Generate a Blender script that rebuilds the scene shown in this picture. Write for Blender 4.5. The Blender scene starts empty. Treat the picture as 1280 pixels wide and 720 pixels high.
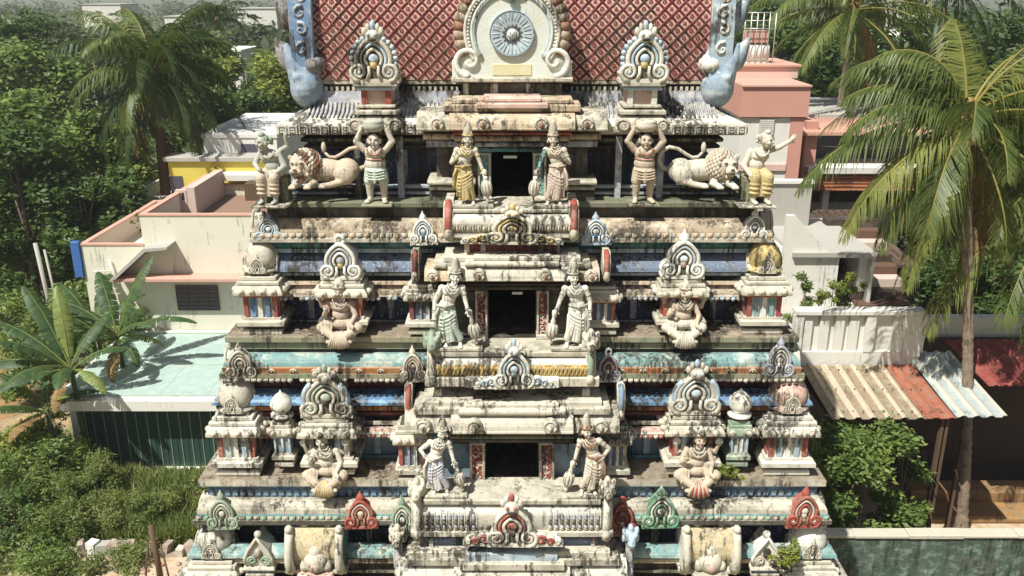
import bpy, bmesh, math, random
import numpy as np
from mathutils import Vector, Matrix, Euler
R = math.radians
rnd = random.Random(7)
S = bpy.context.scene
COL = S.collection
# ---------------------------------------------------------------- camera model
F = 1100.0; PITCH = R(18.7); CZ = 15.0
def ang(py): return PITCH + math.atan((py - 360) / F)
def ZP(py, Y): return CZ - Y * math.tan(ang(py))
def XP(px, py, Y):
    zc = Y * math.cos(PITCH) + (CZ - ZP(py, Y)) * math.sin(PITCH)
    return (px - 640) / F * zc
def GP(px, py, z=0.0):
    Y = (CZ - z) / math.tan(ang(py)); return XP(px, py, Y), Y
# ---------------------------------------------------------------- materials
MATS = {}
def nd(nt, t, **kw):
    n = nt.nodes.new(t)
    for k, v in kw.items(): setattr(n, k, v)
    return n
def mixc(nt, fac, a, b, mode='MIX'):
    m = nd(nt, 'ShaderNodeMix', data_type='RGBA', blend_type=mode)
    for i, val in ((0, fac), (6, a), (7, b)):
        if hasattr(val, 'is_output'): nt.links.new(val, m.inputs[i])
        elif i == 0: m.inputs[0].default_value = val
        else: m.inputs[i].default_value = (*val[:3], 1)
    return m.outputs[2]
def mrange(nt, v, a, b, c=0.0, d=1.0, smooth=True):
    m = nd(nt, 'ShaderNodeMapRange'); m.clamp = True
    if smooth: m.interpolation_type = 'SMOOTHSTEP'
    nt.links.new(v, m.inputs[0])
    for i, x in enumerate((a, b, c, d)): m.inputs[i + 1].default_value = x
    return m.outputs[0]
def math_n(nt, op, a, b=0.0):
    m = nd(nt, 'ShaderNodeMath', operation=op)
    for i, x in enumerate((a, b)):
        if hasattr(x, 'is_output'): nt.links.new(x, m.inputs[i])
        else: m.inputs[i].default_value = x
    return m.outputs[0]
def noise(nt, vec, scale, detail=4, rough=.6, mapping=None):
    n = nd(nt, 'ShaderNodeTexNoise'); n.inputs['Scale'].default_value = scale
    n.inputs['Detail'].default_value = detail; n.inputs['Roughness'].default_value = rough
    if mapping:
        mp = nd(nt, 'ShaderNodeMapping'); mp.inputs['Scale'].default_value = mapping
        nt.links.new(vec, mp.inputs[0]); vec = mp.outputs[0]
    nt.links.new(vec, n.inputs['Vector']); return n.outputs['Fac']
def base_mat(name):
    m = bpy.data.materials.new(name); m.use_nodes = True
    nt = m.node_tree; b = nt.nodes['Principled BSDF']
    MATS[name] = m
    return m, nt, b
GRIME = [1.02]; GRIMECOL = (.045, .038, .029)
def paint(name, col, var=.15, dirt=.4, dirtcol=(.05, .042, .03), rough=.8, streak=1.0, bump=.35, speck=None, spscale=30, fade=None, vs=1.0, relief=0, spec=.3, spth=.6, grime=None):
    """weathered lime paint: colour drift, faded patches, mould streaks with shapes of their own, fine grain"""
    m, nt, b = base_mat(name)
    pos = nd(nt, 'ShaderNodeNewGeometry').outputs['Position']
    n1 = noise(nt, pos, 1.6 * vs, 6, .65)
    n2 = noise(nt, pos, 1.0 * vs, 5, .7, (7, 7, 1.1))
    n3 = noise(nt, pos, 24 * vs, 4, .7)
    c = mixc(nt, n1, tuple(x * (1 - var) for x in col), tuple(min(1, x * (1 + var)) for x in col))
    if fade:
        f = mrange(nt, noise(nt, pos, 3.3 * vs, 5, .7, (1, 1, 1.6)), .46, .66)
        c = mixc(nt, f, c, fade)
    if speck:
        sp = mrange(nt, noise(nt, pos, spscale, 2, .5), spth, spth + .05)
        c = mixc(nt, sp, c, speck)
    a = math_n(nt, 'ADD', math_n(nt, 'MULTIPLY', n2, .55 * streak), math_n(nt, 'MULTIPLY', n1, .35 + .25 * (1 - streak)))
    a = math_n(nt, 'ADD', a, math_n(nt, 'MULTIPLY', n3, .22))
    lo = .74 - .28 * dirt
    dm = mrange(nt, a, lo, lo + .16, 0, .88)
    c = mixc(nt, dm, c, dirtcol)
    g_ = GRIME[0] if grime is None else grime
    if g_:                                      # old lime-wash rubbed and blackened in small patches and drips
        big = mrange(nt, noise(nt, pos, 1.3 * vs, 3, .55), .40, .62); drip = noise(nt, pos, 1.0 * vs, 5, .7, (15, 15, .75)); fine = noise(nt, pos, 17 * vs, 6, .78)
        pm = math_n(nt, 'ADD', math_n(nt, 'ADD', math_n(nt, 'MULTIPLY', drip, .60), math_n(nt, 'MULTIPLY', fine, .26)), math_n(nt, 'MULTIPLY', big, .14))
        c = mixc(nt, mrange(nt, noise(nt, pos, 2.6 * vs, 6, .7, (1, 1, 1.8)), .46, .70, 0, .55 * g_), c, (.225, .205, .17))
        c = mixc(nt, mrange(nt, pm, .585 - .10 * g_, .68 - .07 * g_, 0, .5 + .42 * g_), c, GRIMECOL)
    nt.links.new(c, b.inputs['Base Color'])
    b.inputs['Roughness'].default_value = rough
    b.inputs['Specular IOR Level'].default_value = spec
    h = math_n(nt, 'ADD', math_n(nt, 'MULTIPLY', n3, .5), math_n(nt, 'MULTIPLY', n1, .6))
    if relief:
        v = nd(nt, 'ShaderNodeTexVoronoi'); v.inputs['Scale'].default_value = relief
        nt.links.new(pos, v.inputs['Vector'])
        h = math_n(nt, 'ADD', h, math_n(nt, 'MULTIPLY', mrange(nt, v.outputs['Distance'], .1, .55), 1.6))
    bp = nd(nt, 'ShaderNodeBump'); bp.inputs['Strength'].default_value = bump; bp.inputs['Distance'].default_value = .03
    nt.links.new(h, bp.inputs['Height']); nt.links.new(bp.outputs[0], b.inputs['Normal'])
    return m
def leafmat(name, c0, c1, trans=.35, rough=.5):
    m, nt, b = base_mat(name)
    g = nd(nt, 'ShaderNodeNewGeometry')
    n = noise(nt, g.outputs['Position'], .9, 3)
    f = math_n(nt, 'ADD', math_n(nt, 'MULTIPLY', g.outputs['Random Per Island'], .6), math_n(nt, 'MULTIPLY', mrange(nt, n, .35, .65), .4))
    c = mixc(nt, f, c0, c1)
    nt.links.new(c, b.inputs['Base Color']); b.inputs['Roughness'].default_value = rough
    b.inputs['Specular IOR Level'].default_value = .35
    t = nd(nt, 'ShaderNodeBsdfTranslucent'); nt.links.new(mixc(nt, .5, c, (.25, .3, .04)), t.inputs[0])
    mx = nd(nt, 'ShaderNodeMixShader'); mx.inputs[0].default_value = trans
    nt.links.new(b.outputs[0], mx.inputs[1]); nt.links.new(t.outputs[0], mx.inputs[2])
    nt.links.new(mx.outputs[0], nt.nodes['Material Output'].inputs[0])
    return m
def plain(name, col, rough=.6, metal=0, spec=.4):
    m, nt, b = base_mat(name)
    pos = nd(nt, 'ShaderNodeNewGeometry').outputs['Position']
    n = noise(nt, pos, 6, 5, .7)
    nt.links.new(mixc(nt, n, tuple(x * .8 for x in col), tuple(min(1, x * 1.15) for x in col)), b.inputs['Base Color'])
    b.inputs['Roughness'].default_value = rough; b.inputs['Metallic'].default_value = metal
    b.inputs['Specular IOR Level'].default_value = spec
    return m
# ---------------------------------------------------------------- mesh builder
class MB:
    def __init__(s): s.v = []; s.f = []; s.m = []; s.s = []
    def add(s, vs, fs, m, smooth=False):
        o = len(s.v); s.v += [tuple(p) for p in vs]
        for f in fs: s.f.append([i + o for i in f]); s.m.append(m); s.s.append(smooth)
    def box(s, x0, x1, y0, y1, z0, z1, m, M=None):
        v = [(x, y, z) for x in (x0, x1) for y in (y0, y1) for z in (z0, z1)]
        if M is not None: v = [M @ Vector(p) for p in v]
        s.add(v, [(0, 1, 3, 2), (4, 6, 7, 5), (0, 4, 5, 1), (2, 3, 7, 6), (0, 2, 6, 4), (1, 5, 7, 3)], m)
    def bbox(s, x0, x1, y0, y1, z0, z1, m, b=.015):
        """box with chamfered horizontal edges"""
        s.rings([((x0 + b), (x1 - b), y0 + b, y1 - b, z0), (x0, x1, y0, y1, z0 + b), (x0, x1, y0, y1, z1 - b), (x0 + b, x1 - b, y0 + b, y1 - b, z1)], m)
    def rings(s, rs, m, smooth=False, cap=True):
        v = []
        for (x0, x1, y0, y1, z) in rs: v += [(x0, y0, z), (x1, y0, z), (x1, y1, z), (x0, y1, z)]
        f = []
        for i in range(len(rs) - 1):
            for k in range(4):
                a = i * 4 + k; b = i * 4 + (k + 1) % 4
                f.append((a, b, b + 4, a + 4))
        if cap:
            f.append((3, 2, 1, 0)); n = (len(rs) - 1) * 4; f.append((n, n + 1, n + 2, n + 3))
        s.add(v, f, m, smooth)
    def crings(s, rs, m, cx=0, cy=0, **k):
        s.rings([(cx - hx, cx + hx, cy - hy, cy + hy, z) for hx, hy, z in rs], m, **k)
    def prism(s, poly, y0, y1, m, axis='y', smooth=False):
        n = len(poly)
        if axis == 'y': v = [(a, y0, b) for a, b in poly] + [(a, y1, b) for a, b in poly]
        elif axis == 'x': v = [(y0, a, b) for a, b in poly] + [(y1, a, b) for a, b in poly]
        else: v = [(a, b, y0) for a, b in poly] + [(a, b, y1) for a, b in poly]
        o = len(s.v)
        s.add(v, [(i, (i + 1) % n, n + (i + 1) % n, n + i) for i in range(n)], m, smooth)
        s.add([], [], m)
        s.f.append([o + i for i in range(n)][::-1]); s.m.append(m); s.s.append(False)
        s.f.append([o + n + i for i in range(n)]); s.m.append(m); s.s.append(False)
    def tube(s, pts, rad, m, n=8, cap=True, smooth=True):
        pts = [Vector(p) for p in pts]; k = len(pts)
        if not hasattr(rad, '__len__'): rad = [rad] * k
        v = []; up = Vector((0, 0, 1))
        t0 = (pts[1] - pts[0]).normalized()
        if abs(t0.dot(up)) > .9: up = Vector((0, 1, 0))
        u = t0.cross(up).normalized()
        for i, p in enumerate(pts):
            t = (pts[min(i + 1, k - 1)] - pts[max(i - 1, 0)]).normalized()
            u = (u - t * u.dot(t)).normalized(); w = t.cross(u)
            for j in range(n):
                a = 2 * math.pi * j / n
                v.append(p + (u * math.cos(a) + w * math.sin(a)) * rad[i])
        f = [(i * n + j, i * n + (j + 1) % n, (i + 1) * n + (j + 1) % n, (i + 1) * n + j) for i in range(k - 1) for j in range(n)]
        s.add(v, f, m, smooth)
        if cap:
            o = len(s.v) - k * n
            s.f.append([o + j for j in range(n)][::-1]); s.m.append(m); s.s.append(smooth)
            s.f.append([o + (k - 1) * n + j for j in range(n)]); s.m.append(m); s.s.append(smooth)
    def lathe(s, prof, m, c=(0, 0, 0), n=16, sx=1, sy=1, smooth=True, sq=0, M=None):
        v = []
        for r, z in prof:
            for j in range(n):
                a = 2 * math.pi * (j + .5) / n; ca, sa = math.cos(a), math.sin(a)
                k = 1.0
                if sq: k = (abs(ca) ** sq + abs(sa) ** sq) ** (-1 / sq)
                v.append((c[0] + r * ca * k * sx, c[1] + r * sa * k * sy, c[2] + z))
        if M is not None: v = [M @ Vector(p) for p in v]
        L = len(prof)
        f = [(i * n + j, i * n + (j + 1) % n, (i + 1) * n + (j + 1) % n, (i + 1) * n + j) for i in range(L - 1) for j in range(n)]
        o = len(s.v); s.add(v, f, m, smooth)
        s.f.append([o + j for j in range(n)][::-1]); s.m.append(m); s.s.append(False)
        s.f.append([o + (L - 1) * n + j for j in range(n)]); s.m.append(m); s.s.append(False)
    def ell(s, c, r, m, nu=10, nv=7, M=None, smooth=True):
        if not hasattr(r, '__len__'): r = (r, r, r)
        v = [(0, 0, -1)]
        for i in range(1, nv):
            t = math.pi * i / nv - math.pi / 2
            for j in range(nu):
                a = 2 * math.pi * j / nu
                v.append((math.cos(t) * math.cos(a), math.cos(t) * math.sin(a), math.sin(t)))
        v.append((0, 0, 1))
        q = []
        for p in v:
            p = Vector((p[0] * r[0], p[1] * r[1], p[2] * r[2]))
            if M is not None: p = M @ p
            q.append(p + Vector(c))
        f = [(0, 1 + (j + 1) % nu, 1 + j) for j in range(nu)]
        for i in range(nv - 2):
            for j in range(nu):
                a = 1 + i * nu + j; b = 1 + i * nu + (j + 1) % nu
                f.append((a, b, b + nu, a + nu))
        t = len(v) - 1; o = 1 + (nv - 2) * nu
        f += [(o + j, o + (j + 1) % nu, t) for j in range(nu)]
        s.add(q, f, m, smooth)
    def mesh(s, name):
        me = bpy.data.meshes.new(name)
        me.from_pydata(s.v, [], s.f)
        keys = list(dict.fromkeys(s.m))
        for k in keys: me.materials.append(MATS[k])
        ix = {k: i for i, k in enumerate(keys)}
        me.polygons.foreach_set('material_index', [ix[k] for k in s.m])
        me.polygons.foreach_set('use_smooth', s.s)
        me.update(); return me
    def build(s, name, parent=None, loc=None, origin=None, local=True):
        """loc: place a locally built mesh; origin: verts are in world space, put the origin there"""
        if origin is not None:
            s.v = [(x - origin[0], y - origin[1], z - origin[2]) for x, y, z in s.v]; loc = origin
        o = bpy.data.objects.new(name, s.mesh(name)); COL.objects.link(o)
        if parent is not None:
            o.parent = parent
            if not local: o.matrix_parent_inverse = Matrix.Translation(-wloc(parent))
        if loc is not None: o.location = loc
        return o
def wloc(o):
    l = Vector(o.location)
    while o.parent is not None and not o.matrix_parent_inverse.to_translation().length: o = o.parent; l += Vector(o.location)
    return l
def tag(o, label=None, cat=None, group=None, kind=None):
    if label: o['label'] = label
    if cat: o['category'] = cat
    if group: o['group'] = group
    if kind: o['kind'] = kind
    return o
def thing(name, label, cat, loc, rz=0, group=None):
    o = bpy.data.objects.new(name, None); COL.objects.link(o); o.empty_display_size = .2
    o.location = loc; o.rotation_euler = (0, 0, rz)
    return tag(o, label, cat, group)
def meshobj(name, me, parent=None, loc=(0, 0, 0), rot=(0, 0, 0), sc=(1, 1, 1)):
    o = bpy.data.objects.new(name, me); COL.objects.link(o)
    o.parent = parent; o.location = loc; o.rotation_euler = rot; o.scale = sc
    return o
def copy_tree(o, parent=None):
    c = o.copy(); COL.objects.link(c)
    if parent is not None: c.parent = parent
    for ch in o.children: copy_tree(ch, c)
    return c
def remesh(mb, vox, it=2, mat=None):
    """fuse overlapping closed pieces into one continuous skin"""
    me = mb.mesh('tmp'); o = bpy.data.objects.new('tmp', me); COL.objects.link(o)
    md = o.modifiers.new('r', 'REMESH'); md.mode = 'VOXEL'; md.voxel_size = vox
    if it:
        sm = o.modifiers.new('s', 'SMOOTH'); sm.factor = .5; sm.iterations = it
    dg = bpy.context.evaluated_depsgraph_get(); dg.update()
    r = bpy.data.meshes.new_from_object(o.evaluated_get(dg))
    r.materials.clear(); r.materials.append(MATS[mat or mb.m[0]])
    r.polygons.foreach_set('material_index', [0] * len(r.polygons))
    r.polygons.foreach_set('use_smooth', [True] * len(r.polygons))
    bpy.data.objects.remove(o); bpy.data.meshes.remove(me)
    return r
def caps(mb, p0, r0, p1, r1, m, n=10):
    p0 = Vector(p0); p1 = Vector(p1)
    mb.tube([p0, (p0 + p1) / 2, p1], [r0, (r0 + r1) / 2, r1], m, n)
    mb.ell(p0, r0 * 1.01, m, n, 6); mb.ell(p1, r1 * 1.01, m, n, 6)
# ---------------------------------------------------------------- paints of the tower
paint('cream', (.56, .52, .43), dirt=.42)
paint('cream_dirty', (.46, .425, .345), dirt=.72, fade=(.66, .6, .48))
paint('cream_clean', (.65, .625, .54), dirt=.25)
paint('beige', (.50, .39, .27), dirt=.55, fade=(.62, .54, .42))
paint('weathered', (.40, .315, .225), dirt=.78, fade=(.60, .52, .40), dirtcol=(.045, .035, .022))
paint('white', (.74, .72, .64), dirt=.28)
paint('mint', (.64, .68, .60), dirt=.25)
paint('pale_blue', (.38, .48, .56), dirt=.35, fade=(.62, .67, .66))
paint('lavender', (.34, .35, .40), dirt=.5, fade=(.6, .6, .6))
paint('blue', (.10, .20, .34), dirt=.45, fade=(.24, .36, .46))
paint('bright_blue', (.10, .20, .34), dirt=.4, fade=(.24, .40, .52), rough=.4)
paint('deep_blue', (.055, .075, .14), dirt=.5, speck=(.40, .47, .55), spscale=26, spth=.63)
paint('mid_blue_speck', (.15, .19, .27), dirt=.45, speck=(.5, .55, .6), spscale=26, spth=.64, fade=(.16, .22, .3))
paint('slate', (.20, .29, .38), dirt=.45, fade=(.30, .36, .40))
paint('aqua', (.19, .33, .33), dirt=.6, fade=(.52, .57, .49))
paint('teal', (.06, .20, .21), dirt=.4, fade=(.16, .33, .33))
paint('teal_carved', (.22, .42, .40), dirt=.35, relief=26, bump=.8)
paint('green_grey', (.26, .34, .25), dirt=.45, fade=(.46, .50, .40))
paint('green', (.14, .30, .19), dirt=.4, fade=(.40, .48, .36))
paint('red', (.34, .075, .055), dirt=.35, fade=(.5, .22, .17))
paint('maroon', (.16, .028, .035), dirt=.4, fade=(.28, .10, .09))
paint('red_carved', (.33, .055, .05), dirt=.2, speck=(.66, .58, .46), spscale=19, spth=.55, relief=30, bump=.9)
paint('orange', (.50, .19, .07), dirt=.5, fade=(.42, .25, .14))
paint('salmon', (.62, .28, .22), dirt=.2)
paint('yellow', (.58, .44, .17), dirt=.35, fade=(.64, .52, .26))
paint('yellow_lattice', (.66, .52, .26), dirt=.4, speck=(.50, .27, .06), spscale=15, spth=.5)
paint('pink', (.60, .40, .34), dirt=.4, fade=(.64, .52, .44))
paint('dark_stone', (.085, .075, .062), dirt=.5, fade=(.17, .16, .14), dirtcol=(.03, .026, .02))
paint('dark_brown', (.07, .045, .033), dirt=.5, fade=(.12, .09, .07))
paint('olive_stone', (.30, .28, .19), dirt=.7, fade=(.22, .30, .18))
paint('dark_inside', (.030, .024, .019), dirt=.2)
paint('stucco', (.58, .53, .44), dirt=.30, dirtcol=(.10, .075, .05), vs=1.6, streak=.7, grime=.42)
paint('stucco_tan', (.52, .43, .33), dirt=.36, dirtcol=(.10, .07, .045), vs=1.6, streak=.7, grime=.42)
paint('stucco_grey', (.42, .42, .36), dirt=.45, dirtcol=(.08, .075, .06), vs=1.6, streak=.7, grime=.42)
paint('stucco_white', (.68, .65, .57), dirt=.26, dirtcol=(.12, .10, .075), vs=1.6, streak=.7, grime=.42)
paint('stucco_pink', (.50, .39, .32), dirt=.28, dirtcol=(.1, .08, .06), vs=1.6, streak=.7, grime=.42)
paint('cloth_yellow', (.50, .40, .20), dirt=.25, vs=2, grime=.45)
paint('cloth_pink', (.54, .44, .38), dirt=.25, vs=2, grime=.45)
paint('cloth_green', (.47, .55, .47), dirt=.25, vs=2, fade=(.62, .64, .54), grime=.45)
paint('cloth_lilac', (.50, .50, .56), dirt=.25, vs=2, fade=(.64, .62, .56), grime=.45)
paint('cloth_red', (.36, .17, .13), dirt=.25, vs=2, fade=(.55, .38, .30), grime=.45)
paint('mane_brown', (.30, .16, .10), dirt=.3, vs=2)
paint('ink', (.03, .025, .022), dirt=.1)
paint('granite', (.30, .28, .25), dirt=.5)
# roof lattice: raised diagonal bars, a flower in every diamond (pattern follows the roof's own UV)
def roof_lattice():
    m, nt, b = base_mat('roof_lattice')
    uv = nd(nt, 'ShaderNodeUVMap').outputs[0]
    sp = nd(nt, 'ShaderNodeSeparateXYZ'); nt.links.new(uv, sp.inputs[0])
    u, v = sp.outputs[0], sp.outputs[1]
    P = .225
    a = math_n(nt, 'DIVIDE', math_n(nt, 'ADD', u, v), P); c = math_n(nt, 'DIVIDE', math_n(nt, 'SUBTRACT', u, v), P)
    fa = math_n(nt, 'ABSOLUTE', math_n(nt, 'SUBTRACT', math_n(nt, 'FRACT', a), .5))
    fc = math_n(nt, 'ABSOLUTE', math_n(nt, 'SUBTRACT', math_n(nt, 'FRACT', c), .5))
    mx = math_n(nt, 'MAXIMUM', fa, fc)                       # .5 on bars
    bar = mrange(nt, mx, .385, .415)
    rad = math_n(nt, 'SQRT', math_n(nt, 'ADD', math_n(nt, 'MULTIPLY', fa, fa), math_n(nt, 'MULTIPLY', fc, fc)))
    th = math_n(nt, 'ARCTAN2', math_n(nt, 'SUBTRACT', math_n(nt, 'FRACT', a), .5), math_n(nt, 'SUBTRACT', math_n(nt, 'FRACT', c), .5))
    pet = math_n(nt, 'ADD', .17, math_n(nt, 'MULTIPLY', math_n(nt, 'COSINE', math_n(nt, 'MULTIPLY', th, 4)), .075))
    d = math_n(nt, 'ABSOLUTE', math_n(nt, 'SUBTRACT', rad, pet))
    flo = math_n(nt, 'SUBTRACT', 1.0, mrange(nt, d, .03, .065))
    rim = mrange(nt, mx, .335, .365); rim = math_n(nt, 'SUBTRACT', rim, mrange(nt, mx, .375, .40))
    pos = nd(nt, 'ShaderNodeNewGeometry').outputs['Position']
    n = noise(nt, pos, 1.2, 5); n3 = noise(nt, pos, 18, 3)
    tile = mixc(nt, mrange(nt, n, .3, .7), (.56, .29, .235), (.72, .50, .41))
    tile = mixc(nt, math_n(nt, 'MULTIPLY', flo, .55), tile, (.30, .08, .08))
    tile = mixc(nt, math_n(nt, 'MULTIPLY', rim, .75), tile, (.26, .05, .05))
    cc = mixc(nt, bar, tile, (.13, .022, .028))
    cc = mixc(nt, mrange(nt, math_n(nt, 'ADD', math_n(nt, 'MULTIPLY', n, .6), math_n(nt, 'MULTIPLY', n3, .4)), .54, .68, 0, .75), cc, (.07, .04, .03))
    nt.links.new(cc, b.inputs['Base Color']); b.inputs['Roughness'].default_value = .5
    bp = nd(nt, 'ShaderNodeBump'); bp.inputs['Strength'].default_value = .8; bp.inputs['Distance'].default_value = .03
    nt.links.new(math_n(nt, 'ADD', bar, math_n(nt, 'MULTIPLY', flo, .4)), bp.inputs['Height']); nt.links.new(bp.outputs[0], b.inputs['Normal'])
roof_lattice()
paint('trellis_cream', (.60, .52, .35), dirt=.4, speck=(.52, .38, .16), spscale=24, spth=.56)
paint('roof_flower', (.24, .05, .05), dirt=.3, grime=.3)
paint('shaded_ledge_brown', (.25, .20, .145), dirt=.7, fade=(.36, .31, .24))  # weathered ledge tops, darkened for the shade they lie in
paint('shaded_ledge_green', (.17, .17, .115), dirt=.6, fade=(.13, .16, .09))  # greenish ledge with its shade mixed into the paint
paint('floor_stone', (.52, .48, .39), dirt=.65, fade=(.34, .31, .25), streak=.2)
paint('frame_blue', (.16, .25, .40), dirt=.35, fade=(.30, .38, .48))
paint('frame_grey', (.24, .22, .22), dirt=.5, fade=(.36, .36, .38))
paint('sky_blue', (.25, .32, .40), dirt=.5, fade=(.50, .55, .57), grime=.5)
paint('plaque_white', (.68, .70, .64), dirt=.2, fade=(.66, .66, .52), grime=.15)
paint('disc_white', (.44, .51, .55), dirt=.2, grime=.15)
paint('yellow_pale', (.68, .60, .36), dirt=.2, fade=(.70, .66, .52), grime=.15)
GRIME[0] = 0
# ---------------------------------------------------------------- surroundings
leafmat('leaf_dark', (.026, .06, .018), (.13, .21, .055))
leafmat('leaf_mid', (.06, .12, .027), (.26, .34, .085))
leafmat('leaf_bright', (.10, .16, .025), (.36, .38, .08))
leafmat('leaf_dull', (.045, .07, .035), (.12, .15, .07))
leafmat('leaf_grass', (.10, .155, .038), (.28, .31, .095))
leafmat('palm_leaf', (.045, .08, .02), (.20, .24, .065), rough=.45)
leafmat('palm_yellow', (.22, .21, .05), (.40, .34, .09), rough=.4)
leafmat('palm_gold', (.12, .15, .035), (.30, .31, .085), rough=.5)
leafmat('palm_dry', (.20, .12, .05), (.36, .22, .09), trans=.15, rough=.8)
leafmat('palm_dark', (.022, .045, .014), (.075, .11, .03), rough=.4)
leafmat('banana_leaf', (.022, .058, .022), (.08, .14, .048), rough=.5)
leafmat('banana_pale', (.16, .22, .05), (.30, .34, .10), rough=.4)
paint('bark', (.17, .13, .095), dirt=.5, bump=.8, vs=2)
paint('palm_bark', (.30, .22, .155), dirt=.55, bump=1.0, vs=2.5, grime=.7, fade=(.38, .31, .24))
paint('palm_bark_red', (.15, .085, .055), dirt=.4, bump=.6, vs=2)
paint('house_cream', (.70, .67, .56), dirt=.12, var=.06, bump=.12, grime=.06)
paint('pinkish_and_shade', (.58, .46, .40), dirt=.2, var=.08, bump=.12)  # pinkish plaster; on the cream house it paints faces in shade
paint('house_yellow', (.66, .52, .10), dirt=.15, var=.08, bump=.12)
paint('house_lime', (.62, .64, .42), dirt=.15, var=.06, bump=.12)
paint('house_white', (.72, .70, .64), dirt=.24, var=.06, bump=.12, grime=.12)
paint('house_grey', (.42, .40, .36), dirt=.45, var=.1, bump=.15)
paint('house_pink', (.66, .45, .38), dirt=.15, var=.08, bump=.12)
paint('house_salmon', (.56, .29, .23), dirt=.15, var=.08, bump=.12)
paint('coping_pink', (.60, .34, .27), dirt=.3, bump=.12)
paint('terrace_floor', (.26, .165, .12), dirt=.3, bump=.2)
paint('aqua_roof', (.35, .46, .42), dirt=.16, var=.08, fade=(.43, .52, .46), bump=.2, streak=.2, grime=.10)
paint('shutter_green', (.03, .065, .05), dirt=.3, rough=.5, bump=.1)
paint('shutter_rib', (.24, .30, .25), dirt=.2, rough=.5)
paint('blue_pipe', (.05, .14, .38), dirt=.15, rough=.5)
paint('roof_ridge', (.50, .43, .32), dirt=.35, vs=1.5, grime=.3)
paint('roof_tin', (.31, .22, .145), dirt=.5, fade=(.33, .32, .22), vs=1.5, grime=.5)
paint('roof_orange', (.36, .12, .07), dirt=.5, fade=(.30, .16, .11), vs=1.4, grime=.6)
paint('roof_red', (.26, .06, .05), dirt=.4, fade=(.34, .12, .09))
paint('roof_sheet', (.40, .43, .41), dirt=.4, fade=(.30, .37, .39), grime=.4)
paint('roof_brown', (.13, .075, .05), dirt=.5)
paint('roof_tile_pink', (.55, .33, .25), dirt=.3)
paint('shed_dark', (.06, .042, .034), dirt=.4)  # near-black brown paints in the shadow inside the sheds
paint('brick', (.46, .17, .09), dirt=.2)
paint('mossy_shaded_wall', (.07, .11, .08), dirt=.6, grime=.6, fade=(.22, .29, .25), dirtcol=(.02, .028, .015), streak=1.3)  # mossy green, darkened further to carry the shade of the palms
paint('wall_cap', (.52, .48, .40), dirt=.4)
paint('rubble', (.42, .36, .29), dirt=.5, fade=(.30, .16, .12), vs=2, grime=.6)
paint('mud_platform', (.30, .19, .09), dirt=.5, fade=(.40, .20, .07), grime=.5)
paint('wood_post', (.12, .075, .045), dirt=.4, bump=.6)
plain('glass_dark', (.02, .018, .018), .15)
plain('window_purple', (.09, .085, .11), .4)
plain('metal_rail', (.55, .55, .52), .4, .6)
plain('lamp_white', (.8, .8, .76), .4)
def ground_mat():
    m, nt, b = base_mat('earth')
    pos = nd(nt, 'ShaderNodeNewGeometry').outputs['Position']
    n = noise(nt, pos, .35, 8, .65); sx = nd(nt, 'ShaderNodeSeparateXYZ'); nt.links.new(pos, sx.inputs[0]); n = math_n(nt, 'ADD', n, mrange(nt, sx.outputs[1], 26, 46, 0, .3)); n2 = noise(nt, pos, 3, 6, .7)
    c = mixc(nt, mrange(nt, n2, .3, .7), (.30, .21, .12), (.46, .33, .20))
    gm = math_n(nt, 'ADD', math_n(nt, 'MULTIPLY', n, .7), math_n(nt, 'MULTIPLY', noise(nt, pos, 5.5, 5, .75), .36)); c = mixc(nt, mrange(nt, gm, .46, .60), c, mixc(nt, noise(nt, pos, 11, 4, .7), (.05, .07, .022), (.14, .14, .055)))
    c = mixc(nt, mrange(nt, noise(nt, pos, 9, 5, .7), .55, .7, 0, .7), c, (.16, .10, .06))
    nt.links.new(c, b.inputs['Base Color']); b.inputs['Roughness'].default_value = .95
    bp = nd(nt, 'ShaderNodeBump'); bp.inputs['Strength'].default_value = .6; bp.inputs['Distance'].default_value = .06
    nt.links.new(n2, bp.inputs['Height']); nt.links.new(bp.outputs[0], b.inputs['Normal'])
ground_mat()
paint('sand', (.50, .40, .29), dirt=.3, fade=(.42, .28, .16), vs=.8, streak=.2, bump=.6)
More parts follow.
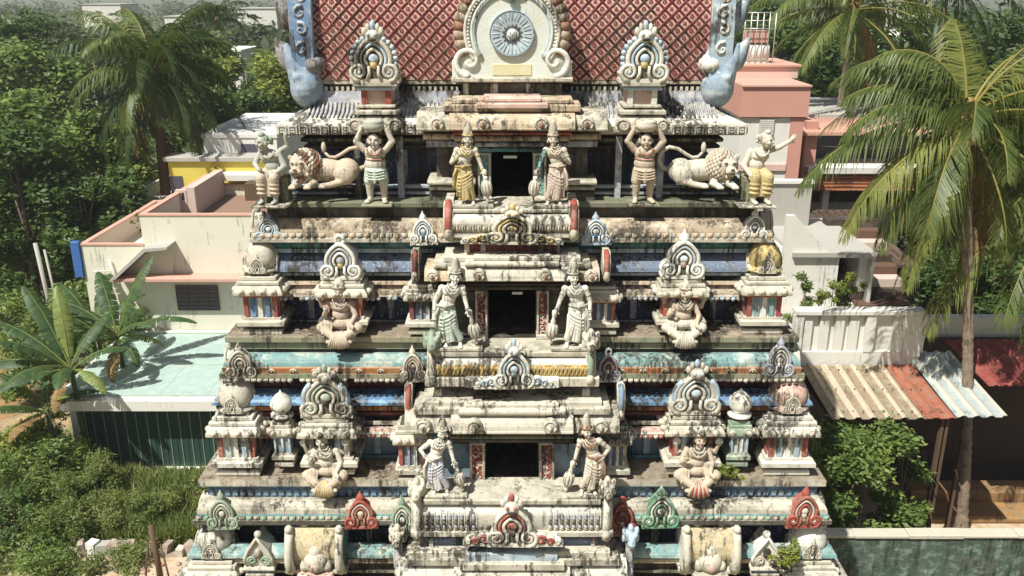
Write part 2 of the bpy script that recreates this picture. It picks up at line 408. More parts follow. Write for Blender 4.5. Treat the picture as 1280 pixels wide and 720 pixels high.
# ================================================================ THE TOWER
YC = 16.6                                    # middle of the tower, front to back
tower = thing('temple_tower', 'tall tiered temple gateway tower crowded with painted mouldings, shrines and a red lattice barrel roof', 'tower', (0, YC, 0))
T = {}
for k, yf, py, px in (('A', 14.0, 255, 319), ('B', 13.5, 424, 281), ('C', 13.0, 603, 247), ('D', 12.45, 770, 212)):
    T[k] = dict(Yf=yf, W=abs(XP(px, py, yf)))
def q(t, o, py):                              # profile point: outward offset, height read off at that depth
    return (o, ZP(py, T[t]['Yf'] - o))
XS = .19                                     # the rolled cornices jut less at the sides than at the front
BSH = {'B': -.2, 'C': -.2, 'D': -.12}
def band(name, t, pts, mats, gap=0, label=None, extra=None):
    """a course that runs round all four sides; pts are (offset, pixel row) or (offset, ('z', height))"""
    W, Yf = T[t]['W'], T[t]['Yf']
    sh = BSH.get(t, 0) if max(o for o, p in pts) < -.05 and name != 'barrel_roof' else 0
    pts = [(o + (BSH.get(t, 0) if sh or (o <= -.59 and name == 'ledge') else 0), p) for o, p in pts]
    P = [(o, p[1]) if isinstance(p, tuple) else q(t, o, p) for o, p in pts]
    xs = XS if name == 'cornice' and max(o for o, p in P) > 0 else 0
    mb = MB(); n = len(P)
    if isinstance(mats, str): mats = [mats] * (n - 1)
    for i in range(n - 1):
        vs = []
        for o, z in (P[i], P[i + 1]):
            hw = W + o - (xs if o > -.2 else 0); yf = Yf - o; yb = 2 * YC - yf
            g = min(gap, hw) if gap else 0
            vs += [(-hw, yf, z), (-g, yf, z), (g, yf, z), (hw, yf, z), (hw, yb, z), (-hw, yb, z)]
        fs = []
        for k in range(6):
            if k == 1: continue
            a, b = k, (k + 1) % 6
            fs.append((a + 6, b + 6, b, a))
        if not gap: fs.append((7, 8, 2, 1))
        sm = len(P) > 6
        mb.add(vs, fs, mats[min(i, len(mats) - 1)], False)
    if extra: extra(mb)
    o = mb.build(name, tower, local=False)
    if label: o['label'] = label
    return o
def arc(o0, p0, o1, p1, n=6, bulge=1):
    """quarter round from an upper inner point to a lower outer point"""
    r = []
    for i in range(n + 1):
        a = math.pi / 2 * i / n
        r.append((o0 + (o1 - o0) * math.sin(a), p0 + (p1 - p0) * (1 - math.cos(a))) if bulge > 0 else
                 (o0 + (o1 - o0) * (1 - math.cos(a)), p0 + (p1 - p0) * math.sin(a)))
    return r
def teeth(mb, t, o, py0, py1, w, gap, d, mat, skip=0):
    """row of small blocks along front and sides"""
    W, Yf = T[t]['W'], T[t]['Yf']
    z0 = q(t, o, py1)[1]; z1 = q(t, o, py0)[1]
    hw = W + o; yf = Yf - o
    n = int(2 * hw / (w + gap))
    for i in range(n):
        x = -hw + (i + .5) * 2 * hw / n
        if abs(x) < skip: continue
        mb.box(x - w / 2, x + w / 2, yf - d, yf + .02, z0, z1, mat)
    n = int(2 * (YC - yf) / (w + gap))
    for i in range(n):
        y = yf + (i + .5) * 2 * (YC - yf) / n
        for s in (-1, 1):
            mb.box(min(s * (hw - .02), s * (hw + d)), max(s * (hw - .02), s * (hw + d)), y - w / 2, y + w / 2, z0, z1, mat)
def petals(t, o, p0, p1, m, w=.11, m2=None, skip=0):
    def f(mb):
        W, Yf = T[t]['W'], T[t]['Yf']; z1 = q(t, o, p0)[1]; z0 = q(t, o, p1)[1]; hw = W + o - (XS if o > 0 else 0); yf = Yf - o; n = int(2 * hw / w); H = z1 - z0; r = random.Random(n)
        for i in range(n):
            x = -hw + (i + .5) * 2 * hw / n; k = w * .42; h_ = H * r.uniform(.8, 1.05)
            if abs(x) < skip or r.random() < .05: continue
            mb.add([(x - k, yf - .012, z1), (x - k, yf - .022, z1 - h_ * .6), (x, yf - .03, z1 - h_), (x + k, yf - .022, z1 - h_ * .6), (x + k, yf - .012, z1), (x, yf - .045, z1 - h_ * .45)], [(0, 1, 5), (1, 2, 5), (2, 3, 5), (3, 4, 5), (4, 0, 5)], m2 if m2 and i % 2 else m)
        n = int(2 * (YC - yf) / w)
        for i in range(n):
            y = yf + (i + .5) * 2 * (YC - yf) / n; k = w * .42
            for s in (-1, 1):
                X = s * hw; mb.add([(X + s * .012, y - k, z1), (X + s * .022, y - k, z1 - H * .6), (X + s * .03, y, z1 - H), (X + s * .022, y + k, z1 - H * .6), (X + s * .012, y + k, z1), (X + s * .045, y, z1 - H * .45)], [(0, 1, 5), (1, 2, 5), (2, 3, 5), (3, 4, 5), (4, 0, 5)], m2 if m2 and i % 2 else m)
    return f
ledge_z = {k: ZP({'A': 253, 'B': 421, 'C': 600, 'D': 768}[k], T[k]['Yf']) for k in T}
Zl = lambda k: ('z', ledge_z[k])
GAPS = {'A': 1.0, 'B': 1.1, 'C': 1.25, 'D': 1.4}
# ---- storey A, under the great roof
band('roof_cornice', 'A', [(-1.25, 92), (-1.0, 95), (-.98, 105), (-1.06, 106), (-1.06, 113)], ['cream_dirty', 'weathered', 'dark_stone', 'dark_stone'])
band('lotus_band', 'A', [(-1.06, 113), (-.98, 114), (-.94, 128), (-.92, 129)], ['cream_dirty', 'lavender', 'cream'], extra=lambda mb: teeth(mb, 'A', -1.03, 108, 113, .045, .045, .05, 'cream'))
ev = [(-.92 + .55 * i / 6, 128 + 27 * (i / 6) ** .8) for i in range(7)]
def eave_detail(mb):
    # fluted leaves on the eave slope, key-pattern blocks on its fringe
    W, Yf = T['A']['W'], T['A']['Yf']
    for i in range(96):
        x = -3.35 + i * 6.7 / 95
        p = [(x, Yf - o - .02, q('A', o, py)[1] + .012) for o, py in ev[:5]]
        mb.tube(p, [.012, .022, .026, .022, .012], 'lavender', 4)
    for s in (-1, 1):
        for i in range(60):
            y = Yf + .9 + i * .1
            p = [(s * (W + o + .02), y, q('A', o, py)[1] + .012) for o, py in ev[:5]]
            mb.tube(p, [.012, .022, .026, .022, .012], 'lavender', 4)
    z1 = q('A', -.36, 157)[1]; z0 = q('A', -.36, 167.5)[1]
    def keyblock(mb, x, y, w, side=0):
        def bx(a, b, c, d):
            if side == 0: mb.box(x + a, x + b, y - .03, y + .01, z0 + c * (z1 - z0), z0 + d * (z1 - z0), 'cream_clean')
            else: mb.box(min(y * 1, y + .03 * side), max(y, y + .03 * side), x + a, x + b, z0 + c * (z1 - z0), z0 + d * (z1 - z0), 'cream_clean')
        h = w / 2
        bx(-h, h, .85, 1); bx(-h, -h + .02, 0, .83); bx(h - .02, h, 0, .83); bx(-h * .45, h * .45, .2, .36); bx(-h * .45, h * .45, .52, .66); bx(-h * .45, -h * .3, .37, .51); bx(h * .3, h * .45, .37, .51)
    hw = W - .36
    for i in range(44):
        keyblock(mb, -hw + (i + .5) * 2 * hw / 44, Yf + .36, 2 * hw / 44 * .8)
    for s in (-1, 1):
        for i in range(30): keyblock(mb, Yf + .5 + i * .2, s * hw, .15, s)
band('eave', 'A', ev + [(-.36, 156), (-.36, 168), (-.42, 169), (-.75, 166)], ['cream_dirty'] * 3 + ['cream_clean'] * 3 + ['cream', 'cream', 'dark_brown', 'dark_brown'], extra=eave_detail)
band('frieze', 'A', [(-.75, 166), (-.74, 172), (-.66, 173), (-.66, 177), (-.76, 178), (-.76, 181), (-.7, 182), (-.7, 185), (-.88, 186)], ['dark_brown', 'olive_stone', 'olive_stone', 'dark_stone', 'dark_stone', 'dark_brown', 'dark_brown', 'dark_stone'], gap=GAPS['A'])
band('storey_wall', 'A', [(-.88, 186), (-.88, 229)], 'deep_blue', gap=GAPS['A'])
band('base_moulding', 'A', [(-.88, 229), (-.62, 230), (-.42, 232), (-.42, 235), (-.5, 236), (-.5, 239), (-.44, 240), (-.44, 243), (-.52, 243.5), (-.52, Zl('A'))],
     ['dark_stone', 'pale_blue', 'lavender', 'dark_stone', 'dark_stone', 'pale_blue', 'lavender', 'dark_stone', 'dark_stone'], gap=GAPS['A'])
band('ledge', 'A', [(-.52, Zl('A')), (-.02, Zl('A')), (0, 254), (0, 259), (-.14, 260), (-.15, 272)], ['shaded_ledge_green', 'shaded_ledge_green', 'shaded_ledge_green', 'dark_stone', 'dark_stone'])
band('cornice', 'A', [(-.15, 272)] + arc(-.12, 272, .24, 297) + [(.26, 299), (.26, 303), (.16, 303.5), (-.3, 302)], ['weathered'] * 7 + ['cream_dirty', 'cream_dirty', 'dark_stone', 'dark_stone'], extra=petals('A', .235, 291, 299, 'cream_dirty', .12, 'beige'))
# ---- storey B
band('moulding', 'B', [(-.75, 300), (-.28, 303), (-.28, 309), (-.34, 310), (-.3, 311), (-.3, 316), (-.6, 316.5)], ['pale_blue', 'teal', 'teal', 'pale_blue', 'pale_blue', 'blue'])
band('barrel_roof', 'B', [(-.62, 316.5)] + [(-.55 + .22 * math.sin(math.pi / 2 * i / 5), 317 + 23 * i / 5) for i in range(6)], 'mid_blue_speck')
band('moulding', 'B', [(-.34, 340), (-.27, 341), (-.27, 344.5), (-.42, 345), (-.42, 350)], ['pale_blue', 'pale_blue', 'blue', 'dark_stone'], gap=GAPS['B'])
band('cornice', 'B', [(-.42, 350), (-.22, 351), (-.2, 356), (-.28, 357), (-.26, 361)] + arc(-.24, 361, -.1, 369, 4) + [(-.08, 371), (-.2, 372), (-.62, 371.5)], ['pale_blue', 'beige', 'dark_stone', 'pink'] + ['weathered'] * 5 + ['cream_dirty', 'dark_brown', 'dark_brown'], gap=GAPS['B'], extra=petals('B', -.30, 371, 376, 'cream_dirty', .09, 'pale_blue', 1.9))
band('storey_wall', 'B', [(-.62, 371.5), (-.62, 399)], 'deep_blue', gap=GAPS['B'])
band('base_moulding', 'B', [(-.62, 399), (-.5, 400), (-.5, 403), (-.6, 404), (-.6, Zl('B'))], ['lavender', 'lavender', 'dark_brown', 'dark_brown'], gap=GAPS['B'])
band('ledge', 'B', [(-.6, Zl('B')), (-.02, Zl('B')), (0, 422), (0, 428), (-.06, 429), (-.06, 436), (-.13, 437), (-.13, 440)], ['shaded_ledge_brown', 'shaded_ledge_brown', 'olive_stone', 'dark_stone', 'olive_stone', 'dark_stone', 'dark_stone'])
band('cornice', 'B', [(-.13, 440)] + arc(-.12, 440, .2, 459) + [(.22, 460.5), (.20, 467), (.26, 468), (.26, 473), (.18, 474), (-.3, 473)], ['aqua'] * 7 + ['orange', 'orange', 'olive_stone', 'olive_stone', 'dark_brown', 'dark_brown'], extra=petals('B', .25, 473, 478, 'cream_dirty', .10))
# ---- storey C
band('moulding', 'C', [(-.75, 472), (-.5, 475), (-.5, 484), (-.66, 485)], ['maroon', 'maroon', 'maroon'])
band('barrel_roof', 'C', [(-.72, 485)] + [(-.62 + .34 * math.sin(math.pi / 2 * i / 6), 485 + 22 * i / 6) for i in range(7)], 'bright_blue')
band('moulding', 'C', [(-.32, 507), (-.26, 508), (-.26, 513), (-.34, 514), (-.3, 515), (-.3, 519), (-.42, 520), (-.42, 525)], ['orange', 'orange', 'maroon', 'maroon', 'maroon', 'dark_brown', 'dark_brown'], gap=GAPS['C'])
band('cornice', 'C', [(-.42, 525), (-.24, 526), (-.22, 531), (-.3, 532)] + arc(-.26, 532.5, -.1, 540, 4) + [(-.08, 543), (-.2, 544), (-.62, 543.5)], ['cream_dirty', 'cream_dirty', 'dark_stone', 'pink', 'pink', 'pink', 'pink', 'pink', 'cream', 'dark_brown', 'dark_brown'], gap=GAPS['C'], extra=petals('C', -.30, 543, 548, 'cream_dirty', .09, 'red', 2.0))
band('storey_wall', 'C', [(-.62, 543.5), (-.62, 568)], 'slate', gap=GAPS['C'])
band('base_moulding', 'C', [(-.62, 568), (-.5, 569), (-.5, 573), (-.6, 574), (-.6, Zl('C'))], ['blue', 'teal', 'dark_brown', 'dark_brown'], gap=GAPS['C'])
band('ledge', 'C', [(-.6, Zl('C')), (-.02, Zl('C')), (0, 601), (0, 608), (-.1, 609), (-.12, 621)], ['shaded_ledge_brown', 'shaded_ledge_brown', 'cream_dirty', 'blue', 'blue'], extra=lambda mb: teeth(mb, 'C', -.12, 611, 618, .08, .05, .035, 'slate', skip=1.5))
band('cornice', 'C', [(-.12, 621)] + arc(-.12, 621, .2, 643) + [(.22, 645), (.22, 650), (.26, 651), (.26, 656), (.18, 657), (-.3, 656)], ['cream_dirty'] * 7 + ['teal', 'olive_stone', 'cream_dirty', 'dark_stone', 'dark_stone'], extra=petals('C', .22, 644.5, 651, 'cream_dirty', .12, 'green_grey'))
# ---- storey D, cut by the bottom of the picture, and the plain base under it
band('storey_wall', 'D', [(-.8, 656), (-.75, 659), (-.75, 678)], 'deep_blue')
band('barrel_roof', 'D', [(-.75, 678), (-.5, 678.5)] + [(-.5 + .2 * math.sin(math.pi / 2 * i / 5), 679 + 19 * i / 5) for i in range(6)], 'aqua')
band('moulding', 'D', [(-.3, 698), (-.24, 699), (-.24, 704), (-.34, 705), (-.34, 712), (-.26, 713), (-.26, 716), (-.4, 717), (-.4, 724)], ['beige', 'beige', 'dark_brown', 'dark_brown', 'olive_stone', 'olive_stone', 'dark_brown', 'dark_brown'], gap=GAPS['D'])
band('cornice', 'D', [(-.4, 724), (-.2, 725)] + arc(-.2, 725, -.05, 738, 4) + [(-.06, 742), (-.4, 742)], 'cream_dirty', gap=GAPS['D'])
band('storey_wall', 'D', [(-.4, 742), (-.4, Zl('D'))], 'slate', gap=GAPS['D'])
zD = ledge_z['D']
band('ledge', 'D', [(-.4, Zl('D')), (0, Zl('D')), (0, ('z', zD - .15)), (-.15, ('z', zD - .16)), (.2, ('z', zD - .55)), (.2, ('z', zD - .65)), (-.2, ('z', zD - .66)), (-.2, ('z', 0))], ['cream_dirty'] * 5 + ['dark_stone', 'granite'])
# ---- rooms behind the doors (inside faces only), painted near black for their darkness, so that the openings are openings
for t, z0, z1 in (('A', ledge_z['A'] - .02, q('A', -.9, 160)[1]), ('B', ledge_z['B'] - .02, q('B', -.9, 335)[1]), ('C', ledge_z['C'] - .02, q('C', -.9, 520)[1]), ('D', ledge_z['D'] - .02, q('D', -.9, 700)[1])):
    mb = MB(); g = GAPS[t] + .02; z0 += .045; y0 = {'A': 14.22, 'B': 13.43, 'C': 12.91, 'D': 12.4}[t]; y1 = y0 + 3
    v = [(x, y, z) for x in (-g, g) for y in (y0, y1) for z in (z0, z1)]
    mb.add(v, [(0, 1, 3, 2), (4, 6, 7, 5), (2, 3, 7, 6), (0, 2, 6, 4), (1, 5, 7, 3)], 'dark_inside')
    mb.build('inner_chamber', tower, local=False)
# ---- the great barrel roof with its lattice
RX = XP(888, 60, 14.9)
zb = ZP(100, 14.95); yb0 = 14.98
def roof_pt(s):                                # s from 0 (foot, front) to 1 (foot, back)
    a = math.pi * s; hw = YC - yb0
    k = 1 + .045 * math.sin(min(1, s * 5, (1 - s) * 5) * math.pi)
    return YC - hw * k * math.copysign(abs(math.cos(a)) ** .8, math.cos(a)), zb + 2.75 * abs(math.sin(a)) ** .72
mb = MB(); N = 64; pr = [roof_pt(i / N) for i in range(N + 1)]
acc = [0]
for i in range(N): acc.append(acc[-1] + math.dist(pr[i], pr[i + 1]))
vs = [(x, y, z) for y, z in pr for x in (-RX, RX)]
mb.add(vs, [(2 * i, 2 * i + 1, 2 * i + 3, 2 * i + 2) for i in range(N)], 'roof_lattice', True)
Pl = .225; nv = len(mb.v)
def on_roof(d):
    d = max(0, min(acc[-1] - 1e-4, d)); i = max(k for k in range(N) if acc[k] <= d); u = (d - acc[i]) / (acc[i + 1] - acc[i]); (y0_, z0_), (y1_, z1_) = pr[i], pr[i + 1]
    n_ = Vector((0, -(z1_ - z0_), (y1_ - y0_))).normalized() * -1
    if n_.y > 0 and i < N // 2: n_ = -n_
    return y0_ + (y1_ - y0_) * u, z0_ + (z1_ - z0_) * u, n_
rj = random.Random(2); SMAX = 2.6
for sg in (-1, 1):
    for k in range(-40, 60):
        c0 = (k + (0 if sg > 0 else 0)) * Pl; pts = []
        for j in range(27):
            d = j * .1; x = sg * (c0 - d) if sg > 0 else (c0 + d)
            if abs(x) > RX - .03 or d > SMAX: 
                if len(pts) > 1: break
                pts = []; continue
            y_, z_, n_ = on_roof(d); pts.append((x + rj.uniform(-.006, .006), y_ + n_.y * .006, z_ + n_.z * .006))
        if len(pts) > 1: mb.tube(pts, [.017 + rj.uniform(-.002, .003) for _ in pts], 'maroon', 4, smooth=False)
for i in range(-36, 37):
    for j in range(24):
        x = i * Pl / 2; d = j * Pl / 2
        if (i + j) % 2 == 0 or abs(x) > RX - .08 or d < .06 or d > 2.3: continue
        y_, z_, n_ = on_roof(d); s_ = rj.uniform(.75, 1.1)
        for (a, b) in ((0, 1), (1, 0), (0, -1), (-1, 0)):
            mb.ell((x + a * .024 * s_, y_ + n_.y * .006, z_ + b * .026 * s_), (.015 * s_, .014, .017 * s_), 'roof_flower', 5, 3)
me = mb.mesh('barrel_roof'); uvl = me.uv_layers.new(name='UVMap')
for lp in me.loops: uvl.data[lp.index].uv = (me.vertices[lp.vertex_index].co.x, acc[lp.vertex_index // 2] if lp.vertex_index < nv else 0)
ro = bpy.data.objects.new('lattice_roof', me); COL.objects.link(ro); ro.parent = tower; ro.matrix_parent_inverse = Matrix.Translation((0, -YC, 0))
ro['label'] = 'curved barrel roof with red diamond lattice and flowers'
# gable frames at both ends of the roof: an arch that follows the roof, scrolls curling out at the foot, leaf fins
for s in (-1, 1):
    mb = MB(); body = 'frame_blue' if s < 0 else 'pale_blue'
    x0, x1 = sorted((s * (RX - .02), s * (RX + .34)))
    inner = [roof_pt(i / 40) for i in range(41)]
    v = []; f = []
    for i, (y, z) in enumerate(inner):
        ny, nz = y - YC, (z - zb) * .9 + .2; L = math.hypot(ny, nz); ny /= L; nz /= L
        for x, d in ((x0, -.1), (x0, .2), (x1, .2), (x1, -.1)): v.append((x, y + ny * d, z + nz * d))
    for i in range(40):
        for k in range(4): f.append((4 * i + k, 4 * i + (k + 1) % 4, 4 * i + 4 + (k + 1) % 4, 4 * i + 4 + k))
    f += [(0, 1, 2, 3), (160, 163, 162, 161)]
    mb.add(v, f, body)
    for i, (y, z) in enumerate(inner[:20]):     # raised scroll work on the front of the frame
        ny, nz = y - YC, (z - zb) * .9 + .2; L = math.hypot(ny, nz); ny /= L; nz /= L
        xc = s * (RX + .16); sg = 1 if i % 2 else -1
        mb.tube([(xc + sg * (.02 + .10 * (1 - u / 9)) * math.cos(u * .75 + 1.2), y + ny * .205, z + nz * .2 + (.12 * (1 - u / 10)) * math.sin(u * .75 + 1.2)) for u in range(10)], [.03 - .002 * u for u in range(10)], 'lavender' if s < 0 else 'white', 5)
    for xe in (s * RX, s * (RX + .32)):
        mb.tube([(xe, y + (y - YC) * .08, z + .03) for y, z in inner], .035, 'cream', 5)
    mb.prism([(y, z) for y, z in inner], x0 + .1, x1 - .1, 'pale_blue', axis='x')
    g = mb.build('roof_gable', tower, local=False)
    mb = MB(); cy = yb0 + .02; cz = zb - .10; bm = 'sky_blue'; P_ = lambda a, b, c: Vector((s * (RX + a * .66), cy + b, cz + c))
    mb.ell(P_(.26, 0, -.02), (.28, .38, .34), bm, 16, 10); mb.ell(P_(.20, .05, .24), (.20, .30, .30), bm, 14, 9)   # sea beast curling out at the foot of the gable
    caps(mb, P_(.36, -.08, .12), .22, P_(.56, -.14, .42), .12, bm); caps(mb, P_(.56, -.14, .42), .12, P_(.66, -.12, .66), .05, bm)
    caps(mb, P_(.10, .0, .35), .20, P_(.14, .1, .9), .10, bm)
    for t in (-1, 1): mb.ell(P_(.40 + t * .02, -.30, .16 + t * .0), (.07, .06, .07), bm, 8, 6)
    meshobj('sea_beast', remesh(mb, .028, 2), g)
    mb = MB()
    mb.ell(P_(.02, .0, .36), (.20, .30, .18), 'frame_grey' if s < 0 else 'white', 12, 8); mb.build('beast_mane', g)
    mb = MB()
    for (y, z, L) in ((yb0 + .05, ZP(72, 15), .5), (yb0 + .25, ZP(22, 15.2), .55)):
        pts = [(s * (RX + .3 + .32 * u), y - .12 * u, z - .18 + L * (u ** 1.4)) for u in [i / 7 for i in range(8)]]
        mb.tube(pts, [.08, .15, .18, .18, .16, .12, .07, .02], 'frame_grey' if s < 0 else 'sky_blue', 10)
    mb.build('leaf_fin', g, local=True, loc=(0, 0, 0))
# ---- the sun emblem on the roof front
YE = 14.5
def horseshoe(cx, cz, r, a0, a1, n=30, sx=1, pk=0):
    return [(cx + sx * r * math.cos(R(a0 + (a1 - a0) * i / n)), cz + r * math.sin(R(a0 + (a1 - a0) * i / n)) + pk * r * max(0, math.sin(R(a0 + (a1 - a0) * i / n))) ** 7) for i in range(n + 1)]
ex, ez = 0.0, ZP(42, YE); zbase = ZP(97, YE)
U = 14.3 / 1100                                 # metres per pixel at the emblem
mb = MB()
poly = [(-74 * U, zbase), (74 * U, zbase), (74 * U, zbase + 20 * U)] + horseshoe(ex, ez + 2 * U, 62 * U, -28, 208) + [(-74 * U, zbase + 20 * U)]
mb.prism(poly, YE, YE + .75, 'plaque_white')
em = mb.build('emblem_plaque', tower, local=False); em['label'] = 'pale mint horseshoe plaque with a rayed sun disc'
mb = MB()
for i in range(25):                             # brown flame leaves round the outside
    a = R(-22 + 224 * i / 24); r = 64 * U
    M = Matrix.Translation((ex + r * math.cos(a), YE + .1, ez + 2 * U + r * math.sin(a))) @ Matrix.Rotation(-a, 4, 'Y')
    mb.ell((0, 0, 0), (9 * U, .16, 8.5 * U), 'weathered' if i % 3 else 'mane_brown', 8, 6, M=M)
# position each leaf by its own matrix (ell applies M before the centre)
o_ = mb.build('flame_rim', em)
mb = MB()
for r, rad, mt in ((57, 2.6, 'cream_clean'), (49, 2.2, 'mint'), (46.5, 1.6, 'pale_blue')):
    mb.tube([(x, YE - .02, z) for x, z in horseshoe(ex, ez + 2 * U, r * U, -38, 218, 44)], rad * U, mt, 6)
for i in range(56):
    a = R(-36 + 252 * i / 55)
    mb.ell((ex + 54 * U * math.cos(a), YE - .02, ez + 2 * U + 54 * U * math.sin(a)), 2.1 * U, 'white', 6, 4)
for s in (-1, 1):
    cx, cz = s * 53 * U, zbase + 20 * U
    mb.tube([(cx + s * (19 - .62 * i) * U * math.cos(-1.57 + i * .3), YE - .03, cz + (19 - .62 * i) * U * math.sin(-1.57 + i * .3)) for i in range(26)], [(4.2 - .1 * i) * U for i in range(26)], 'white', 7)
    M = Matrix.Translation((cx, YE + .05, cz)) @ Matrix.Rotation(R(90), 4, 'X')
    mb.lathe([(1 * U, -.2), (17 * U, -.2), (18 * U, -.1), (17 * U, .04), (1 * U, .07)], 'plaque_white', n=22, M=M)
mb.bbox(-24 * U, 24 * U, YE - .012, YE + .02, zbase + 2 * U, zbase + 17 * U, 'yellow_pale')
mb.ell((0, YE - .02, ez + 50 * U), (22 * U, .07, 7 * U), 'pale_blue', 12, 6)
mb.ell((0, YE - .05, ez + 44 * U), (6 * U, .07, 9 * U), 'aqua', 10, 6)
mb.build('scroll_work', em)
mb = MB()
M = Matrix.Translation((ex, YE - .02, ez)) @ Matrix.Rotation(R(90), 4, 'X')
mb.lathe([(1 * U, -.02), (26 * U, -.02), (27 * U, .02), (26 * U, .04), (24 * U, .03), (1 * U, .03)], 'disc_white', n=36, M=M)
mb.tube([(x, YE - .05, z) for x, z in horseshoe(ex, ez, 26.5 * U, 0, 360, 40)], 1.1 * U, 'slate', 5)
for i in range(28):
    a = 2 * math.pi * i / 28; L = 13 if i % 2 else 10.5
    c, s_ = math.cos(a), math.sin(a)
    mb.prism([(ex + (8 * c - 1.1 * s_) * U, ez + (8 * s_ + 1.1 * c) * U), (ex + L * c * U, ez + L * s_ * U), (ex + (8 * c + 1.1 * s_) * U, ez + (8 * s_ - 1.1 * c) * U)], YE - .065, YE - .04, 'dark_stone')
    mb.tube([(ex + 15 * c * U, YE - .055, ez + 15 * s_ * U), (ex + 24 * c * U, YE - .055, ez + 24 * s_ * U)], .42 * U, 'slate' if i % 2 else 'plaque_white', 4)
mb.ell((ex, YE - .05, ez), (6 * U, .05, 6 * U), 'plaque_white', 14, 8)
for dx, dz in ((-2.4, 1.6), (2.4, 1.6)): mb.ell((ex + dx * U, YE - .1, ez + dz * U), (.8 * U, .02, .6 * U), 'slate', 6, 4)
mb.ell((ex, YE - .1, ez - 3.2 * U), (1.6 * U, .015, .4 * U), 'slate', 6, 4); mb.ell((ex, YE - .1, ez - .4 * U), (.8 * U, .03, 1.8 * U), 'white', 6, 4)
mb.build('sun_disc', em)
for ch in em.children: ch.matrix_parent_inverse = Matrix.Identity(4)
for g in list(tower.children):
    pass
# ---- central porches: mouldings stacked in front of the walls
PSH = {'A': (.30, 120), 'B': (.34, 303), 'C': (.34, 485.5), 'D': (.34, 673)}
def psh(t, p): return PSH[t][0] if p >= PSH[t][1] else 0
def bar(mb, t, h, o, p0, p1, shape, m, cx=0, back=-1.15, m2=None):
    """h: half width in pixels (about cx), o: front offset"""
    o += psh(t, p0); back += psh(t, p0)
    Yf = T[t]['Yf']; zc = Yf * math.cos(PITCH) + (CZ - ZP((p0 + p1) / 2, Yf)) * math.sin(PITCH)
    X0, X1 = (cx - h) / F * zc, (cx + h) / F * zc
    z0 = ZP(p1, Yf - o); z1 = ZP(p0, Yf - o); yf = Yf - o; yb = Yf - back; H = z1 - z0
    if shape == 'slab': pr = [(yf + .015, z0), (yf, z0 + .015), (yf, z1 - .02), (yf + .02, z1)]
    elif shape == 'roll': pr = [(yf + H * .5 * (1 - math.sin(a)), z0 + H * .5 * (1 - math.cos(a))) for a in [math.pi * i / 8 for i in range(9)]]
    elif shape == 'kapota':
        D = min(.26, H * .9)
        pr = [(yf + .05, z0), (yf, z0 + .02), (yf, z0 + H * .16), (yf + .03, z0 + H * .2)] + [(yf + .02 + D * (1 - math.cos(a)), z0 + H * .2 + H * .8 * math.sin(a)) for a in [math.pi / 2 * i / 6 for i in range(7)]]
    elif shape == 'drum':
        pr = [(yf + .1 * (1 - math.sin(a)) + (.16 * max(0, -math.cos(a) * -1 - .2)), z0 + H * .5 * (1 - math.cos(a))) for a in [math.pi * i / 8 for i in range(9)]]
    mb.prism(pr + [(yb, z1), (yb, z0)], X0, X1, m, axis='x')
    if m2:
        for i in range(len(pr) // 2 - 1): pass
    return X0, X1, yf, z0, z1
def posts(name, t, hs, o, p0, p1, w, m, d=.06):
    for h in hs:
        for s in ((-1, 1) if h else (1,)):
            mb = MB(); bar(mb, t, w / 2, o, p0, p1, 'slab', m, cx=s * h, back=o - d); mb.build(name, tower, local=False)
def knobs(mb, t, hs, o, py, r, m, m2):
    """round rosette medallions on a rolled cornice"""
    o += psh(t, py); Yf = T[t]['Yf']; z = ZP(py, Yf - o)
    zc = Yf * math.cos(PITCH) + (CZ - z) * math.sin(PITCH)
    for h in hs:
        for s in (-1, 1):
            x = s * h / F * zc; y = Yf - o
            mb.ell((x, y + .04, z), (r, .1, r), m, 12, 8)
            mb.tube([(x + r * .75 * math.cos(a), y - .035, z + r * .75 * math.sin(a)) for a in [2 * math.pi * i / 12 for i in range(13)]], r * .16, m, 5)
            mb.ell((x, y - .06, z - r * .1), (r * .28, .05, r * .5), m2, 8, 6)
# porch A (under the emblem)
mb = MB()
bar(mb, 'A', 78, -.42, 97, 103, 'slab', 'cream_dirty'); bar(mb, 'A', 66, -.6, 103, 123, 'slab', 'dark_stone')
bar(mb, 'A', 36, -.28, 122, 127.5, 'slab', 'pink'); bar(mb, 'A', 76, -.36, 123.5, 130, 'slab', 'beige')
bar(mb, 'A', 45, -.2, 129, 136, 'slab', 'pink'); bar(mb, 'A', 86, -.28, 131, 140, 'slab', 'beige')
mb.build('porch_moulding', tower, local=False)
posts('emblem_pedestal_post', 'A', (60, 22), -.57, 103.5, 122.5, 7, 'cream'); posts('emblem_pedestal_post', 'A', (26,), -.57, 103.5, 122.5, 3, 'cream')
mb = MB(); bar(mb, 'A', 78, -.08, 143, 164, 'kapota', 'beige'); bar(mb, 'A', 119, -.18, 142, 164.5, 'kapota', 'cream_dirty')
knobs(mb, 'A', (36,), -.06, 155, .115, 'cream_dirty', 'mane_brown'); knobs(mb, 'A', (93,), -.16, 155, .115, 'cream', 'mane_brown')
mb.build('porch_cornice', tower, local=False)
mb = MB(); bar(mb, 'A', 74, -.2, 165, 169, 'slab', 'red'); bar(mb, 'A', 72, -.3, 170, 177, 'roll', 'beige'); bar(mb, 'A', 70, -.36, 178.5, 183.5, 'slab', 'lavender'); bar(mb, 'A', 112, -.38, 168, 175, 'roll', 'beige'); bar(mb, 'A', 108, -.44, 176, 184, 'slab', 'lavender')
bar(mb, 'A', 46, -.42, 185, 190, 'slab', 'teal')
mb.build('door_lintel', tower, local=False)
